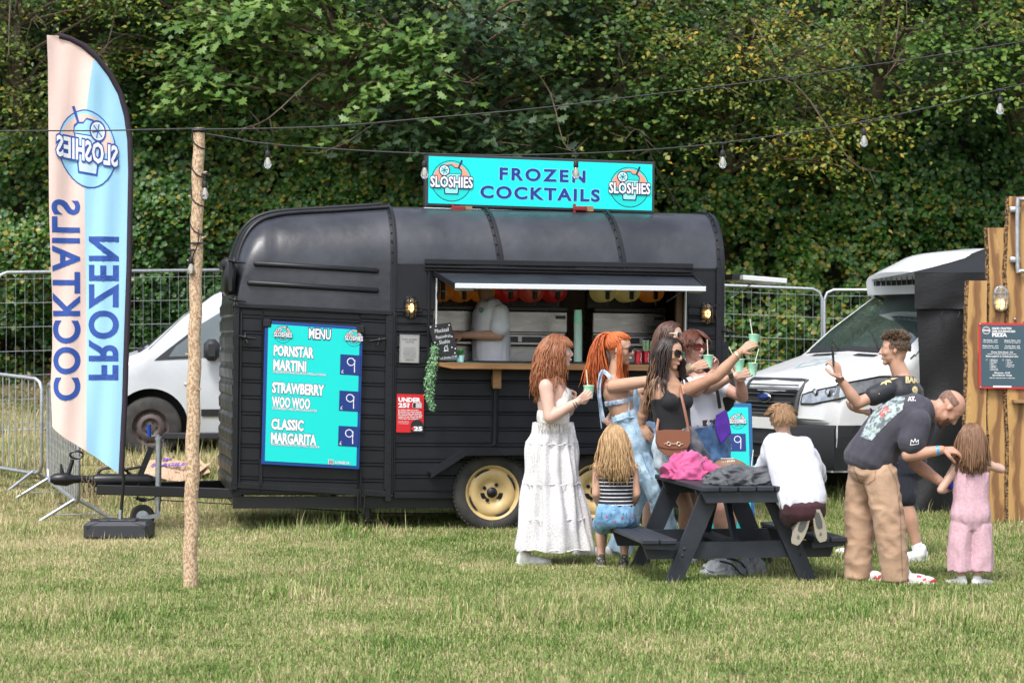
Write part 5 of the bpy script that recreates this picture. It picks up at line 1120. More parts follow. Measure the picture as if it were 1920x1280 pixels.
# ---------------------------------------------------------------- fences and barriers
FW = M('fence_wire', (.36, .38, .39), .45, .6)
def heras(A, B, label, h=2.0, cell=.112):
    A, B = Vector(A), Vector(B); c = (A + B) / 2; r = empty('mesh_fence_panel', (c.x, c.y, min(A.z, B.z)), label, 'fence panel', group='tall mesh fence panels'); up = Vector((0, 0, 1)); d = (B - A); L_ = d.length; dn = d.normalized()
    o = Vector((0, 0, .1)); H = Vector((0, 0, h)); rr = .12
    mb = MB(); mb.tube([A + o, A + H - up * rr, A + H - up * rr * .3 + dn * rr * .3, A + H + dn * rr, B + H - dn * rr, B + H - up * rr * .3 - dn * rr * .3, B + H - up * rr, B + o, A + o], .021, 8, cap=False); mb.build('frame', GALV, r, 60)
    mb = MB(); n = int(L_ / cell)
    for i in range(1, n): p = A + d * (i / n); mb.tube([p + o, p + H - up * .02], .0024, 4, cap=False)
    z = .18
    while z < h - .05: mb.tube([A + up * z, B + up * z], .0038, 4, cap=False); z += .29
    m = mb.build('wire_mesh', FW, r, 0); m['kind'] = 'stuff'
    for p in (A, B): mb = MB(); mb.box(p + up * .05, (.24, .6, .12), bev=.03); mb.build('foot_block', M('fence_foot', (.07, .07, .068), .9), r, 30)
def gp(px, D, dz=0): p = at(px, 640, D); p.z = G(p.x, D) + dz; return p
heras(gp(-420, 26.6, -.03), gp(-10, 27.3, -.03), 'tall mesh fence panel cut by the left edge of the photo behind the barriers'); heras(gp(-6, 27.3, -.03), gp(432, 28.6, 0), 'tall mesh fence panel standing behind the silver van and flag')
for (a, b, l) in (((435, 28.6), (905, 29.2), 'mesh fence panel hidden behind the nose of the trailer'), ((908, 29.2), (1052, 29.6), 'mesh fence panel hidden behind the serving hatch')): pass
heras(gp(1080, 29.7, .0), gp(1541, 29.6, -.02), 'tall mesh fence panel between the trailer tail and the white van'); heras(gp(1546, 29.6, -.03), gp(2010, 29.4, -.03), 'tall mesh fence panel rising behind the white van bonnet')
def barrier(A, B, label, h=1.1):
    A, B = Vector(A), Vector(B); c = (A + B) / 2; r = empty('crowd_barrier', (c.x, c.y, min(A.z, B.z)), label, 'barrier', group='steel crowd barriers'); up = Vector((0, 0, 1)); d = B - A; L_ = d.length; dn = d.normalized(); s_ = Vector((-dn.y, dn.x, 0)); lo = .17; rr = .1
    mb = MB(); mb.tube([A + up * (lo + rr), A + up * (h - rr), A + up * (h - .03) + dn * .03, A + up * h + dn * rr, B + up * h - dn * rr, B + up * (h - .03) - dn * .03, B + up * (h - rr), B + up * (lo + rr), B + up * (lo + .03) - dn * .03, B + up * lo - dn * rr, A + up * lo + dn * rr, A + up * (lo + .03) + dn * .03, A + up * (lo + rr)], .019, 8, cap=False); mb.build('frame', GALV, r, 60)
    n = int(L_ / .105); me = None
    for i in range(1, n):
        p = A + d * (i / n)
        if me is None: mb = MB(); mb.tube([p + up * lo, p + up * h], .0058, 6, cap=False); q = mb.build('bar', GALV, r, 60); me = q; base = p
        else: q = bpy.data.objects.new('bar', me.data); COL.objects.link(q); q.parent = r; q.location = root_mat(r).inverted().to_3x3() @ (p - base)
    for k, p in enumerate((A + dn * .12, B - dn * .12)): mb = MB(); mb.tube([p + s_ * .32 + up * .01, p + s_ * .02 + up * (lo + .02)], .017, 7); mb.tube([p - s_ * .32 + up * .01, p - s_ * .02 + up * (lo + .02)], .017, 7); mb.tube([p + s_ * .22 + up * .06, p - s_ * .22 + up * .06], .007, 6); mb.build('foot', GALV, r, 60)
barrier(gp(-330, 24.8), gp(78, 22.2), 'steel crowd barrier at left edge slanting away towards the fence'); barrier(gp(90, 22.0), gp(147, 20.1), 'steel crowd barrier turned side on behind the feather flag')
# flattened cardboard behind the drawbar
c = at(318, 893, 22.6); c.z = G(c.x, 22.6); cbx = empty('flattened_carton', c, 'flattened brown cardboard box with purple print lying on grass', 'cardboard')
CB = M('cardboard', (.62, .42, .28), .85, col2=(.52, .34, .22), nscale=6)
for k, (dx, dy, w_, d_, a_, z_) in enumerate(((-.08, .1, .42, .9, .1, .05), (.1, -.1, .5, .75, -.15, .07), (.2, .2, .35, .8, .3, .09))):
    rows = [[c + Matrix.Rotation(a_, 3, 'Z') @ Vector((dx + w_ * (u - .5), dy + d_ * (v - .5), 0)) + Vector((0, 0, z_ + .12 * v + .03 * math.sin(u * 5 + k))) for u in np.linspace(0, 1, 6)] for v in np.linspace(0, 1, 5)]
    mb = MB(); mb.grid(rows); mb.grid([[p - Vector((0, 0, .006)) for p in r_] for r_ in rows]); fo = mb.build('flap', CB, cbx, 0)
P = Print(c + Vector((-.05, -.35, .125)), Vector((1, .1, .02)).normalized(), Vector((0, .97, .16)).normalized()); PU = M('carton_print', (.13, .06, .35), .7)
P.text('FRAGILE', -.12, .25, .14, PU, width=.34, offset=.05); P.text('UP', -.1, .5, .12, PU, width=.14, offset=.05); P.build('lettering', cbx)
# ---------------------------------------------------------------- black gazebo
GZ = M('gazebo_canvas', (.007, .0075, .009), .55, bump=(40, .25, .01), col2=(.011, .0115, .013), nscale=2.5); GD = 21.0
gzr = gp(1790, GD); gz = empty('gazebo', gzr, 'black canvas gazebo with closed side wall behind the wooden stall', 'gazebo')
def wall(pxa, pxb, ya, yb, y2, name, amp, off=0., n=46, m=22, skew=None):
    rows = []
    for j in range(m + 1):
        v = j / m; row = []
        for i in range(n + 1):
            u = i / n; px = lerp(pxa, pxb, u); py = lerp(lerp(ya, yb, u), y2, v)
            if skew: px += skew(v) * (1 - min(1, u * 6))
            dd = amp * (math.sin(u * 38 + 3 * v) * .5 + noise.noise(Vector((u * 9 + v * 4, v * 3, off * 9))) * 1.2) * (.3 + v)
            row.append(at(px, py, GD + off + dd))
        rows.append(row)
    mb = MB(); mb.grid(rows); return mb.build(name, GZ, gz, 180)
wall(1718, 2320, 576, 570, 966, 'side_wall', .05, .03, skew=lambda v: 8 * math.sin(v * 3) - 14 * v ** 3); wall(1715, 2320, 511, 508, 579, 'valance', .012, -.02, m=6)
tl, pk = at(1715, 511, GD - .02), at(2020, 395, GD + 1.5); tr_ = at(2320, 508, GD - .02); bl_ = tl + Vector((0, 3.0, 0)); br_ = tr_ + Vector((0, 3, 0))
mb = MB()
for a, b in ((tl, tr_), (tr_, br_), (br_, bl_), (bl_, tl)):
    rows = [[a.lerp(b, i / 12).lerp(pk, j / 10) + Vector((0, 0, -.09 * math.sin(j / 10 * PI) * (1 - .2 * math.sin(i)))) for i in range(13)] for j in range(11)]; mb.grid(rows)
mb.build('roof_canvas', GZ, gz, 60)
for p in (tl, tr_, br_, bl_): q = Vector((p.x + (.12 if p.x < 5 else -.05), p.y + (.14 if p.y < 22 else -.06), G(p.x, p.y))); mb = MB(); mb.box(((q.x), q.y, (q.z + p.z) / 2), (.04, .04, p.z - q.z)); mb.build('leg', BLKS, gz, 0)
for (x, y) in ((1767, 584), (1800, 584)): mb = MB(); mb.tube([at(x, y, GD - .04), at(x - 3, y + 12, GD - .05)], .008, 5); mb.build('toggle', BLKS, gz, 60)
# ---------------------------------------------------------------- wooden stall with live edge planks
def plank_mat():
    m = bpy.data.materials.new('live_edge_wood'); m.use_nodes = True; N = m.node_tree.nodes; L = m.node_tree.links; b = N['Principled BSDF']
    tc = N.new('ShaderNodeTexCoord'); mp = N.new('ShaderNodeMapping'); mp.inputs['Scale'].default_value = (1, 1, .28); L.new(tc.outputs['Object'], mp.inputs[0])
    nz = N.new('ShaderNodeTexNoise'); nz.inputs['Scale'].default_value = 5; nz.inputs['Detail'].default_value = 3; L.new(mp.outputs[0], nz.inputs[0])
    sx = N.new('ShaderNodeSeparateXYZ'); L.new(tc.outputs['Object'], sx.inputs[0])
    a = N.new('ShaderNodeMath'); a.operation = 'MULTIPLY_ADD'; L.new(nz.outputs[0], a.inputs[0]); a.inputs[1].default_value = .34; L.new(sx.outputs['X'], a.inputs[2])
    # rings: bands of the distorted across-grain coordinate
    w = N.new('ShaderNodeTexWave'); w.wave_type = 'BANDS'; w.inputs['Scale'].default_value = 1; cb = N.new('ShaderNodeCombineXYZ'); L.new(a.outputs[0], cb.inputs[0]); m2 = N.new('ShaderNodeMapping'); m2.inputs['Scale'].default_value = (22, 1, 1); L.new(cb.outputs[0], m2.inputs[0]); L.new(m2.outputs[0], w.inputs[0])
    cr = N.new('ShaderNodeValToRGB'); e = cr.color_ramp.elements; L.new(a.outputs[0], cr.inputs[0])
    e[0].position = .06; e[0].color = (.50, .30, .11, 1); e[1].position = .30; e[1].color = (.52, .32, .12, 1)
    for p, c in ((.125, (.47, .27, .095, 1)), (.15, (.20, .095, .035, 1)), (.195, (.25, .12, .045, 1)), (.215, (.46, .27, .1, 1))): q = e.new(p); q.color = c
    mx = N.new('ShaderNodeMix'); mx.data_type = 'RGBA'; mx.blend_type = 'MULTIPLY'; mx.inputs[0].default_value = .35; L.new(cr.outputs[0], mx.inputs[6]); c2 = N.new('ShaderNodeValToRGB'); c2.color_ramp.elements[0].color = (.5, .42, .3, 1); c2.color_ramp.elements[1].color = (1, 1, 1, 1); L.new(w.outputs[0], c2.inputs[0]); L.new(c2.outputs[0], mx.inputs[7])
    L.new(mx.outputs[2], b.inputs['Base Color']); b.inputs['Roughness'].default_value = .55; MATS['live_edge_wood'] = m; return m
LW = plank_mat(); BKM = M('bark_edge', (.035, .02, .012), .9, col2=(.32, .18, .07), nscale=45, contrast=(.45, .6), bump=(60, .8, .01))
SD = 19.8; stc = gp(1900, SD); st = empty('wooden_stall', stc, 'tall stall front of live edge timber planks at the right edge', 'stall')
for k, (xa, xb, yt, dd) in enumerate(((1811, 1850, 526, 0), (1851, 1884, 427, .03), (1885, 1926, 368, -.01), (1928, 1975, 400, .02), (1977, 2020, 372, 0), (2022, 2070, 410, .02))):
    D_ = SD + dd; z0 = G(0, D_) - .02; zt = CH + (640 - yt) / F * D_; n = 26; left = []; right = []; ph = k * 3.7
    for i in range(n + 1):
        z = lerp(z0, zt, i / n); wob = .028 * noise.noise(Vector((z * 1.6, ph, 0))) + .010 * noise.noise(Vector((z * 7, ph, 3))) ; xl = (xa - 960) / F * D_ + wob; xr = (xb - 960) / F * D_ + (.3 * wob if k != 1 else .0) ; left.append((xl, z)); right.append((xr, z))
    cx = (left[0][0] + right[0][0]) / 2; th = .045
    mb = MB(); mb.loft([[Vector((l[0] + .016, D_, l[1])), Vector((r_[0], D_, r_[1])), Vector((r_[0], D_ + th, r_[1])), Vector((l[0] - .004, D_ + th, l[1]))] for l, r_ in zip(left, right)])
    V = [(v[0] - cx, v[1] - D_, v[2]) for v in mb.V]; mb.V = V; o = mb.build('plank', LW, None, 30, fix=True); o.parent = st; o.location = Vector((cx, D_, 0)) - stc
    mb = MB(); mb.loft([[Vector((l[0] + .015 + .005 * random.random(), D_ - .0005 + .002, l[1])), Vector((l[0] + .015, D_ + .01, l[1])), Vector((l[0] - .007 + .006 * random.random(), D_ + th, l[1])), Vector((l[0] - .012 - .008 * random.random(), D_ + th * .6, l[1])), Vector((l[0] - .004 - .006 * random.random(), D_ + .008, l[1]))] for l in left]); mb.build('bark_strip', BKM, st, 0, fix=True)
mb = MB(); mb.box(((2000 - 960) / F * SD, SD + .1, 1.4), (1.2, .05, .12)); mb.box(((1945 - 960) / F * SD, SD + .1, .5), (1.3, .05, .12)); mb.build('rear_rail', WD, st, 0)
mb = MB(); mb.box(at(1912, 752, SD - .06), (.12, .12, .025)); mb.build('shelf', WD, st, 0)
for (x, y) in ((1903, 598), (1921, 602), (1916, 978)): mb = MB(); mb.ball(at(x, y, SD - .02), .012, 8, 6); mb.build('coach_bolt', GALV, st, 60)
bulkhead(at(1876, 560, SD + .0), (0, -1, 0), (0, 0, 1), st, GALV, lit=2.5, s=1.32, low=True, local=False)
mb = MB(); mb.tube(catmull([at(1935, 374, SD - .06), at(1914, 374, SD - .06), at(1908, 382, SD - .06), at(1908, 500, SD - .06), at(1914, 508, SD - .06), at(1935, 508, SD - .06)], 3), .019, 10)
for y in (393, 487): mb.box(at(1903, y, SD - .04), (.09, .04, .05), bev=.006)
mb.build('steel_conduit', GALV, st, 50)
a = at(1836, 728, SD - .03); b = at(1928, 729, SD - .03); c = at(1835, 605, SD - .03); ax, ay = (b - a).normalized(), (c - a).normalized(); w, h = (b - a).length, (c - a).length
pz = empty('pizza_menu', a, 'slate coloured pizza menu sign with a red border on the stall', 'sign'); mb = MB(); board_box(mb, a, ax, ay, w, h, .01); mb.build('red_border', M('sign_red', (.6, .02, .03), .45), pz, 0)
mb = MB(); board_box(mb, a + ax * .016 + ay * .016, ax, ay, w - .032, h - .032, .003, 0, .002); mb.build('panel', M('sign_slate', (.045, .085, .11), .5), pz, 0)
P = Print(a + ax.cross(ay) * .003, ax, ay); P.ring(.065, h - .065, .034, .004, WHITE, 1, n=24); P.ring(.065, h - .065, .024, .003, M('print_pale', (.4, .45, .5), .5), 1, n=24); P.line([(.036, h - .065), (.094, h - .065)], .009, WHITE, 2); P.line([(.052, h - .052), (.078, h - .052)], .005, M('print_red', (.5, .03, .03), .5), 2)
P.text('HAND CRAFTED', .115, h - .055, .018, WHITE, 1, width=.17, offset=.04); P.text('100% SOURDOUGH', .115, h - .08, .018, WHITE, 1, width=.20, offset=.04); P.text('PIZZA', .115, h - .117, .03, WHITE, 1, width=.13, offset=.07)
for (t, x, y, s_, wd) in (('Margherita - £10', .10, .155, .012, .12), ('Quatro Carne - £14', .29, .155, .012, .14), ('Tomato, mozzarella, olive oil & oregano', .10, .17, .008, .13), ('Cured beef, ham, pepperoni', .29, .17, .008, .14), ('Molto Veggie - £14', .10, .205, .012, .135), ('The Hot One - £14', .29, .205, .012, .13), ('Loaded with veg, mushrooms', .10, .22, .008, .14), ('Spicy pepperoni, chilli', .29, .22, .008, .14), ('Cheesy Garlic Bread - £10', .2, .258, .013, .19), ('Bubbling sourdough, double cheese & garlic', .2, .273, .008, .25), ('Extra toppings or Create your own', .2, .295, .015, .28), ('All sauces - £2.50', .2, .438, .014, .14), ('See fridge for drinks', .2, .459, .014, .17), ('Ask for dairy & vegan or allergens', .2, .48, .009, .22)):
    P.text(t, x, h - y, s_, WHITE, 1, width=wd, align='CENTER', offset=.03)
for k, t in enumerate(('Jalapeños', 'Pineapple', 'Parmesan', 'Ham', 'Peppers', 'Olives', 'Mushrooms', 'Mozzarella')): P.text(t, .10, h - .322 - k * .0128, .009, WHITE, 1, width=.012 + .0055 * len(t), offset=.02); P.disk(.092, h - .319 - k * .0128, .002, WHITE, n=6)
for k, t in enumerate(('Feta', 'Chorizo', 'Salami', 'Smoked ham', 'Pepperoni')): P.text(t, .24, h - .322 - k * .0145, .009, WHITE, 1, width=.012 + .0055 * len(t), offset=.02); P.disk(.232, h - .319 - k * .0145, .002, WHITE, n=6)
P.text('£1', .06, h - .325, .012, WHITE, 1); P.text('£2', .20, h - .325, .012, WHITE, 1); P.rect(.12, .012, .28, .026, WHITE, 1); P.build('lettering', pz)
for (u, v) in ((.012, .012), (.012, h - .012), (w - .012, .012), (w - .012, h - .012)): mb = MB(); mb.ball(a + ax * u + ay * v - Vector((0, .004, 0)), .008, 8, 5); mb.build('screw', GALV, pz, 60)
# ---------------------------------------------------------------- A board behind the group
ABD = 17.75; a = at(1300, 1022, ABD); a.z = .0; b = Vector(((1417 - 960) / F * ABD, ABD, 0)); c = Vector(((1298 - 960) / F * ABD, ABD + .22, 1.11)); ax, ay = (b - a).normalized(), (c - a).normalized(); w, h = (b - a).length, (c - a).length
ab = empty('a_board', (a + b) / 2, 'blue edged turquoise pavement board standing behind the women', 'sign'); mb = MB(); board_box(mb, a, ax, ay, w, h, .03, .004); mb.build('frame', M('board_blue', '#0e5a8c', .4), ab, 30)
mb = MB(); board_box(mb, a + ax * .03 + ay * .03, ax, ay, w - .06, h - .06, .004, 0, .003); mb.build('panel', AQUA, ab, 0)
mb = MB(); a2 = a + Vector((0, .62, 0)); c2_ = a + ay * h; ay2 = (c2_ - a2).normalized(); board_box(mb, a2, ax, ay2, w, (c2_ - a2).length - .02, .03, .004, -.03); mb.build('rear_frame', MATS['board_blue'], ab, 30)
P = Print(a + ax.cross(ay) * .004, ax, ay); logo(P, w - .115, h - .14, .062, 1, True)
for v in (h - .38, h - .66): P.rect(w - .2, v, w - .055, v + .14, PRB, 1); P.ring(w - .12, v + .095, .028, .006, CHK, 2, n=20); P.line([(w - .093, v + .1), (w - .097, v + .02)], .006, CHK, 2); P.text('£', w - .185, v + .02, .03, CHK, 2)
P.build('lettering', ab)
# ---------------------------------------------------------------- picnic table
TA = math.radians(8.7); tx = Vector((math.cos(TA), math.sin(TA), 0)); tyv = Vector((-math.sin(TA), math.cos(TA), 0)); TC = Vector((1.239 * .5 + 1.0225 * .5, (14.85 + 16.28) / 2, 0)) + tx * .305
table = empty('picnic_table', TC, 'dark grey painted picnic table with attached benches on the grass', 'picnic table', rz=TA)
TG = M('table_grey_paint', (.016, .019, .027), .5, col2=(.024, .028, .037), nscale=7, stretch=(1, 1, 1), bump=(50, .25, .004), rvar=.1)
def tloc(x, y, z): return TC + tx * x + tyv * y + Vector((0, 0, z))
def tbx(name, c, sz, R=None, bev=.004): mb = MB(); mb.box(c, sz, R, bev); return mb.build(name, TG, table, 30, world=False)
for i in range(5): tbx('tabletop_plank', (-.246 + i * .123, 0, .635), (.115, 1.46, .032), bev=.005)
for s in (-1, 1):
    for j in range(2): tbx('bench_plank', (s * (.515 + j * .12), 0, .292), (.112, 1.36, .03), bev=.005)
for y in (-.50, .50):
    for x in (0,): mb = MB(); mb.prism([(-.66, .275), (.66, .275), (.62, .165), (-.62, .165)], (0, y - .02, 0), (1, 0, 0), (0, 0, 1), (0, .04, 0)); mb.build('crossbeam', TG, table, 0, world=False, fix=True)
    mb = MB(); mb.prism([(-.3, .617), (.3, .617), (.27, .545), (-.27, .545)], (0, y * 1.36 - .02, 0), (1, 0, 0), (0, 0, 1), (0, .04, 0)); mb.build('top_cleat', TG, table, 0, world=False, fix=True)
    mb = MB(); mb.prism([(-.3, .617), (.3, .617), (.27, .535), (-.27, .535)], (0, y - .02, 0), (1, 0, 0), (0, 0, 1), (0, .04, 0)); mb.build('top_cleat', TG, table, 0, world=False, fix=True)
    for s in (-1, 1):
        mb = MB(); yo = y + (-.062 if y < 0 else .022); mb.prism([(s * .52, 0), (s * .405, 0), (s * .145, .585), (s * .145 + s * .02, .615), (s * .27, .615)], (0, yo, 0), (1, 0, 0), (0, 0, 1), (0, .04, 0)); mb.build('leg', TG, table, 0, world=False, fix=True)
        for (bx_, bz_) in ((.385, .235), (.40, .19), (.215, .575)): mb = MB(); mb.ball((s * bx_, yo - .002 if y < 0 else yo + .042, bz_), (.011, .005, .011), 10, 6); mb.build('bolt', TG, table, 60, world=False)
for s in (-1, 1):
    for yy in (-.56, .56): mb = MB(); mb.prism([(.46, .277), (.69, .277), (.67, .245), (.46, .235)], (0, yy * 1.12 - .018, 0), (s, 0, 0), (0, 0, 1), (0, .036, 0)); mb.build('bench_cleat', TG, table, 0, world=False, fix=True)
    mb = MB(); mb.beam((0, s * .46, .2), (0, s * .1, .6), .035, .06); mb.build('brace', TG, table, 0, world=False)
tbx('centre_rail', (0, 0, .25), (.09, .96, .035))
# things on and under the table
def heap(name, label, cat, c, rx, ry, rz_, mat, seed, amp=.3, freq=2.6, n=96, m=48, rot=0.):
    V = []
    e = empty(name, c, label, cat, rz=rot)
    for i in range(m + 1):
        t = PI / 2 * i / m * 1.02
        for k in range(n):
            a = 2 * PI * k / n; d = Vector((math.cos(a) * math.sin(t), math.sin(a) * math.sin(t), math.cos(t))); q = d * freq
            wx = noise.noise(q * .8 + Vector((seed, 0, 0))) * 1.4; n1 = noise.noise(Vector((q.x * 1.5 + wx, q.y * .55 + seed, q.z * .9 + wx))); n2 = noise.noise(Vector((q.x * 3.0 + wx * 2, q.y * 1.2, q.z * 1.8 + seed)))
            lobe = 1 + .34 * noise.noise(Vector((math.cos(a) * 1.1, math.sin(a) * 1.1, seed))); s = (1 + amp * (.42 * (1 - 2.6 * abs(n1)) + .20 * (1 - 2.4 * abs(n2)) - .15)) * (lobe if t > .6 else 1 + (lobe - 1) * t / .6)
            V.append((d.x * rx * s, d.y * ry * s, max(.002, d.z * rz_ * s - .002)))
    Fc = [(i * n + k, (i + 1) * n + k, (i + 1) * n + (k + 1) % n, i * n + (k + 1) % n) for i in range(m) for k in range(n)]; mb = MB(); mb.add(V, Fc); mb.add([(0, 0, 0)], []); mb.build('cloth', mat, e, 180, world=False); return e
PINK = M('pink_corduroy', (.56, .10, .25), .8, col2=(.40, .05, .17), nscale=7, bump=(90, .4, .004), sheen=.2)
GDN = M('grey_denim', (.055, .058, .065), .85, col2=(.11, .115, .125), nscale=9, bump=(160, .4, .003), sheen=.1)
zt_ = .652
pj = heap('pink_jacket', 'bright pink jacket crumpled on the far left of the table', 'jacket', tloc(-.17, .26, zt_), .20, .22, .17, PINK, 3.1, .36, 2.0)
mb = MB(); sl = [tloc(-.28, .25, zt_ + .05), tloc(-.14, .12, zt_ + .085), tloc(.02, .02, zt_ + .05), tloc(.08, -.03, zt_ + .03)]; mb.tube(catmull(sl, 5), [.04 + .007 * math.sin(i * 1.9) for i in range(16)], 12); so = mb.build('sleeve', PINK, pj, 180)
gj = heap('grey_jacket', 'crumpled charcoal denim jacket lying on the near end of the table', 'jacket', tloc(.05, -.40, zt_), .24, .19, .115, GDN, 8.3, .38, 2.2)
mb = MB(); sl = [tloc(-.02, -.5, zt_ + .05), tloc(.13, -.42, zt_ + .07), tloc(.24, -.46, zt_ + .045), tloc(.30, -.5, zt_ + .04)]; mb.tube(catmull(sl, 5), [.04 + .006 * math.sin(i * 2.1) for i in range(16)], 12); mb.build('sleeve', GDN, gj, 180)
c = tloc(.10, .22, zt_ + .062); fbl = empty('american_football', c, 'brown american football lying behind the pink jacket', 'ball'); mb = MB(); d = Vector((.93, -.2, .12)).normalized(); mb.lathe([(.001, -.14), (.02, -.133), (.042, -.105), (.066, -.06), (.075, 0), (.066, .06), (.042, .105), (.02, .133), (.001, .14)], c, d, 28); mb.build('leather', M('football_leather', (.20, .105, .055), .6, bump=(200, .3, .002)), fbl, 180)
P = Print(c, d, Vector((0, 0, 1)), fn=lambda u, v, l, c=c, d=d: c + d * u + (Vector((0, 0, 1)) * math.sin(.5 + v / .07) - Vector((0, 1, 0)) * math.cos(.5 + v / .07)) * (.0755 * math.sqrt(max(.05, 1 - (abs(u) / .14) ** 1.9)) + l + .001), sub=.02, th=.0005); P.text('THE DUKE', .0, .015, .016, WHITE, width=.10, align='CENTER'); P.disk(-.06, .02, .016, WHITE); P.disk(-.06, .02, .009, NAVY, 2); P.build('print', fbl)
mb = MB(); mb.box(c + Vector((0, -.02, .073)), (.09, .006, .004)); 
for k in range(6): mb.box(c + Vector((-.035 + k * .014, -.02, .0745)), (.004, .02, .004))
mb.build('laces', WHITE, fbl, 0)
c = tloc(.20, .02, zt_); tray = empty('chip_tray', c, 'open paper food tray with yellow chips between football and grey jacket', 'food tray'); mb = MB(); PA = M('white_paper', (.72, .72, .7), .7)
for k in range(9): a_ = k * .7; rows = [[c + Vector((math.cos(a_) * .03, math.sin(a_) * .03, .01)), c + Vector((math.cos(a_ + .7) * .03, math.sin(a_ + .7) * .03, .01))], [c + Vector((math.cos(a_) * .1, math.sin(a_) * .08, .06 + .03 * random.random())), c + Vector((math.cos(a_ + .75) * .1, math.sin(a_ + .75) * .08, .06 + .03 * random.random()))]]; mb.grid(rows)
mb.build('paper', PA, tray, 0)
mb = MB(); 
for k in range(30): p = c + Vector((random.uniform(-.06, .06), random.uniform(-.05, .05), random.uniform(.03, .07))); dd = Vector((random.uniform(-1, 1), random.uniform(-1, 1), random.uniform(-.2, .5))).normalized() * .03; mb.beam(p - dd, p + dd, .009, .009)
mb.build('chips', M('chips_yellow', (.75, .5, .06), .6), tray, 0)['kind'] = 'stuff'
c = tloc(.06, -.17, zt_ + .033); e = empty('soda_can', c, 'red soda can lying on the table beside the grey jacket', 'can'); mb = MB(); d = Vector((1, -.3, 0)).normalized(); mb.lathe([(.024, -.06), (.033, -.052), (.033, .05), (.026, .058)], c, d, 20); mb.build('body', RED, e, 40); mb = MB(); mb.lathe([(.026, .058), (.025, .062), (.001, .06)], c, d, 20); mb.build('lid', STEEL, e, 40)
c = tloc(.235, .1, zt_ + .0); e = empty('paper_cup', c, 'mint cup with green striped straw standing on the table', 'cup'); mb = MB(); mb.lathe([(.026, .001), (.036, .085), (.038, .087), (.034, .085), (.025, .01), (.001, .01)], c, seg=20); mb.build('cup', MINT, e, 40); straw(c + Vector((0, 0, .02)), c + Vector((.02, 0, .2)), 'straw', e)
BPM = M('backpack_grey', (.34, .35, .37), .7, col2=(.25, .26, .28), nscale=8, bump=(90, .3, .004))
c = tloc(.0, -.12, 0.0); bp = heap('grey_backpack', 'pale grey backpack dumped on the grass under the picnic table', 'backpack', c, .15, .12, .12, BPM, 5.5, .3, 1.9); mb = MB()
mb.tube(catmull([c + Vector((-.05, -.15, .12)), c + Vector((.03, -.17, .1)), c + Vector((.1, -.16, .03)), c + Vector((.17, -.14, .02))], 4), .012, 6, flat=.5); mb.tube(catmull([c + Vector((.0, -.13, .14)), c + Vector((.08, -.15, .12)), c + Vector((.12, -.12, .08))], 4), .02, 6, flat=.4); mb.build('strap', BLKS, bp, 60)
c = tloc(.20, -.06, 0); heap('grey_bag', 'second grey bag beside the backpack under the table', 'bag', c, .10, .10, .13, BPM, 9.5, .35, 2.2)
# ---------------------------------------------------------------- figures: overlapping solids merged into one continuous skin
from mathutils.bvhtree import BVHTree
UP = Vector((0, 0, 1))
def remesh(mb, voxel, smooth=4, fac=.5):
    me = bpy.data.meshes.new('r'); me.from_pydata([tuple(v) for v in mb.V], [], mb.F); o = bpy.data.objects.new('r', me); COL.objects.link(o)
    bm = bmesh.new(); bm.from_mesh(me); bmesh.ops.recalc_face_normals(bm, faces=bm.faces); bm.to_mesh(me); bm.free()
    m = o.modifiers.new('r', 'REMESH'); m.mode = 'VOXEL'; m.voxel_size = voxel; m.adaptivity = 0
    if smooth: q = o.modifiers.new('s', 'SMOOTH'); q.iterations = smooth; q.factor = fac
    dg = bpy.context.evaluated_depsgraph_get(); r = bpy.data.meshes.new_from_object(o.evaluated_get(dg)); bpy.data.objects.remove(o); bpy.data.meshes.remove(me); return r
def ring(c, r, f, w, d, k=20, sq=2.3):
    out = []
    for i in range(k):
        a = 2 * PI * i / k; ca, sa = math.cos(a), math.sin(a); out.append(c + r * (w * math.copysign(abs(ca) ** (2 / sq), ca)) + f * (d * math.copysign(abs(sa) ** (2 / sq), sa)))
    return out
def fwd_of(yaw): a = math.radians(yaw); return Vector((math.cos(a), math.sin(a), 0))
def trunk(mb, sp, infl=0., n=4, sq=2.3, ends=True):
    """sp: list of (point, half width, half depth, yaw); a lofted trunk whose rings stand square to the spine"""
    P = catmull([s[0] for s in sp], n); m = len(sp); rings = []
    for i, p in enumerate(P):
        t = i / n; k = min(m - 2, int(t)); u = t - k; u = u * u * (3 - 2 * u)
        w = lerp(sp[k][1], sp[k + 1][1], u) + infl; d = lerp(sp[k][2], sp[k + 1][2], u) + infl; yaw = lerp(sp[k][3], sp[k + 1][3], u)
        ax = (P[min(i + 1, len(P) - 1)] - P[max(i - 1, 0)]).normalized(); f0 = fwd_of(yaw); r = Vector((f0.y, -f0.x, 0)); r = (r - ax * r.dot(ax)).normalized(); f = ax.cross(r)
        if f.dot(f0) < 0 and abs(f.dot(f0)) > .05: f = -f
        rings.append((p, r, f, w, d, ax))
    R = []
    if ends:
        p, r, f, w, d, ax = rings[0]; R += [ring(p - ax * min(w, d) * .45, r, f, w * .55, d * .55, sq=sq), ring(p - ax * min(w, d) * .28, r, f, w * .85, d * .85, sq=sq)]
    R += [ring(p, r, f, w, d, sq=sq) for (p, r, f, w, d, ax) in rings]
    if ends:
        p, r, f, w, d, ax = rings[-1]; R += [ring(p + ax * min(w, d) * .28, r, f, w * .85, d * .85, sq=sq), ring(p + ax * min(w, d) * .45, r, f, w * .55, d * .55, sq=sq)]
    mb.loft(R); return rings
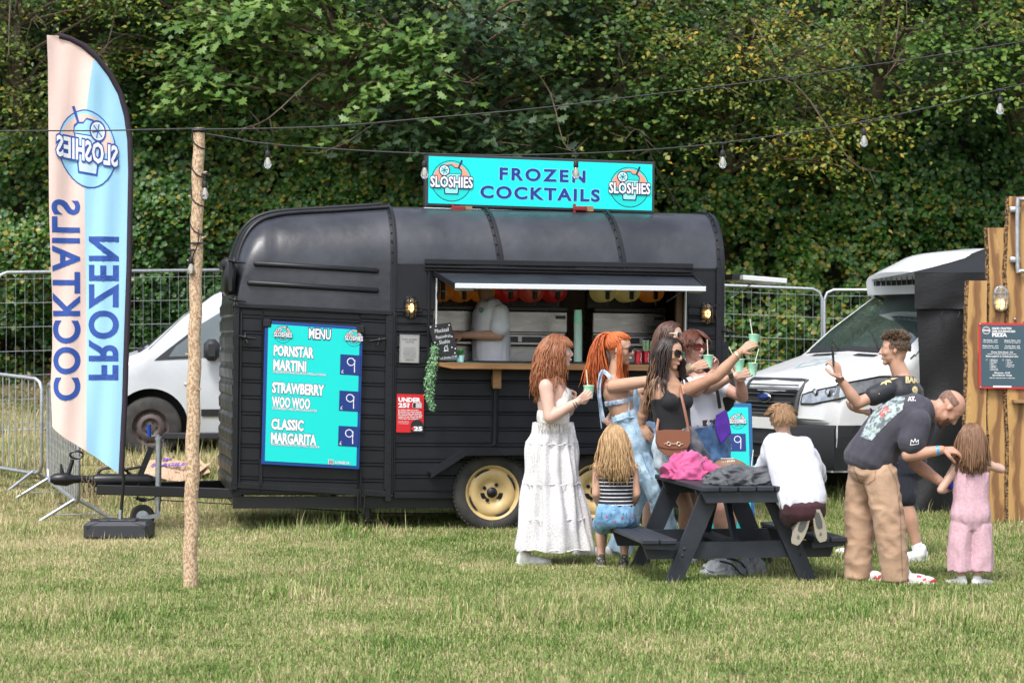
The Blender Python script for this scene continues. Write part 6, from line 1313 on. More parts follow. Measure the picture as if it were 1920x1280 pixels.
def limb(mb, pts, rad, n=5, seg=14, ball=True, end=True):
    P = catmull(pts, n); m = len(rad); R = []
    for i in range(len(P)):
        t = i / n; k = min(m - 2, int(t)); u = t - k; R.append(lerp(rad[k], rad[k + 1], u * u * (3 - 2 * u)))
    mb.tube(P, R, seg)
    if ball: mb.ball(P[0], R[0] * .985, seg, 8)
    if ball and end: mb.ball(P[-1], R[-1] * .985, seg, 8)
    return P
def arm(mb, s, e, w, k=1., infl=0.):
    s, e, w = Vector(s), Vector(e), Vector(w); m = s.lerp(e, .35); f = e.lerp(w, .3)
    limb(mb, [s, m], [.048 * k + infl, .044 * k + infl], 3); limb(mb, [m, s.lerp(e, .75), e], [.044 * k + infl, .038 * k + infl, .036 * k + infl], 3); limb(mb, [e, f, e.lerp(w, .7), w], [.036 * k + infl, .039 * k + infl, .03 * k + infl, .0245 * k + infl], 4)
def leg(mb, h, kn, a, k=1., infl=0.):
    h, kn, a = Vector(h), Vector(kn), Vector(a); limb(mb, [h, h.lerp(kn, .4), h.lerp(kn, .8), kn], [.085 * k + infl, .076 * k + infl, .058 * k + infl, .053 * k + infl], 4); limb(mb, [kn, kn.lerp(a, .3), kn.lerp(a, .7), a], [.053 * k + infl, .056 * k + infl, .038 * k + infl, .032 * k + infl], 4)
def hand(mb, w, d, n, s=1, curl=(20, 30, 20), size=1., thumb=.5, spread=.06):
    """w wrist, d towards the knuckles, n out of the palm, s = side the thumb leaves on"""
    d = Vector(d).normalized(); n = Vector(n); n = (n - d * n.dot(d)).normalized(); t = d.cross(n) * s; w = Vector(w); S = size
    for i, (lat, L0) in enumerate(((.030, .040), (.0105, .0445), (-.0095, .041), (-.028, .033))):
        kn = w + d * (.083 + (.004, .007, .003, -.006)[i]) * S + t * lat * S; limb(mb, [w + t * lat * .55 * S + d * .012 * S, w.lerp(kn, .6) + t * lat * .1 * S, kn], [.0145 * S, .0135 * S, .0105 * S], 2, 10)
        dd = (d + t * spread * (1.5 - i)).normalized(); p = kn; a = 0; pts = [p]
        for j, c in enumerate(curl):
            a += math.radians(c if not isinstance(c, (list, tuple)) else c[i]); v = dd * math.cos(a) + n * math.sin(a); p = p + v * L0 * S * (1, .66, .55)[j]; pts.append(p)
        limb(mb, pts, [.0100 * S, .0090 * S, .0082 * S, .0068 * S], 2, 10)
    b = w + t * .020 * S + d * .022 * S; v1 = (d * .62 + t * .75 + n * .35 * (1 + thumb)).normalized(); v2 = (d * .85 + t * (.35 - .5 * thumb) + n * .5 * (1 + thumb)).normalized(); limb(mb, [b, b + v1 * .038 * S, b + v1 * .038 * S + v2 * .034 * S, b + v1 * .038 * S + v2 * .060 * S], [.0155 * S, .0125 * S, .0105 * S, .0078 * S], 3, 10)
    limb(mb, [w - d * .02 * S, w + d * .02 * S], [.0245 * S, .0215 * S], 2, 12)
class Head:
    def __init__(s, c, yaw, pitch=0., roll=0., H=.228, f=None, u=None):
        s.c = Vector(c); s.H = H; y = math.radians(yaw); p = math.radians(pitch)
        s.f = Vector((math.cos(y) * math.cos(p), math.sin(y) * math.cos(p), math.sin(p))) if f is None else Vector(f).normalized()
        u0 = UP if u is None else Vector(u); s.r = s.f.cross(u0).normalized(); s.u = s.r.cross(s.f).normalized()
        if roll: q = Quaternion(s.f, math.radians(roll)); s.r = q @ s.r; s.u = q @ s.u
        s.R = Matrix((s.r, s.f, s.u)).transposed()
    def p(s, r, f, u): return s.c + (s.r * r + s.f * f + s.u * u) * s.H
    def solid(s, mb, male=False):
        H = s.H; E = lambda c, rad: mb.ball(s.p(*c), tuple(x * H for x in rad), 20, 14, s.R)
        E((0, -.055, .13), (.335, .405, .365)); E((0, .10, -.03), (.285, .265, .32)); E((0, .09, -.21), (.235 + .02 * male, .235, .2)); E((0, .235, -.385), (.095 + .02 * male, .09, .085)); E((0, .08, -.30), (.20 + .02 * male, .2, .13))
        for x in (-1, 1): E((x * .165, .21, -.09), (.105, .11, .11)); E((x * .34, -.03, -.02), (.03, .065, .1)); E((x * .05, .385, -.125), (.036, .05, .032)); mb.tube([s.p(x * .03, .33, .095), s.p(x * .16, .30, .105), s.p(x * .24, .22, .08)], [.035 * H, .036 * H, .03 * H], 8)
        mb.tube([s.p(0, .33, .07), s.p(0, .385, -.02), s.p(0, .42, -.105)], [.035 * H, .037 * H, .047 * H], 10); mb.ball(s.p(0, .412, -.115), .048 * H, 10, 8)
        for z, r in ((-.222, .024), (-.268, .027)): mb.tube([s.p(-.085, .30, z), s.p(-.03, .338, z), s.p(.03, .338, z), s.p(.085, .30, z)], [.012 * H, r * H, r * H, .012 * H], 8)
        mb.ball(s.p(0, .25, -.245), (.13 * H, .09 * H, .09 * H), 12, 8, s.R)
    def neck(s, mb, base, r=.052): a = s.p(0, -.13, -.12); b = s.p(0, -.08, -.36); limb(mb, [a, b, Vector(base)], [r * 1.05, r, r * 1.12], 4)
    def face(s, par, skin_lip, smile=0, eyes=True, brow=(.06, .03, .02), open_=False):
        H = s.H
        if eyes:
            mb = MB(); m2 = MB(); m3 = MB()
            for x in (-1, 1):
                c = s.p(x * .135, .292, .035); mb.ball(c, (.052 * H, .032 * H, .026 * H), 10, 6, s.R); m2.ball(c + s.f * .022 * H, (.022 * H, .014 * H, .023 * H), 8, 6, s.R)
                m3.tube([s.p(x * .065, .345, .115), s.p(x * .14, .335, .135), s.p(x * .21, .275, .115)], [.011 * H, .014 * H, .008 * H], 6)
            mb.build('eye', M('eye_white', (.7, .68, .66), .3), par, 60); m2.build('iris', M('eye_dark', (.03, .02, .015), .2), par, 60); m3.build('eyebrow', M('brow_%d' % int(brow[0] * 1000), brow, .8), par, 60)
        mb = MB(); up = .018 * smile
        if open_ or smile:
            mb.tube([s.p(-.095, .285, -.235 + up), s.p(-.045, .352, -.25), s.p(.045, .352, -.25), s.p(.095, .285, -.235 + up)], [.006 * H, .020 * H + .012 * H * open_, .020 * H + .012 * H * open_, .006 * H], 8); mb.build('teeth', M('teeth', (.72, .70, .66), .25), par, 60); mb = MB()
        for z, r in ((-.222, .014), (-.278 - .012 * open_, .017)): mb.tube([s.p(-.11, .285, -.24 + up * 1.4), s.p(-.035, .352, z), s.p(.035, .352, z), s.p(.11, .285, -.24 + up * 1.4)], [.005 * H, r * H, r * H, .005 * H], 6)
        mb.build('lips', skin_lip, par, 60)
    def shades(s, par, lens, frame, round_=False, w=.125, hgt=.085, tilt=0.):
        H = s.H; mb = MB(); m2 = MB()
        for x in (-1, 1):
            def q(r_, u_, o=0.): return s.p(x * .15 + r_, .385 + o - .32 * max(0, abs(x * .15 + r_) - .05) ** 1.3, .035 + u_ + tilt * (x * r_ if r_ * x > 0 else 0))
            k = 18; pw = 2 if round_ else 3.2; pts = [(w * math.copysign(abs(math.cos(a)) ** (2 / pw), math.cos(a)), hgt * math.copysign(abs(math.sin(a)) ** (2 / pw), math.sin(a))) for a in np.linspace(0, 2 * PI, k, endpoint=False)]
            ctr = len(m2.V); mb.add([q(0, 0, .012)] + [q(a, b, .008) for a, b in pts], [(0, i + 1, (i + 1) % k + 1) for i in range(k)]); m2.tube([q(a, b, .006) for a, b in pts + pts[:1]], .014 * H, 6, cap=False); m2.tube([q(x * w, hgt * .3), s.p(x * .34, .2, .06), s.p(x * .36, -.02, .05)], .012 * H, 6)
        m2.tube([s.p(-.04, .42, .06), s.p(0, .43, .07), s.p(.04, .42, .06)], .014 * H, 6); g = m2.build('sunglasses', frame, par, 60); mb.build('lens', lens, g, 0, fix=True)
def skin_obj(parts, hands, par, mat, voxel=.0068, hv=.0045, smooth=3):
    """one mesh: the remeshed body with its finer hands joined in"""
    ms = [remesh(parts, voxel, smooth)]
    for h in hands: ms.append(remesh(h, hv, 2))
    Mi = root_mat(par).inverted(); bm = bmesh.new()
    for m in ms: bm.from_mesh(m)
    bmesh.ops.transform(bm, matrix=Mi, verts=bm.verts); me = bpy.data.meshes.new('body'); bm.to_mesh(me); bm.free(); return link(me, 'body', par, mat, 180)
def cloth(mb, name, par, mat, voxel=.009, wr=.004, fr=9., seed=0., smooth=4, stretch=(1, 1, .5), ridge=.6):
    me = remesh(mb, voxel, smooth); n = len(me.vertices); co = np.empty(n * 3, np.float32); me.vertices.foreach_get('co', co); no = np.empty(n * 3, np.float32); me.vertex_normals.foreach_get('vector', no); co = co.reshape(-1, 3); no = no.reshape(-1, 3)
    wr *= 1.5
    if wr:
        st = np.array(stretch) * fr; q = co * st + seed; d = np.empty(n, np.float32)
        for i in range(n):
            v = Vector(q[i].tolist()); a = noise.noise(v); b = noise.noise(v * 2.1 + Vector((5, 1, seed))); w_ = noise.noise(v * .45 + Vector((2, 7, seed))); d[i] = (a * (1 - ridge) + ridge * (1 - 2.4 * abs(a + .35 * b))) * (.55 + .9 * max(0, w_ + .3)) + .3 * b
        co = co + no * (d * wr)[:, None]
    Mi = np.array(root_mat(par).inverted(), np.float32); co = co @ Mi[:3, :3].T + Mi[:3, 3]; me.vertices.foreach_set('co', co.astype(np.float32).ravel()); me.update(); me.name = name
    return link(me, name, par, mat, 180)
def hair_mat(name, a, b, rough=.45):
    if name in MATS: return MATS[name]
    a, b = [tuple(lerp(x, y, k) for x, y in zip(a, b)) for k in (.28, .8)]; m = bpy.data.materials.new(name); m.use_nodes = True; N = m.node_tree.nodes; L = m.node_tree.links; p = N['Principled BSDF']; g = N.new('ShaderNodeNewGeometry'); c = N.new('ShaderNodeValToRGB'); c.color_ramp.elements[0].color = (*a, 1); c.color_ramp.elements[1].color = (*b, 1)
    L.new(g.outputs['Random Per Island'], c.inputs[0]); L.new(c.outputs[0], p.inputs['Base Color']); p.inputs['Roughness'].default_value = rough; p.inputs['Specular IOR Level'].default_value = .5; MATS[name] = m; return m
def hair(h, par, mat, n=260, length=.4, rad=.0055, comb=(0, -.2, -1), colliders=(), wave=.0, waven=14., hairline=(.30, .42), low=-.45, shell=1.09, part=0., tie=None, jitter=.25, vol=1.0, front=None, seed=1, taper=.5, cap=True, fall=.32, lift=.0, region=None, capf=None):
    rnd = random.Random(seed); H = h.H; n = int(n * 3) if 15 < n < 700 else n; rad *= .52; cc = h.p(0, -.055, .13); rr = (.335 * H, .405 * H, .365 * H)
    def inside(v): return (v[1] > hairline[0] and v[2] < hairline[1]) or (v[2] < low) or (v[1] > 0 and v[2] < -.12 and abs(v[0]) > .3 and hairline[0] < .9)
    mb = MB()
    if cap:
        V = []; Fc = []; A, B = 36, 22
        for i in range(B + 1):
            t = PI * i / B
            for k in range(A): a = 2 * PI * k / A; V.append((math.sin(t) * math.cos(a), math.sin(t) * math.sin(a), math.cos(t)))
        for i in range(B):
            for k in range(A):
                q = (i * A + k, (i + 1) * A + k, (i + 1) * A + (k + 1) % A, i * A + (k + 1) % A)
                if (all(capf(V[j]) for j in q) if capf else not any(inside(V[j]) for j in q)): Fc.append(q)
        mb.add([cc + h.R @ Vector((v[0] * rr[0], v[1] * rr[1], v[2] * rr[2])) * (shell - .02) for v in V], Fc)
    C = h.R @ Vector(comb); k_ = 0; guard = 0
    while k_ < n and guard < n * 30:
        guard += 1; v = Vector((rnd.gauss(0, 1), rnd.gauss(0, 1), rnd.gauss(0, 1))).normalized()
        if inside(v) or (region and not region(v)): continue
        k_ += 1; sh = shell * (1 + .05 * rnd.random()) ; nrm = (h.R @ v).normalized(); p = cc + h.R @ Vector((v.x * rr[0], v.y * rr[1], v.z * rr[2])) * sh
        side = h.r * (math.copysign(1, v.x - part) * .8 if v.z > .2 and v.y > -.2 else 0)
        if tie is not None: tgt = h.p(*tie[0]); d = (tgt - p).normalized()
        else: d = (C + side + nrm * (.3 + lift)).normalized()
        L_ = length * rnd.uniform(.75, 1.05); st = min(.019, L_ / 4); ns = max(4, int(L_ / st)); pts = [p.copy()]; ph = rnd.uniform(0, 6.3); tied = tie is None; jd = Vector((rnd.gauss(0, 1), rnd.gauss(0, 1), rnd.gauss(0, .3))) * jitter
        for j in range(ns):
            if not tied:
                d = (d * .3 + (tgt - p).normalized()).normalized()
                if (tgt - p).length < .03: tied = True; d = (h.R @ Vector(tie[1])).normalized() + jd * .4
            else: d = (d * .75 + Vector((0, 0, -1)) * fall + jd * .06 + (h.R @ Vector((math.sin(ph + j * st * waven * 6), math.cos(ph * 1.7 + j * st * waven * 5), 0))) * wave * min(1, j / 8)).normalized()
            p = p + d * st
            q = h.R.transposed() @ (p - cc); e = math.sqrt((q.x / rr[0]) ** 2 + (q.y / rr[1]) ** 2 + (q.z / rr[2]) ** 2)
            if e < sh * vol: p = cc + (h.R @ q) * (sh * vol / max(e, .2))
            # keep off the face
            if q.y > .25 * H * .8 and q.z < hairline[1] * rr[2] and tied and hairline[0] < .9:
                if abs(q.x) < .27 * H: p = p + h.r * math.copysign(.012, q.x if abs(q.x) > .002 else 1) - h.f * .01
            for (c_, r_) in colliders:
                dv = p - c_; l = dv.length
                if l < r_ + .008: p = c_ + dv * ((r_ + .008) / max(l, 1e-4))
            pts.append(p.copy())
        m = len(pts); mb.tube(pts, [rad * (.75 + .5 * min(1, i / 3)) * (1 - (i / (m - 1)) ** 3 * taper) * (1 + .3 * math.sin(ph + i)) for i in range(m)], 3)
    return mb.build('hair', mat, par, 180)
def coll(sp, k=1.):
    out = []
    for s in sp:
        f = fwd_of(s[3]); r = Vector((f.y, -f.x, 0))
        for t in (-.75, -.35, 0, .35, .75): out.append((s[0] + r * s[1] * t * .8, s[2] * k * (1 - .25 * abs(t))))
    return out
def shoe(par, a, toe, L_=.26, mat=None, sole=None, z=None, wd=1., hi=.09):
    a = Vector(a); t = Vector(toe); t.z = 0; t.normalize(); z = G(a.x, a.y) if z is None else z; s_ = Vector((-t.y, t.x, 0)); R = Matrix((t, s_, UP)).transposed(); k = L_ / .26; c = Vector((a.x, a.y, z)); mb = MB()
    mb.ball(c - t * .02 * k + UP * .05 * k, (.045 * k, .036 * k * wd, .045 * k), 14, 10, R); mb.ball(c + t * .07 * k + UP * .042 * k, (.085 * k, .038 * k * wd, .036 * k), 14, 10, R); mb.ball(c + t * .14 * k + UP * .034 * k, (.06 * k, .045 * k * wd, .03 * k), 14, 10, R); limb(mb, [c - t * .005 + UP * hi * k, c + UP * .05 * k + t * .015], [.041 * k, .046 * k], 2)
    o = cloth(mb, 'shoe', par, mat, .005, .0015, 20, smooth=2)
    mb = MB(); pts = [(-.065, -.028), (-.07, 0), (-.065, .028), (0, .036), (.07, .04), (.15, .047), (.195, .03), (.205, 0), (.195, -.03), (.15, -.047), (.07, -.04), (0, -.036)]; mb.prism([(x * k, y * k * wd) for x, y in pts], c + UP * .002, t, s_, UP * .026 * k); mb.build('sole', sole or M('sole_white', (.68, .67, .64), .6), par, 30, fix=True).parent = o
    return o
def bvh_of(*objs):
    V = []; Fc = []
    for o in objs:
        m = root_mat(o); b = len(V); V += [m @ v.co for v in o.data.vertices]; Fc += [[i + b for i in p.vertices] for p in o.data.polygons]
    return BVHTree.FromPolygons(V, Fc)
def onto(bvh, off=.002):      # pixel -> point just above a garment's surface
    def f(u, v, l):
        d = (at(u, -v, 10) - Vector((0, 0, CH))).normalized(); h = bvh.ray_cast(Vector((0, 0, CH)), d)
        if h[0] is None: h = bvh.find_nearest(at(u, -v, 15.5))
        return h[0] - d * (off + l)
    return f
def SKIN(name, c, c2=None): return M('skin_' + name, c, .48, col2=c2 or tuple(x * .86 for x in c), nscale=14, sss=.12, bump=(160, .12, .002), spec=.4)
LIP = M('lips_pink', (.5, .14, .13), .35); LIPM = M('lips_skin', (.42, .2, .16), .5)
def denim(name, c, c2): return M('denim_' + name, tuple(x * .8 for x in c), .85, col2=tuple(min(1, x * 1.15) for x in c2), nscale=13, contrast=(.36, .64), bump=(60, .5, .004), sheen=.1)
def fabric(name, c, c2=None, rough=.85, b=.3): return M('cloth_' + name, c, rough, col2=c2, nscale=9, bump=(55, b * 1.3, .004), sheen=.08)
def cup(c, par=None, label='', tilt=Vector((0, 0, 1)), s=(0, 0, 1), st=True, slush=(.75, .6, .25)):
    e = empty('paper_cup', c, label, 'cup', group='mint paper cups held in the hands'); T = Vector(tilt).normalized(); mb = MB(); mb.lathe([(.026, 0), (.0375, .088), (.0395, .090), (.0395, .094), (.0355, .094), (.035, .086)], c, T, 22, cap=False); mb.lathe([(.001, .002), (.026, .002)], c, T, 22, cap=False); mb.build('cup', MINT, e, 40)
    mb = MB(); mb.ball(c + T * .085, (.033, .033, .012), 14, 8); mb.build('slush', M('slush_pale', slush, .4, bump=(120, .6, .004)), e, 60)
    if st: S = Vector(s).normalized(); straw(c + T * .03, c + T * .05 + S * .155, 'straw', e)
    return e
def person(label, D, foot, group=None):
    b = at(foot, 640, D); b.z = G(b.x, D); return empty('person', b, label, 'person'), (lambda x, y, dd=0.: at(x, y, D + dd))
SHOEW = fabric('shoe_white', (.82, .81, .78), (.72, .71, .68)); FAIR = (.66, .42, .33); TAN = (.50, .29, .19); LTAN = (.56, .33, .225)
# ---- woman in white lace skirt
r, p = person('red haired woman in long white lace skirt standing with a cup beside the wheel', 16.25, 1040)
hd_ = Head(p(1047, 660), 8, 4, 0, .238); sk = SKIN('fair', FAIR); B = MB(); hd_.solid(B); hd_.neck(B, p(1040, 713), .05)
sp = [(p(1037, 842), .11, .085, 10), (p(1037, 812), .12, .09, 10), (p(1037, 785), .13, .098, 10), (p(1036, 758), .14, .105, 10), (p(1036, 735), .15, .108, 12), (p(1036, 718), .14, .08, 12), (p(1039, 709), .07, .06, 10)]
trunk(B, sp); B.ball(p(1052, 745, -.06), .06, 14, 10); B.ball(p(1054, 745, .06), .06, 14, 10)
arm(B, p(1024, 724, -.15), p(1030, 783, -.2), p(1082, 753, -.19), 1.13); arm(B, p(1042, 722, .15), p(1060, 778, .17), p(1077, 756, .10), 1.0)
leg(B, p(1032, 850, -.05), p(1012, 950, -.03), p(984, 1042, 0), .88); leg(B, p(1042, 850, .08), p(1068, 950, .3), p(1092, 1030, .72), 1.05)
h1 = MB(); hand(h1, p(1082, 753, -.19), (.8, .0, .55), (.15, .8, .3), -1, (35, 55, 35), .92, .6); h2 = MB(); hand(h2, p(1077, 756, .10), (-.05, -.1, 1), (-.6, -.3, 0), 1, (60, 70, 50), .9, .6)
skin_obj(B, [h1, h2], r, sk); hd_.face(r, LIP, 1, True, (.28, .12, .05), True)
hair(hd_, r, hair_mat('hair_copper', (.14, .046, .02), (.44, .17, .07)), 330, .36, .0065, (0, -.75, -.5), coll(sp[2:]) + [(p(1024, 724, -.15), .05)], .22, 11, (.48, .62), -.5, 1.13, jitter=.35, vol=1.0, seed=3, fall=.28)
hair(hd_, r, hair_mat('hair_copper', (.2, .06, .02), (.5, .17, .05)), 40, .075, .006, (0, 1, -.4), (), .03, 11, (2, -2), .35, 1.1, cap=False, seed=8, region=lambda v: v.y > .35 and v.z > .45, jitter=.1, fall=.35)
def lace():
    m = M('white_lace', (.7, .7, .69), .75, sheen=.15); N = m.node_tree.nodes; L = m.node_tree.links; b = N['Principled BSDF']; tc = N.new('ShaderNodeTexCoord'); vo = N.new('ShaderNodeTexVoronoi'); vo.feature = 'DISTANCE_TO_EDGE'; vo.inputs['Scale'].default_value = 46; L.new(tc.outputs['Object'], vo.inputs[0])
    cr = N.new('ShaderNodeValToRGB'); cr.color_ramp.elements[0].position = .02; cr.color_ramp.elements[0].color = (.71, .71, .71, 1); cr.color_ramp.elements[1].position = .12; cr.color_ramp.elements[1].color = (.57, .55, .555, 1); L.new(vo.outputs[0], cr.inputs[0]); L.new(cr.outputs[0], b.inputs['Base Color']); bp = N.new('ShaderNodeBump'); bp.inputs['Strength'].default_value = .5; bp.inputs['Distance'].default_value = .004; bp.invert = True; L.new(vo.outputs[0], bp.inputs['Height']); L.new(bp.outputs[0], b.inputs['Normal']); return m
LACE = lace()
def skirt(name, rows, D, mat, pleat=.012, npl=15, seed=1., depth=.8, par=None, n=150, m=60):
    R = []
    for j in range(m + 1):
        t = j / m * (len(rows) - 1); k = min(len(rows) - 2, int(t)); u = t - k; y, xa, xb = [lerp(rows[k][q], rows[k + 1][q], u) for q in range(3)]; c = at((xa + xb) / 2, y, D); w = (xb - xa) / 2 / F * D; pl = pleat * (j / m) ** .6; row = []
        tier = .004 * ((j / m * 3.02) % 1)
        for i in range(n): a = 2 * PI * i / n; q = 1 + pl / w * (math.sin(a * npl + 2 * math.sin(a * 3 + seed)) * .6 + 1.3 * noise.noise(Vector((math.cos(a) * 3, math.sin(a) * 3, t * .7 + seed)))) ; row.append(c + Vector((math.cos(a) * (w * q + tier), math.sin(a) * (w * depth * q + tier), .01 * math.sin(a * 5) * (j == m))))
        R.append(row)
    mb = MB(); k = n; V = [v for r_ in R for v in r_]; mb.add(V, [(j * k + i, j * k + (i + 1) % k, (j + 1) * k + (i + 1) % k, (j + 1) * k + i) for j in range(m) for i in range(k)]); return mb.build(name, mat, par, 180)
sk_ = skirt('skirt', [(791, 999, 1075), (812, 997, 1077), (830, 991, 1079), (870, 987, 1082), (905, 983, 1087), (970, 976, 1099), (1028, 972, 1109)], 16.28, LACE, .036, 17, par=r, depth=1.0)
mb = MB()
for y, xa, xb in ((831, 991, 1079), (905, 983, 1087), (970, 976, 1099), (1026, 972, 1109)): c = at((xa + xb) / 2, y, 16.28); w = (xb - xa) / 2 / F * 16.28; mb.tube([c + Vector((math.cos(a) * w * 1.02, math.sin(a) * w * 1.0, .006 * math.sin(a * 11))) for a in np.linspace(0, 2 * PI, 60)], .0045, 5, cap=False)
mb.build('seam', M('lace_seam', (.82, .82, .81), .8), sk_, 60)
KN = fabric('crochet_white', (.78, .76, .72), (.62, .59, .54), b=1.); mb = MB(); mb2 = [(p(1037, 793), .142, .112, 10), (p(1037, 780), .148, .114, 10), (p(1037, 768), .142, .108, 10)]; trunk(mb, mb2, ends=False)
mb.ball(p(1053, 746, -.065), (.07, .065, .085), 14, 10); mb.ball(p(1056, 746, .06), (.07, .065, .085), 14, 10); mb.ball(p(1049, 762, -.08), (.075, .07, .09), 14, 10); limb(mb, [p(1056, 735, -.07), p(1050, 720, -.05), p(1046, 708, -.02)], [.03, .012, .006])
tp_ = cloth(mb, 'halter_top', r, KN, .007, .003, 30)
mb = MB(); rng = random.Random(4)
for i in range(70): a = i / 70 * 2 * PI; c = p(1037, 791) + fwd_of(10) * math.sin(a) * .128 + Vector((.17, -.98, 0)) * math.cos(a) * .158; mb.tube([c, c + Vector((rng.uniform(-.004, .004), 0, -.03)), c + Vector((rng.uniform(-.012, .012), 0, -.055 - rng.random() * .02))], .0035, 4)
f_ = mb.build('fringe', KN, r, 60); f_['kind'] = 'stuff'
shoe(r, p(984, 1046), (1, -.1, 0), .25, SHOEW); shoe(r, p(1090, 1040, .72), (1, .1, 0), .25, SHOEW)
mb = MB(); c = p(1080, 755, -.19); mb.lathe([(.028, -.004), (.03, 0), (.028, .004)], c, Vector((.85, 0, .5)), 16, cap=False); mb.tube([c + Vector((-.015, 0, -.01)) + (Vector((.5, 0, -.86)) * math.cos(t) + Vector((0, 1, 0)) * math.sin(t)) * .031 for t in np.linspace(0, 2 * PI, 16)], .0035, 5, cap=False); mb.build('bracelet', M('bead_dark', (.05, .05, .06), .4), r, 60)
cup(p(1104, 747, -.13), None, 'mint cup held by the woman in the white skirt', s=(-.12, 0, 1))
# ---- redhead in denim dungarees
r, p = person('woman with high red ponytail and denim dungarees stretching her cup forward', 16.8, 1180)
hd_ = Head(p(1162, 655), -14, -2, 4, .238); sk = SKIN('warm', LTAN); B = MB(); hd_.solid(B); hd_.neck(B, p(1151, 712), .048)
sp = [(p(1186, 850), .165, .12, 0), (p(1183, 822), .175, .125, 0), (p(1176, 788), .135, .098, 0), (p(1166, 758), .14, .105, -5), (p(1157, 735), .155, .105, -10), (p(1152, 719), .145, .08, -10), (p(1150, 709), .07, .058, -10)]
trunk(B, sp); B.ball(p(1172, 738, -.07), .058, 14, 10); B.ball(p(1174, 738, .06), .058, 14, 10)
arm(B, p(1150, 724, -.14), p(1236, 711, -.32), p(1296, 691, -.22), 1.08); arm(B, p(1158, 722, .16), p(1195, 745, .3), p(1225, 765, .2), 1.0)
h1 = MB(); hand(h1, p(1296, 691, -.22), (1, .05, .38), (.1, .9, -.1), -1, (25, 38, 25), .95, .5)
skin_obj(B, [h1], r, sk); hd_.face(r, LIP, 1, False, open_=True); hd_.shades(r, M('lens_dark', (.02, .018, .02), .08, coat=.5), M('frame_black', (.015, .012, .012), .25), w=.135, hgt=.095)
HC = hair_mat('hair_ginger', (.33, .055, .012), (.72, .19, .045)); hair(hd_, r, HC, 230, .50, .0065, (0, -1, .3), coll(sp[3:], 1.02) , .10, 9, (.36, .46), -.35, 1.08, tie=((0, -.40, .48), (0, -.7, .1)), jitter=.5, seed=5, fall=.3)
hair(hd_, r, HC, 22, .34, .005, (.3, .2, -1), coll(sp[3:]) , .12, 9, (.36, .46), -.35, 1.08, cap=False, seed=9, region=lambda v: v.y > .1 and abs(v.x) > .5 and v.z < .4)
LD = denim('light', (.26, .40, .53), (.40, .54, .66)); mb = MB(); trunk(mb, [(p(1187, 862), .165, .125, 0), (p(1184, 826), .18, .13, 0), (p(1177, 790), .14, .105, 0), (p(1173, 775), .14, .10, 0)], .008)
for pts, rr_ in (([p(1180, 840, -.06), p(1218, 893, -.12), p(1238, 945, -.1), p(1250, 1010, 0)], [.105, .085, .078, .10]), ([p(1186, 840, .07), p(1197, 905, .1), p(1184, 960, .15), p(1163, 1032, .2)], [.1, .082, .075, .10])): limb(mb, pts, rr_, end=False)
mb.loft([ring(p(1192, 748 + 12 * k_, 0), Vector((.1, 1, 0)), Vector((1, 0, 0)), .10 + .008 * k_, .028 + .012 * k_) for k_ in range(-2, 4)][::1]); dg_ = cloth(mb, 'dungarees', r, LD, .008, .006, 17, 2.)
mb = MB(); mb.tube([p(1152, 790, -.12), p(1176, 783, -.175), p(1200, 781, -.1)], .006, 5); mb.tube([p(1178, 728, -.13), p(1180, 755, -.15), p(1178, 780, -.17)], .004, 5); mb.tube([p(1190, 800, -.17), p(1200, 840, -.2), p(1222, 895, -.215)], .004, 5); mb.build('stitching', LD, dg_, 60)
mb = MB()
for k_ in range(2): 
    q = catmull([p(1146, 707 + k_ * 2, .05 - .2 * k_), p(1129, 696, -.12), p(1121 + 2 * k_, 730, -.13), p(1124 + 3 * k_, 765, -.13), p(1128 + 4 * k_, 803 - 14 * k_, -.13)], 5); mb.tube(q, .015, 6, flat=.25, up=Vector((0, 1, 0)))
mb.build('strap', denim('strap', (.2, .29, .42), (.55, .62, .7)), r, 60); mb = MB(); trunk(mb, [(p(1163, 757), .145, .110, -5), (p(1161, 747), .148, .112, -5)], .002, ends=False); cloth(mb, 'bikini_band', r, denim('band', (.2, .32, .5), (.6, .66, .72)), .006, .002, 40)
shoe(r, p(1160, 1036, .2), (-1, -.25, 0), .25, SHOEW); shoe(r, p(1252, 1030, .1), (1, -.25, 0), .25, SHOEW)
mb = MB()
for k_ in range(6): c = p(1285 + k_ * 2.2, 694 - k_ * .9, -.23); mb.tube([c + (Vector((-.3, 0, .95)) * math.cos(t) + Vector((0, 1, 0)) * math.sin(t)) * (.034 + .003 * (k_ % 2)) for t in np.linspace(0, 2 * PI, 18)], .0035, 5, cap=False)
mb.tube([p(1296, 700, -.27), p(1300, 710, -.27)], [.003, .010], 6); mb.build('bracelets', M('bracelet_gold', (.75, .6, .42), .3, .5), r, 60)
mb = MB()
for k_ in (0, 1): c = hd_.p(.40, 0, -.16 - .09 * k_); mb.tube([c + hd_.f * .011 * math.cos(t) + UP * .011 * math.sin(t) for t in np.linspace(0, 2 * PI, 12)], .0025, 5, cap=False)
mb.build('earring', MATS['bracelet_gold'], r, 60)
cup(p(1328, 689, -.17), None, 'mint cup held by the ponytail woman at the end of her outstretched arm', s=(-.05, 0, 1))
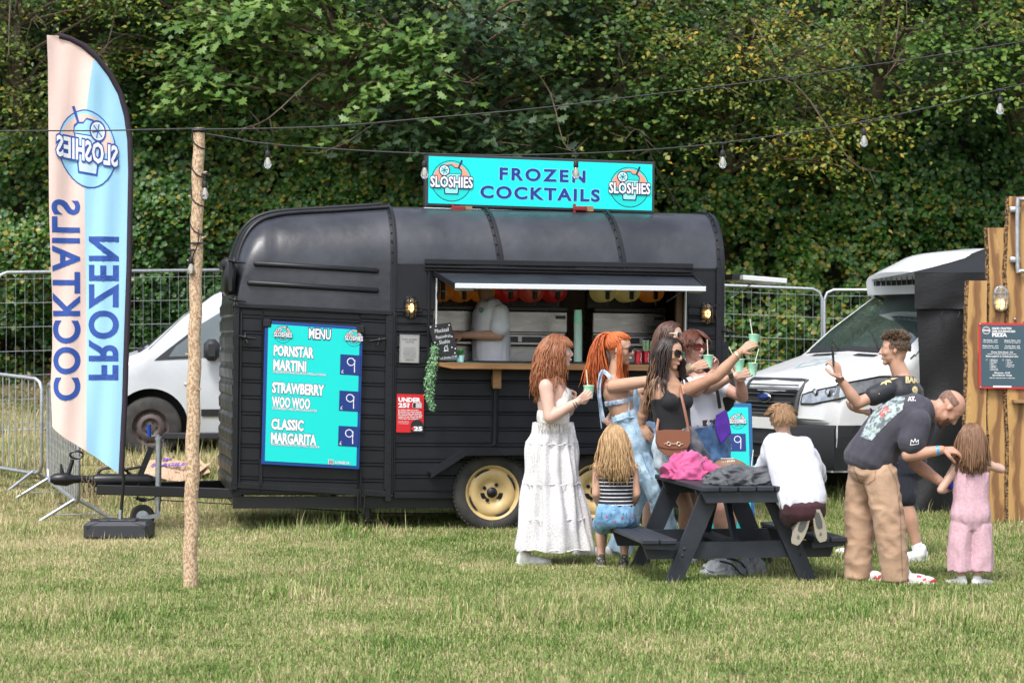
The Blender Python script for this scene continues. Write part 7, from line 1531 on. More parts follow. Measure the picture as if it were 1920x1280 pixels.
# ---- woman in black top with brown bag
r, p = person('dark haired woman in black vest with brown saddle bag raising the highest cup', 16.45, 1268)
hd_ = Head(p(1257, 664), -38, -6, -10, .236); sk = SKIN('tan', TAN); B = MB(); hd_.solid(B); hd_.neck(B, p(1257, 715), .047)
sp = [(p(1268, 860), .17, .12, -55), (p(1266, 830), .165, .12, -55), (p(1263, 795), .128, .095, -55), (p(1258, 765), .14, .10, -55), (p(1256, 742), .155, .105, -55), (p(1256, 724), .15, .08, -55), (p(1257, 713), .07, .058, -55)]
trunk(B, sp); f_ = fwd_of(-55); rv = Vector((f_.y, -f_.x, 0))
for s_ in (-1, 1): B.ball(p(1257, 752) + f_ * .07 + rv * s_ * .07, .062, 14, 10)
arm(B, p(1292, 730, -.02), p(1344, 706, -.18), p(1388, 660, -.24), 1.12); arm(B, p(1222, 732, .08), p(1206, 772, .2), p(1203, 796, .22), 1.05)
leg(B, p(1250, 860, -.02), p(1287, 950, -.1), p(1285, 1040, .0), 1.0); leg(B, p(1285, 860, 0), p(1303, 950, 0), p(1310, 1040, .2), 1.0)
h1 = MB(); hand(h1, p(1388, 660, -.24), (.75, -.1, .6), (.35, .75, -.3), -1, (30, 45, 30), .95, .5); h2 = MB(); hand(h2, p(1203, 796, .22), (.4, -.3, -.7), (0, 1, 0), 1, (20, 20, 20), .92)
skin_obj(B, [h1, h2], r, sk); hd_.face(r, LIP, 1, False); hd_.shades(r, M('lens_black', (.012, .012, .014), .06, coat=.6), M('frame_dark', (.04, .02, .012), .25), w=.145, hgt=.10, tilt=.12)
hair(hd_, r, hair_mat('hair_brunette', (.010, .007, .008), (.045, .024, .018)), 300, .40, .0066, (0, -.5, -.8), coll(sp[3:], 1.0), .12, 8, (.42, .66), -.6, 1.08, jitter=.3, seed=12, fall=.3, part=.1)
hair(hd_, r, hair_mat('hair_balayage', (.10, .05, .025), (.34, .19, .10)), 60, .46, .006, (0, -.2, -1), coll(sp[3:], 1.04), .2, 10, (.3, .3), -.7, 1.16, cap=False, seed=13, region=lambda v: v.z < -.1 and abs(v.x) > .35, jitter=.4)
BT = fabric('black_knit', (.012, .012, .014), b=.15); mb = MB(); trunk(mb, [(p(1264, 808), .132, .1, -55), (p(1262, 792), .13, .097, -55), (p(1258, 765), .142, .102, -55), (p(1256, 745), .156, .106, -55)], .006, ends=False)
for s_ in (-1, 1): mb.ball(p(1257, 752) + f_ * .07 + rv * s_ * .07, .068, 14, 10); limb(mb, [p(1257, 742) + f_ * .09 + rv * s_ * .085, p(1256, 727) + f_ * .06 + rv * s_ * .10, p(1256, 717) - f_ * .0 + rv * s_ * .10], [.03, .009, .008])
cloth(mb, 'vest_top', r, BT, .008, .002, 12)
mb = MB(); trunk(mb, [(p(1268, 872), .17, .125, -55), (p(1266, 835), .17, .125, -55), (p(1264, 808), .135, .102, -55)], .008); limb(mb, [p(1252, 858, -.02), p(1262, 888, -.05)], [.098, .10]); limb(mb, [p(1284, 858, 0), p(1290, 886, 0)], [.098, .10]); cloth(mb, 'denim_shorts', r, denim('pale', (.42, .52, .58), (.55, .64, .68)), .009, .006, 12, 4.)
LEA = M('tan_leather', (.20, .075, .038), .45, col2=(.26, .10, .05), nscale=10, bump=(150, .2, .002)); mb = MB(); trunk(mb, [(p(1264.5, 812), .142, .108, -55), (p(1264, 805), .141, .107, -55)], .004, ends=False); blt = mb.build('belt', LEA, r, 60); mb = MB(); c = p(1264, 808, -.0) + f_ * .116 ; mb.tube([c + rv * .022 * math.cos(t) * 1.1 + UP * .02 * math.sin(t) for t in np.linspace(0, 2 * PI, 14)], .003, 5, cap=False); mb.build('buckle', MATS['bracelet_gold'], blt, 60)
GO = MATS['bracelet_gold']; c = p(1383, 665, -.24); mb = MB(); ad = Vector((.75, -.1, .62)).normalized(); mb.lathe([(.0285, -.008), (.030, -.008), (.030, .008), (.0285, .008)], c, ad, 18, cap=False); mb.build('watch', GO, r, 40)
shoe(r, p(1285, 1042, .0), (.3, -1, 0), .25, SHOEW); shoe(r, p(1310, 1040, .2), (.5, -1, 0), .25, SHOEW)
c = p(1261, 828, -.24); bg_ = empty('shoulder_bag', c, 'brown leather saddle bag with gold snaffle hanging at the hip', 'bag'); bx_ = Vector((1, .12, -.02)).normalized(); by_ = Vector((.02, 0, 1)); 
def saddle(s, dz=0): return [(-.115 * s, .075 * s + dz), (-.12 * s, .0), (-.10 * s, -.055 * s), (-.05 * s, -.092 * s), (.0, -.1 * s), (.05 * s, -.092 * s), (.10 * s, -.055 * s), (.12 * s, .0), (.115 * s, .075 * s + dz), (.05 * s, .085 * s + dz), (-.05 * s, .085 * s + dz)]
bn_ = bx_.cross(by_).normalized(); mb = MB(); mb.prism(saddle(1.0), c - bn_ * .03, bx_, by_, bn_ * .06); mb.build('bag_body', LEA, bg_, 25, fix=True); mb = MB(); fl2 = [(x, max(y, -.048 + .018 * (x / .12) ** 2 * 1.0)) for x, y in saddle(1.02)]; mb.prism(fl2, c + bn_ * .031, bx_, by_, bn_ * .007); mb.build('flap', M('tan_leather_flap', (.23, .088, .045), .42, bump=(150, .2, .002)), bg_, 25, fix=True)
mb = MB(); q0 = c + bn_ * .043 + by_ * -.012
for s_ in (-1, 1): mb.tube([q0 + bx_ * s_ * .035 + bx_ * .014 * math.cos(t) + by_ * .013 * math.sin(t) for t in np.linspace(0, 2 * PI, 14)], .0035, 6, cap=False); mb.cyl(q0 + bx_ * s_ * .05, q0 + bx_ * s_ * .068, .003, 6)
mb.cyl(q0 - bx_ * .03, q0 + bx_ * .03, .0035, 6); mb.build('snaffle', GO, bg_, 60); mb = MB(); mb.tube(catmull([p(1232, 822, -.2), p(1232, 800, -.12), p(1240, 760, -.05)], 4), .01, 6, flat=.3); mb.tube(catmull([p(1292, 822, -.2), p(1290, 800, -.17), p(1284, 770, -.15), p(1277, 738, -.10), p(1274, 716, -.0)], 4), .010, 6, flat=.3, up=Vector((0, 1, 0))); mb.build('strap', LEA, bg_, 60)
sj = MB(); limb(sj, [p(1292, 812, -.1), p(1302, 842, -.12), p(1318, 862, -.1), p(1332, 872, -.05)], [.05, .07, .06, .03]); sjo = cloth(sj, 'tied_jacket', r, fabric('striped_dark', (.03, .035, .045), (.13, .13, .15)), .008, .01, 18, 6.)
cup(p(1413, 651, -.20), None, 'mint cup lifted highest in front of the mesh fence', s=(-.18, 0, 1), tilt=(.03, 0, 1))
# ---- tall woman at the back
r, p = person('tall woman with long straight brown hair standing at the back of the group', 17.15, 1245)
hd_ = Head(p(1258, 634), -32, 4, -14, .24); sk = SKIN('pale_tan', (.60, .37, .27)); B = MB(); hd_.solid(B); hd_.neck(B, p(1243, 700), .048)
sp = [(p(1238, 850), .17, .12, -40), (p(1238, 820), .17, .12, -40), (p(1240, 785), .13, .1, -40), (p(1242, 745), .15, .105, -40), (p(1242, 722), .16, .09, -40), (p(1242, 706), .15, .07, -40), (p(1243, 698), .07, .058, -40)]
trunk(B, sp); arm(B, p(1275, 722, -.05), p(1328, 729, -.3), p(1374, 706, -.5), 1.05); arm(B, p(1215, 722, .05), p(1160, 765, -.0), p(1140, 788, -.32), 1.0)
leg(B, p(1228, 850), p(1218, 950, .05), p(1216, 1030, .1), 1.0); leg(B, p(1255, 850), p(1250, 950, .1), p(1250, 1030, .1), 1.0)
h1 = MB(); hand(h1, p(1374, 706, -.5), (1, -.05, .32), (.1, .9, .0), -1, (22, 32, 22), .95, .5); h2 = MB(); hand(h2, p(1138, 790, -.32), (.75, -.45, -.35), (.3, .8, -.3), 1, (8, 12, 10), .95, .3)
skin_obj(B, [h1, h2], r, sk); hd_.face(r, LIP, 0, False); hd_.shades(r, M('lens_grey', (.03, .035, .04), .06, coat=.6), M('frame_pale', (.68, .64, .5), .3, .3), True, w=.115, hgt=.11)
hair(hd_, r, hair_mat('hair_chestnut', (.05, .022, .016), (.15, .075, .05)), 260, .36, .0062, (0, -.5, -.8), coll(sp[3:]), .02, 8, (.50, .60), -.6, 1.10, jitter=.12, seed=21, fall=.3)
mb = MB(); trunk(mb, [(p(1239, 800), .14, .11, -40), (p(1240, 785), .135, .105, -40), (p(1242, 745), .155, .11, -40), (p(1242, 720), .16, .09, -40)], .008); cloth(mb, 'vest_top', r, BT, .009, .003, 11)
mb = MB(); trunk(mb, [(p(1238, 860), .17, .12, -40), (p(1238, 825), .178, .125, -40), (p(1239, 792), .14, .105, -40)], .008); limb(mb, [p(1228, 850), p(1221, 920, .03)], [.1, .085]); limb(mb, [p(1255, 850), p(1252, 920, .03)], [.1, .085]); cloth(mb, 'denim_shorts', r, denim('mid', (.11, .21, .36), (.2, .33, .5)), .009, .006, 11, 1.)
mb = MB(); c = p(1371, 706, -.5); ad = Vector((.9, -.05, .35)).normalized(); mb.lathe([(.027, -.012), (.029, -.012), (.029, .012), (.027, .012)], c, ad, 18, cap=False); mb.build('watch_strap', M('strap_rose', (.35, .16, .13), .5), r, 40); mb = MB(); mb.box(c + Vector((-.005, -.03, .008)), (.036, .012, .04), Matrix.Rotation(-.3, 3, 'Y'), .005); mb.build('watch_face', BLACKP, r, 30)
mb = MB()
for k_ in range(4): mb.ball(p(1414 + (1, 3, 2, -3)[k_] * 1.2, 683 + k_ * 6.5, -.57), (.006, .004, .005), 8, 6)
mb.build('painted_nails', M('nail_red', (.55, .01, .03), .2), r, 60); shoe(r, p(1216, 1030, .1), (.3, -1, 0), .25, SHOEW); shoe(r, p(1250, 1030, .1), (.3, -1, 0), .25, SHOEW)
cup(p(1411, 704, -.47), None, 'mint cup held in the hand with red painted nails', s=(.3, 0, 1), tilt=(.03, 0, 1))
# ---- short haired woman in white tee
r, p = person('short haired woman in white top and blue jeans at the right end of the group', 17.0, 1325)
hd_ = Head(p(1300, 650), -52, -4, 6, .236); sk = SKIN('rosy', (.60, .34, .26)); B = MB(); hd_.solid(B); hd_.neck(B, p(1306, 705), .05)
sp = [(p(1327, 855), .15, .11, -70), (p(1326, 825), .155, .115, -70), (p(1319, 790), .155, .115, -70), (p(1316, 755), .165, .12, -70), (p(1314, 732), .175, .115, -70), (p(1311, 716), .165, .085, -70), (p(1307, 705), .07, .06, -70)]
trunk(B, sp); arm(B, p(1345, 722, -.02), p(1393, 745, -.12), p(1386, 706, -.25), 1.15); arm(B, p(1283, 722, .0), p(1305, 735, -.2), p(1338, 697, -.22), 1.1)
leg(B, p(1312, 850), p(1350, 950, -.1), p(1352, 1030, .05), 1.05); leg(B, p(1342, 850), p(1366, 950, 0), p(1372, 1030, .1), 1.05)
h1 = MB(); hand(h1, p(1386, 706, -.25), (-.1, -.1, 1), (0, .9, 0), 1, (40, 50, 30), .92, .5); h2 = MB(); hand(h2, p(1338, 697, -.22), (.15, 0, 1), (-.5, -.6, 0), -1, (50, 60, 40), .95, .6)
skin_obj(B, [h1, h2], r, sk); hd_.face(r, LIP, 1, False, open_=False); hd_.shades(r, M('lens_red', (.14, .012, .018), .06, coat=.6), M('frame_tortoise', (.09, .04, .03), .25), w=.145, hgt=.10, tilt=.14)
HS = hair_mat('hair_auburn', (.07, .022, .014), (.22, .075, .04)); hair(hd_, r, HS, 330, .10, .0055, (.45, .6, -.1), (), .02, 8, (.52, .5), -.15, 1.10, jitter=.15, seed=31, fall=.25, vol=1.02, lift=.05)
WT = fabric('white_cotton', (.72, .73, .80), (.66, .67, .74)); mb = MB(); trunk(mb, [(p(1320, 797), .158, .12, -70), (p(1318, 780), .156, .116, -70), (p(1316, 752), .168, .122, -70), (p(1314, 732), .176, .116, -70), (p(1311, 715), .165, .085, -70)], .01); limb(mb, [p(1340, 722, -.02), p(1358, 730, -.05)], [.06, .062]); cloth(mb, 't_shirt', r, WT, .009, .005, 9, 3.)
for s_ in (-1, 1): pass
mb = MB(); trunk(mb, [(p(1328, 862), .155, .12, -70), (p(1327, 825), .165, .122, -70), (p(1320, 792), .158, .118, -70)], .008); limb(mb, [p(1313, 850), p(1330, 900, -.04)], [.1, .085]); limb(mb, [p(1343, 850), p(1356, 900, 0)], [.1, .085]); cloth(mb, 'jeans', r, denim('blue', (.06, .13, .30), (.11, .22, .42)), .009, .006, 11, 7.)
mb = MB(); trunk(mb, [(p(1321, 797), .163, .124, -70), (p(1320, 786), .162, .122, -70)], .006, ends=False); bl = mb.build('belt', M('belt_brown', (.045, .018, .014), .4), r, 60); mb = MB(); c = p(1320, 791) + fwd_of(-70) * .135; mb.tube([c + Vector((.024 * math.cos(t), 0, .022 * math.sin(t))) for t in np.linspace(0, 2 * PI, 14)], .004, 5, cap=False); mb.build('buckle', CHR, bl, 60)
shoe(r, p(1352, 1032, .05), (.3, -1, 0), .25, SHOEW); shoe(r, p(1372, 1032, .1), (.3, -1, 0), .25, SHOEW)
cup(p(1386, 697, -.34), None, 'mint cup partly hidden behind the hand with red nails', s=(-.45, 0, .8))
c = p(1360, 735, .05); e = empty('rucksack', c, 'black rucksack slung on the short haired woman', 'rucksack'); mb = MB(); mb.ball(c, (.08, .12, .15), 16, 12); mb.box(c, (.12, .16, .26), None, .03); cloth(mb, 'bag', e, BT, .009, .006, 9); mb = MB(); mb.tube(catmull([p(1340, 712, -.13), p(1345, 735, -.15), p(1350, 765, -.14)], 4), .018, 6, flat=.4); mb.build('strap', BLKS, e, 60)
c = p(1354, 798, -.2); e = empty('tote_bag', c, 'folded purple cloth bag hanging below the black rucksack', 'bag'); mb = MB(); Q = [p(1343, 778, -.2), p(1363, 768, -.2), p(1371, 812, -.22), p(1352, 833, -.24), p(1341, 806, -.22)]; mb.add(Q + [q + Vector((0, .05, 0)) for q in Q], [(0, 1, 2, 3, 4), (9, 8, 7, 6, 5)] + [(i, i + 5, (i + 1) % 5 + 5, (i + 1) % 5) for i in range(5)]); cloth(mb, 'bag', e, fabric('purple', (.075, .015, .30), (.05, .01, .2)), .006, .006, 14)
# ---- seated girl, back to us
r, p = person('blonde girl in striped vest and denim shorts seated on the left bench', 15.85, 1153)
hd_ = Head(p(1152, 826), 92, -8, 0, .205); sk = SKIN('child_warm', (.56, .33, .23)); B = MB(); hd_.solid(B); hd_.neck(B, p(1153, 862), .036)
sp = [(p(1154, 977), .125, .09, 92), (p(1154, 958), .125, .09, 92), (p(1155, 930), .108, .075, 92), (p(1155, 900), .12, .08, 92), (p(1154, 880), .125, .075, 92), (p(1153, 868), .118, .055, 92), (p(1153, 860), .05, .04, 92)]
trunk(B, sp); arm(B, p(1121, 882), p(1117, 926, -.02), p(1128, 956, .13), .78); arm(B, p(1187, 882), p(1194, 926, -.02), p(1180, 956, .13), .78); leg(B, p(1136, 972, .05), p(1128, 985, .32), p(1127, 1056, .25), .76); leg(B, p(1172, 972, .05), p(1172, 985, .32), p(1170, 1056, .25), .76)
h1 = MB(); hand(h1, p(1128, 956, .13), (.3, 1, -.1), (0, 0, -1), 1, (10, 15, 10), .75); h2 = MB(); hand(h2, p(1180, 956, .13), (-.3, 1, -.1), (0, 0, -1), -1, (10, 15, 10), .75)
skin_obj(B, [h1, h2], r, sk, .006); hd_.face(r, LIP, 0, True, (.3, .2, .1))
hair(hd_, r, hair_mat('hair_blonde', (.24, .125, .05), (.72, .48, .25)), 330, .30, .0062, (0, -.35, -1), coll(sp[3:], 1.05) + [(p(1121, 882), .05), (p(1187, 882), .05)], .16, 9, (.5, .6), -.6, 1.12, jitter=.45, seed=41, fall=.3)
def stripes():
    m = M('navy_striped_jersey', (.012, .012, .03), .85, sheen=.05); N = m.node_tree.nodes; L = m.node_tree.links; ge = N.new('ShaderNodeTexCoord'); sx = N.new('ShaderNodeSeparateXYZ'); L.new(ge.outputs['Object'], sx.inputs[0]); mu = N.new('ShaderNodeMath'); mu.operation = 'MULTIPLY'; mu.inputs[1].default_value = 1 / .0262; L.new(sx.outputs['Z'], mu.inputs[0]); fr = N.new('ShaderNodeMath'); fr.operation = 'FRACT'; L.new(mu.outputs[0], fr.inputs[0]); gt = N.new('ShaderNodeMath'); gt.operation = 'GREATER_THAN'; gt.inputs[1].default_value = .76; L.new(fr.outputs[0], gt.inputs[0])
    mx = N.new('ShaderNodeMix'); mx.data_type = 'RGBA'; L.new(gt.outputs[0], mx.inputs[0]); mx.inputs[6].default_value = (.012, .012, .03, 1); mx.inputs[7].default_value = (.72, .71, .68, 1); L.new(mx.outputs[2], N['Principled BSDF'].inputs['Base Color']); return m
mb = MB(); trunk(mb, [(p(1155, 952), .122, .088, 92), (p(1155, 930), .110, .078, 92), (p(1155, 900), .122, .082, 92), (p(1154, 880), .112, .075, 92), (p(1153, 872), .09, .055, 92)], .007); cloth(mb, 'striped_vest', r, stripes(), .0075, .003, 14)
mb = MB(); trunk(mb, [(p(1154, 977), .132, .095, 92), (p(1154, 962), .132, .098, 92), (p(1155, 948), .122, .088, 92)], .008); limb(mb, [p(1136, 974, .03), p(1131, 982, .14)], [.078, .076]); limb(mb, [p(1172, 974, .03), p(1175, 982, .14)], [.078, .076]); so = cloth(mb, 'denim_shorts', r, denim('kid', (.10, .24, .42), (.2, .38, .56)), .0075, .004, 16)
bv = bvh_of(so); P = Print((0, 0, 0), (1, 0, 0), (0, 0, 1), fn=onto(bv), th=.0008)
for (x, y, m_) in ((1137, 968, 'print_pinkf'), (1167, 970, 'print_redf'), (1153, 977, 'print_redf'), (1185, 969, 'print_pinkf'), (1192, 962, 'print_redf')): P.disk(x, -y, 2.1, M(m_, (.55, .08, .2) if 'pink' in m_ else (.5, .1, .1), .8), n=8)
P.line([(1128, -960), (1128, -971), (1137, -976), (1146, -971), (1146, -961)], .7, M('stitch_navy', (.03, .07, .16), .8)); P.line([(1175, -961), (1175, -971), (1184, -975), (1193, -970), (1193, -959)], .7, MATS['stitch_navy']); P.line([(1122, -953), (1155, -956), (1190, -952)], .8, MATS['stitch_navy']); P.build('pockets', so)
SK = M('sneaker_patterned', (.05, .045, .04), .7, col2=(.45, .4, .35), nscale=60, contrast=(.5, .6)); shoe(r, p(1127, 1060, .25), (-.1, 1, 0), .2, SK); shoe(r, p(1169, 1060, .25), (.1, 1, 0), .2, SK)
# ---- kneeling boy
r, p = person('boy in white sweatshirt and maroon shorts kneeling on the right bench', 15.0, 1505)
hd_ = Head(p(1467, 788, .25), 112, -6, 0, .205); sk = SKIN('child_fair', (.60, .38, .29)); B = MB(); hd_.solid(B); hd_.neck(B, p(1474, 822, .22), .04)
sp = [(p(1505, 948, -.02), .13, .1, 110), (p(1502, 928, 0), .13, .1, 110), (p(1494, 895, .06), .125, .09, 110), (p(1485, 862, .13), .14, .09, 110), (p(1478, 840, .18), .145, .08, 110), (p(1474, 828, .2), .13, .06, 110), (p(1474, 820, .22), .05, .045, 110)]
trunk(B, sp); arm(B, p(1442, 846, .2), p(1436, 880, .32), p(1425, 893, .48), .8); arm(B, p(1514, 852, .2), p(1530, 895, .32), p(1500, 905, .5), .8)
leg(B, p(1490, 950, .0), p(1475, 985, .33), p(1500, 985, -.02), .8); leg(B, p(1522, 950, .0), p(1512, 985, .33), p(1534, 978, -.02), .8)
h1 = MB(); hand(h1, p(1425, 893, .48), (-.7, .6, -.1), (0, 0, -1), 1, (20, 20, 10), .75); h2 = MB(); hand(h2, p(1500, 905, .5), (-.8, .5, 0), (0, 0, -1), -1, (20, 20, 10), .75); skin_obj(B, [h1, h2], r, sk, .006); hd_.face(r, LIPM, 0, True, (.2, .12, .07))
HB = hair_mat('hair_boy', (.16, .085, .04), (.46, .28, .15)); hair(hd_, r, HB, 420, .055, .0045, (.05, -.35, -.9), (), .02, 8, (.62, .5), -.35, 1.05, jitter=.15, seed=51, fall=.35, vol=1.0); hair(hd_, r, HB, 180, .07, .0055, (.5, .6, .1), (), .02, 8, (2, -2), .35, 1.07, cap=False, jitter=.15, seed=52, fall=.2, lift=.1)
SW = fabric('white_fleece', (.70, .71, .77), (.64, .65, .72)); mb = MB(); trunk(mb, [(p(1506, 950, -.02), .135, .105, 110), (p(1502, 928, 0), .15, .115, 110), (p(1494, 895, .06), .15, .11, 110), (p(1485, 862, .13), .155, .105, 110), (p(1478, 840, .18), .15, .085, 110), (p(1474, 828, .2), .145, .075, 110), (p(1474, 821, .21), .075, .055, 110)], .014, ends=False)
limb(mb, [p(1446, 848, .2), p(1437, 878, .32), p(1428, 890, .46)], [.072, .064, .045]); limb(mb, [p(1511, 853, .2), p(1531, 893, .32), p(1503, 903, .47)], [.072, .066, .048]); cloth(mb, 'sweatshirt', r, SW, .0085, .012, 9, 2.5, ridge=.8)
mb = MB(); trunk(mb, [(p(1505, 962, -.02), .135, .11, 110), (p(1505, 945, -.02), .145, .118, 110)], .012); limb(mb, [p(1488, 957, .0), p(1478, 974, .25)], [.09, .075]); limb(mb, [p(1524, 955, .0), p(1514, 972, .25)], [.09, .075]); cloth(mb, 'shorts', r, fabric('maroon', (.045, .012, .018), (.07, .02, .028)), .0085, .005, 12)
GS = fabric('grey_sock', (.16, .165, .18)); mb = MB(); limb(mb, [p(1498, 985, .16), p(1501, 983, .0)], [.045, .042]); limb(mb, [p(1532, 976, .16), p(1534, 974, .0)], [.045, .042]); cloth(mb, 'socks', r, GS, .008, .002, 20)
SO = M('sole_beige', (.42, .38, .30), .8, bump=(60, .5, .004)); SD_ = M('sole_dark', (.12, .12, .11), .8)
for (cx_, cy_, tl_) in ((1502, 990, .35), (1536, 984, -.25)):
    c = p(cx_, cy_, -.10); axu = Vector((math.sin(tl_), -.25, math.cos(tl_))).normalized(); axr = Vector((math.cos(tl_), 0, -math.sin(tl_))); mb = MB(); pts = [(-.03, -.1), (-.02, -.118), (.02, -.118), (.032, -.1), (.042, -.04), (.04, .02), (.034, .07), (.028, .1), (0, .112), (-.028, .1), (-.03, .05), (-.034, 0), (-.038, -.05)]; nn = axr.cross(axu).normalized(); mb.prism(pts, c, axr, axu, -nn * .03 if nn.y < 0 else nn * .03); s1 = mb.build('shoe_sole', SO, r, 30, fix=True)
    mb = MB(); mb.prism([(x * .55, y * .5 + .035) for x, y in pts], c - Vector((0, .003, 0)), axr, axu, Vector((0, .004, 0))); mb.build('sole_patch', SD_, s1, 0, fix=True); mb = MB(); mb.ball(c + Vector((0, .055, 0)) + axu * .05, (.04, .05, .05), 12, 8); mb.ball(c + Vector((0, .045, 0)) - axu * .04, (.04, .045, .07), 12, 8); cloth(mb, 'shoe', r, GS, .006, .001, 20)
# ---- man holding up a phone
r, p = person('man in black and gold football shirt holding up a phone to photograph the women', 16.6, 1690)
hd_ = Head(p(1676, 656), 172, 2, 0, .242); sk = SKIN('man_tan', (.56, .32, .22)); B = MB(); hd_.solid(B, True); hd_.neck(B, p(1692, 708), .058)
sp = [(p(1698, 860), .165, .125, 155), (p(1697, 830), .165, .12, 155), (p(1696, 790), .155, .115, 155), (p(1694, 755), .175, .125, 155), (p(1693, 732), .185, .12, 155), (p(1693, 716), .17, .085, 155), (p(1692, 706), .075, .065, 155)]
trunk(B, sp); sL, eL, wL = p(1668, 729, -.13), p(1608, 756, -.2), p(1574, 709, -.25); sR, eR, wR = p(1700, 728, .17), p(1668, 790, .1), p(1630, 773, -.1); arm(B, sL, eL, wL, 1.15); arm(B, sR, eR, wR, 1.12)
leg(B, p(1690, 860, -.05), p(1698, 948, -.1), p(1722, 1030, -.1), 1.1); leg(B, p(1706, 860, .08), p(1660, 950, .15), p(1620, 1030, .3), 1.08)
h1 = MB(); hand(h1, wL, (-.25, .0, 1), (-.5, .75, 0), 1, (35, 50, 30), 1.02, .4); h2 = MB(); hand(h2, wR, (-1, -.1, .12), (.0, .1, 1), 1, (18, 28, 20), 1.05, .2, .12)
skin_obj(B, [h1, h2], r, sk); hd_.face(r, LIPM, 1, True, (.12, .07, .04)); hair(hd_, r, hair_mat('hair_man', (.05, .03, .02), (.20, .13, .08)), 560, .02, .0042, (.1, -.4, -.8), (), 0, 8, (.50, .52), -.25, 1.02, jitter=.08, seed=61, fall=.25, lift=.1); hair(hd_, r, hair_mat('hair_man', (.05, .03, .02), (.2, .13, .08)), 260, .034, .005, (.0, .1, .8), (), .0, 8, (2, -2), .4, 1.05, cap=False, jitter=.25, seed=62, fall=.05, lift=.5)
JB = fabric('jersey_black', (.014, .015, .02), (.022, .023, .03), .6); mb = MB(); trunk(mb, [(p(1698, 868), .175, .135, 155), (p(1697, 830), .17, .125, 155), (p(1696, 790), .16, .12, 155), (p(1694, 755), .18, .13, 155), (p(1693, 732), .19, .125, 155), (p(1693, 716), .17, .088, 155)], .012); limb(mb, [sL, sL.lerp(eL, .5)], [.07, .072]); limb(mb, [sR, sR.lerp(eR, .5)], [.07, .072]); js = cloth(mb, 'football_shirt', r, JB, .0085, .006, 8, 5.)
bv = bvh_of(js); GY = M('print_jersey_gold', (.62, .50, .24), .6); P = Print((0, 0, 0), (1, 0, 0), (0, 0, 1), fn=onto(bv, .003), sub=3, th=.0008); P.text('BAR', 1698, -717, 12, MATS['print_cream'] if 0 else GY, width=24, offset=.05); P.text('9', 1710, -742, 18, GY, width=11, offset=.06); P.poly([(1655, -714), (1668, -711), (1672, -717), (1663, -716), (1662, -722), (1658, -718), (1650, -722)], GY); P.poly([(1668, -709), (1684, -708), (1672, -712)], GY); P.build('shirt_print', js)
NS = fabric('navy_shorts', (.012, .014, .024)); mb = MB(); trunk(mb, [(p(1698, 885), .17, .135, 155), (p(1698, 858), .175, .135, 155)], .012); limb(mb, [p(1690, 865, -.05), p(1696, 930, -.09)], [.11, .095]); limb(mb, [p(1706, 865, .08), p(1684, 925, .12)], [.11, .095]); cloth(mb, 'shorts', r, NS, .009, .006, 10)
WS = fabric('white_sock', (.72, .72, .72)); mb = MB(); limb(mb, [p(1719, 1020, -.1), p(1723, 1043, -.1)], [.041, .04]); limb(mb, [p(1623, 1022, .3), p(1618, 1040, .3)], [.041, .04]); sc = cloth(mb, 'socks', r, WS, .007, .002, 20); shoe(r, p(1725, 1046, -.1), (-.75, -.5, 0), .28, SHOEW); shoe(r, p(1618, 1044, .3), (-1, -.1, 0), .28, SHOEW)
mb = MB(); c = wL + Vector((.002, 0, -.01)); mb.lathe([(.030, -.012), (.033, -.012), (.033, .012), (.030, .012)], c, Vector((-.35, 0, 1)), 18, cap=False); mb.cyl(c + Vector((-.012, -.034, 0)), c + Vector((-.013, -.042, 0)), .018, 14); mb.build('wristwatch', M('watch_brown', (.06, .025, .015), .4), r, 40)
mb = MB(); mb.lathe([(.030, -.006), (.034, 0), (.030, .006)], wR + Vector((.01, 0, 0)), Vector((1, 0, 0)), 16, cap=False); mb.build('wristband', M('band_navy', (.02, .05, .25), .5), r, 60)
c = p(1562, 668, -.27); ph = empty('mobile_phone', c, 'dark mobile phone held upright by the man in the football shirt', 'phone'); mb = MB(); mb.box(c, (.010, .072, .150), Matrix.Rotation(math.radians(-14), 3, 'Z') @ Matrix.Rotation(-.08, 3, 'Y'), .004); mb.build('phone_body', M('phone_black', (.01, .014, .012), .2), ph, 30); mb = MB(); mb.box(c + Vector((-.007, -.0, .045)), (.004, .03, .03), Matrix.Rotation(math.radians(-14), 3, 'Z'), .001); mb.build('camera_bump', BLACKP, ph, 30)
# ---- bald man bending
r, p = person('balding man in grey t-shirt and baggy tan trousers bending towards the small girl', 15.0, 1645)
hd_ = Head(p(1779, 766), 0, 0, 0, .242, f=(.53, -.06, -.85), u=(.85, 0, .53)); sk = SKIN('man_red', (.56, .30, .21)); B = MB(); hd_.solid(B, True); hd_.neck(B, p(1746, 768), .060)
sp = [(p(1628, 876), .165, .13, 0), (p(1632, 856), .17, .135, 0), (p(1645, 832), .165, .125, 0), (p(1672, 802), .175, .125, 0), (p(1702, 783), .185, .125, 0), (p(1726, 772), .18, .10, 0), (p(1744, 766), .075, .065, 0)]
trunk(B, sp); sN, eN, wN = p(1722, 792, -.19), p(1702, 853, -.22), p(1766, 843, -.25); sF, eF, wF = p(1733, 790, .18), p(1714, 868, .15), p(1768, 906, -.05); arm(B, sN, eN, wN, 1.18); arm(B, sF, eF, wF, 1.18)
leg(B, p(1622, 880, .08), p(1612, 975, .1), p(1612, 1080, .1), 1.05); leg(B, p(1648, 880, -.08), p(1668, 980, -.1), p(1690, 1080, -.08), 1.05)
h1 = MB(); hand(h1, wN, (1, .12, -.05), (.2, .5, -.8), -1, (35, 40, 25), 1.02, .6); h2 = MB(); hand(h2, wF, (.85, -.1, -.3), (.1, .3, .9), 1, (30, 40, 25), 1.02, .5)
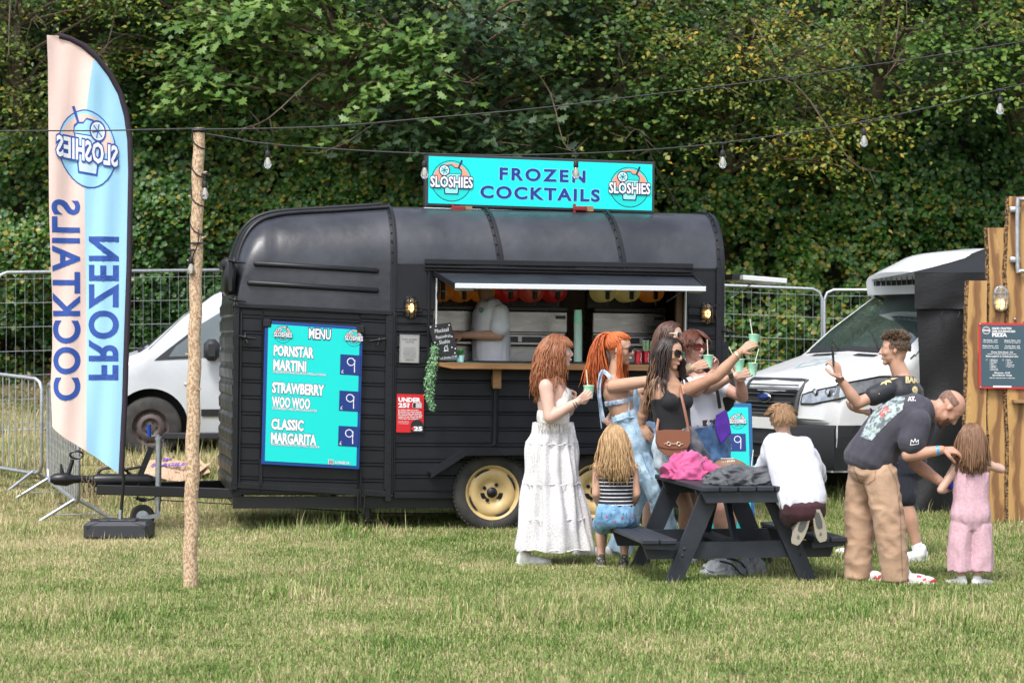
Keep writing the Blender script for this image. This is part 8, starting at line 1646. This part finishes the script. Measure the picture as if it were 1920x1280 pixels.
skin_obj(B, [h1, h2], r, sk); hd_.face(r, LIPM, 0, True, (.06, .035, .025)); hair(hd_, r, M('hair_stubble', (.12, .07, .05), .9, col2=(.25, .15, .11), nscale=70, bump=(200, .6, .003)), 1, .004, .001, shell=1.045, capf=lambda v: v[2] < .52 + .12 * v[1] and v[2] > -.55 + .5 * max(0, v[1]) and v[1] < .32 and not (abs(v[0]) > .8 and v[2] < -.25), seed=71, region=lambda v: v.z < 0 and v.y < 0)
hair(hd_, r, hair_mat('beard', (.05, .025, .018), (.16, .08, .05)), 1, .012, .002, cap=False, seed=72)
mb = MB(); rb = random.Random(5)
for k_ in range(700):
    a = rb.uniform(-1, 1); z = rb.uniform(-.44, -.17); rr_ = .30 * math.cos(a * 1.35); f0 = .09 + .245 * math.cos(a * 1.35) ** .8 - .12 * max(0, -.36 - z); x0 = .245 * math.sin(a * 1.35)
    if abs(x0) < .10 and z > -.30 and not (z > -.2): continue
    q = hd_.p(x0, f0 + .01, z); mb.tube([q, q + (hd_.f * .4 + hd_.r * x0 * 2 - hd_.u * .9) * .010], [.0022, .001], 3)
b_ = mb.build('beard', hair_mat('beard', (.05, .025, .018), (.16, .08, .05)), r, 0); b_['kind'] = 'stuff'
TS = fabric('washed_charcoal', (.038, .036, .050), (.055, .052, .068)); mb = MB(); trunk(mb, [(p(1627, 868), .185, .15, 0), (p(1636, 850), .185, .148, 0), (p(1650, 826), .175, .135, 0), (p(1674, 799), .185, .138, 0), (p(1702, 781), .195, .135, 0), (p(1724, 771), .185, .11, 0), (p(1736, 768), .12, .08, 0)], .012)
limb(mb, [sN, sN.lerp(eN, .62)], [.085, .088]); limb(mb, [sF, sF.lerp(eF, .6)], [.08, .085]); ts = cloth(mb, 't_shirt', r, TS, .009, .009, 7, 3.5, ridge=.7)
bv = bvh_of(ts); P = Print((0, 0, 0), (1, 0, 0), (0, 0, 1), fn=onto(bv, .004), sub=3, th=.0008); pg = M('print_art_grey', (.36, .43, .42), .7, col2=(.10, .12, .13), nscale=26, contrast=(.46, .56)); P.poly([(1612, -818), (1634, -826), (1652, -805), (1672, -785), (1692, -768), (1697, -744), (1680, -743), (1655, -752), (1635, -772)], pg); P.poly([(1651, -765), (1665, -760), (1668, -770), (1656, -784), (1648, -778)], M('print_art_red', (.55, .08, .06), .7)); P.text('AT.', 1702, -751, 8, WHITE, width=15, offset=.04); P.line([(1707, -833), (1709, -824), (1713, -829), (1716, -822), (1718, -829), (1722, -824), (1722, -832), (1707, -834)], 1.2, WHITE); P.build('shirt_print', ts)
TR = fabric('tan_canvas', (.40, .25, .16), (.46, .30, .20), b=.4); mb = MB(); trunk(mb, [(p(1632, 885), .17, .135, 0), (p(1634, 862), .168, .135, 0), (p(1640, 850), .155, .125, 0)], .01); limb(mb, [p(1620, 890, .09), p(1612, 960, .11), p(1610, 1030, .11), p(1609, 1084, .11)], [.108, .098, .09, .086], seg=18, end=False); limb(mb, [p(1650, 890, -.09), p(1664, 960, -.11), p(1674, 1030, -.11), p(1680, 1086, -.09)], [.112, .102, .094, .09], seg=18, end=False)
tr2 = cloth(mb, 'trousers', r, TR, .0085, .0068, 8.5, 1.7, stretch=(.8, .8, 1.1), ridge=.85); bv = bvh_of(tr2); P = Print((0, 0, 0), (1, 0, 0), (0, 0, 1), fn=onto(bv, .002), sub=4, th=.001); ST_ = M('seam_tan', (.27, .16, .10), .9)
P.line([(1600, -853), (1601, -880), (1612, -905), (1628, -907), (1640, -898), (1644, -860)], 1.3, ST_); P.build('pocket_seam', tr2); P = Print((0, 0, 0), (1, 0, 0), (0, 0, 1), fn=onto(bv, .002), sub=4, th=.001); P.line([(1664, -870), (1680, -900), (1688, -960), (1692, -1080)], 1.2, ST_); P.build('seam', tr2)
TRN = M('trainer_red_white', (.66, .64, .62), .6, col2=(.5, .03, .04), nscale=16, contrast=(.52, .56)); shoe(r, p(1694, 1092, -.08), (1, -.35, 0), .28, TRN); shoe(r, p(1614, 1088, .1), (1, -.2, 0), .28, TRN)
mb = MB(); mb.lathe([(.030, -.008), (.0325, -.008), (.0325, .008), (.030, .008)], wN.lerp(eN, .12), (wN - eN), 16, cap=False); mb.build('wristband', M('band_blue', (.02, .32, .72), .4), r, 60)
# ---- small girl in pink
r, p = person('small girl in pale pink jumpsuit with her back turned beside the stall', 14.85, 1820)
hd_ = Head(p(1822, 824), 78, -6, 0, .198); sk = SKIN('child_pale', (.62, .40, .31)); B = MB(); hd_.solid(B); hd_.neck(B, p(1821, 856), .033)
sp = [(p(1819, 975), .115, .085, 88), (p(1819, 955), .115, .085, 88), (p(1820, 925), .095, .072, 88), (p(1821, 895), .10, .072, 88), (p(1821, 876), .108, .065, 88), (p(1821, 864), .10, .05, 88), (p(1821, 856), .045, .037, 88)]
trunk(B, sp); arm(B, p(1849, 870), p(1878, 880, .03), p(1870, 872, .2), .72); arm(B, p(1794, 874), p(1764, 918, -.02), p(1781, 916, .12), .72); leg(B, p(1804, 975), p(1803, 1030), p(1803, 1088), .72); leg(B, p(1836, 975), p(1834, 1030), p(1832, 1088), .72)
h1 = MB(); hand(h1, p(1870, 872, .2), (-.2, 1, 0), (0, 0, -1), 1, (20, 20, 10), .66); h2 = MB(); hand(h2, p(1781, 916, .12), (.6, .7, .1), (0, 0, 1), 1, (25, 30, 20), .66); skin_obj(B, [h1, h2], r, sk, .0055); hd_.face(r, LIP, 0, True, (.15, .08, .05))
hair(hd_, r, hair_mat('hair_brown_child', (.10, .045, .022), (.34, .19, .11)), 300, .235, .0058, (0, -.3, -1), coll(sp[3:], 1.05), .05, 7, (.5, .6), -.6, 1.11, jitter=.25, seed=81, fall=.32)
PK = M('cloth_pink_muslin', (.62, .40, .45), .85, col2=(.54, .33, .385), nscale=60, contrast=(.4, .6), bump=(70, .5, .003)); mb = MB(); trunk(mb, [(p(1819, 992), .095, .065, 88), (p(1820, 965), .124, .09, 88), (p(1820, 935), .104, .080, 88), (p(1821, 895), .108, .08, 88), (p(1821, 886), .108, .075, 88)], .008, ends=False); limb(mb, [p(1804, 985), p(1799, 1030), p(1800, 1070)], [.080, .078, .080], end=False); limb(mb, [p(1836, 985), p(1840, 1030), p(1839, 1070)], [.080, .078, .080], end=False)
for x in (1800, 1843): limb(mb, [p(x, 890, -.05), p(x, 868, -.04), p(x, 862, .02)], [.012, .010, .010])
cloth(mb, 'jumpsuit', r, PK, .0075, .007, 13, 1., stretch=(1, 1, .35), ridge=.6)
mb = MB(); limb(mb, [p(1803, 1083), p(1803, 1093)], [.030, .032]); limb(mb, [p(1832, 1083), p(1832, 1093)], [.030, .032]); cloth(mb, 'socks', r, WS, .006, .001, 20); shoe(r, p(1803, 1094), (-.5, .6, 0), .17, SHOEW); shoe(r, p(1832, 1094), (.7, .3, 0), .17, SHOEW)
c = p(1784, 905, .02); e = empty('blue_pouch', c, 'small blue pouch between the bending man and the small girl', 'pouch'); mb = MB(); mb.ball(c, (.035, .03, .05), 12, 8); cloth(mb, 'pouch', e, fabric('royal_blue', (.02, .04, .35)), .005, .008, 30)
# ---- bartender in the hatch
r, p = person('bartender in white t-shirt working inside the serving hatch', 19.95, 915); r.location.z = ZB
hd_ = Head(p(899, 521), 190, -14, 0, .242); sk = MATS['skin_man_tan']; B = MB(); hd_.solid(B, True); hd_.neck(B, p(913, 560), .06)
sp = [(p(920, 700), .17, .13, 190), (p(920, 668), .165, .135, 190), (p(921, 640), .16, .135, 190), (p(920, 605), .18, .14, 190), (p(918, 585), .19, .125, 190), (p(916, 571), .17, .09, 190), (p(914, 560), .075, .065, 190)]
trunk(B, sp); sL, eL, wL = p(938, 588, -.17), p(937, 629, -.22), p(868, 628, -.22); arm(B, sL, eL, wL, 1.2); sR, eR, wR = p(905, 588, .17), p(890, 635, .2), p(865, 630, .1); arm(B, sR, eR, wR, 1.15); leg(B, p(915, 700, -.08), p(915, 780, -.08), p(915, 868, -.08), 1.1); leg(B, p(925, 700, .08), p(925, 780, .08), p(925, 868, .08), 1.1)
h1 = MB(); hand(h1, wL, (-1, 0, 0), (.0, .8, -.5), 1, (30, 35, 20), 1.02); skin_obj(B, [h1], r, sk); hd_.face(r, LIPM, 0, True, (.05, .03, .02)); hair(hd_, r, hair_mat('hair_bar', (.03, .018, .012), (.1, .06, .04)), 300, .04, .0045, (0, -.4, -.6), (), 0, 8, (.5, .5), -.2, 1.05, seed=91)
mb = MB(); trunk(mb, [(p(920, 682), .175, .15, 190), (p(921, 640), .17, .15, 190), (p(920, 605), .19, .15, 190), (p(918, 585), .2, .135, 190), (p(916, 572), .17, .092, 190)], .014); limb(mb, [sL, sL.lerp(eL, .62)], [.082, .088]); limb(mb, [sR, sR.lerp(eR, .6)], [.08, .085]); ts = cloth(mb, 't_shirt', r, fabric('bar_white', (.86, .86, .9), (.8, .8, .86)), .009, .009, 7, 8.5, ridge=.7)
bv = bvh_of(ts); P = Print((0, 0, 0), (1, 0, 0), (0, 0, 1), fn=onto(bv, .003), sub=3, th=.0008); P.disk(902, -581, 5, SALMON, 1, 0, PI); P.disk(902, -581, 5, AQUA, 1, PI, 2 * PI); P.build('chest_logo', ts)
mb = MB(); trunk(mb, [(p(920, 705), .175, .135, 190), (p(920, 680), .175, .14, 190)], .01); limb(mb, [p(915, 705, -.08), p(915, 780, -.08), p(915, 860, -.08)], [.1, .08, .07]); limb(mb, [p(925, 705, .08), p(925, 780, .08), p(925, 860, .08)], [.1, .08, .07]); cloth(mb, 'trousers', r, NS, .012, .004, 9); shoe(r, p(915, 868, -.08), (-1, 0, 0), .28, NS, z=ZB + .06); shoe(r, p(925, 868, .08), (-1, 0, 0), .28, NS, z=ZB + .06)
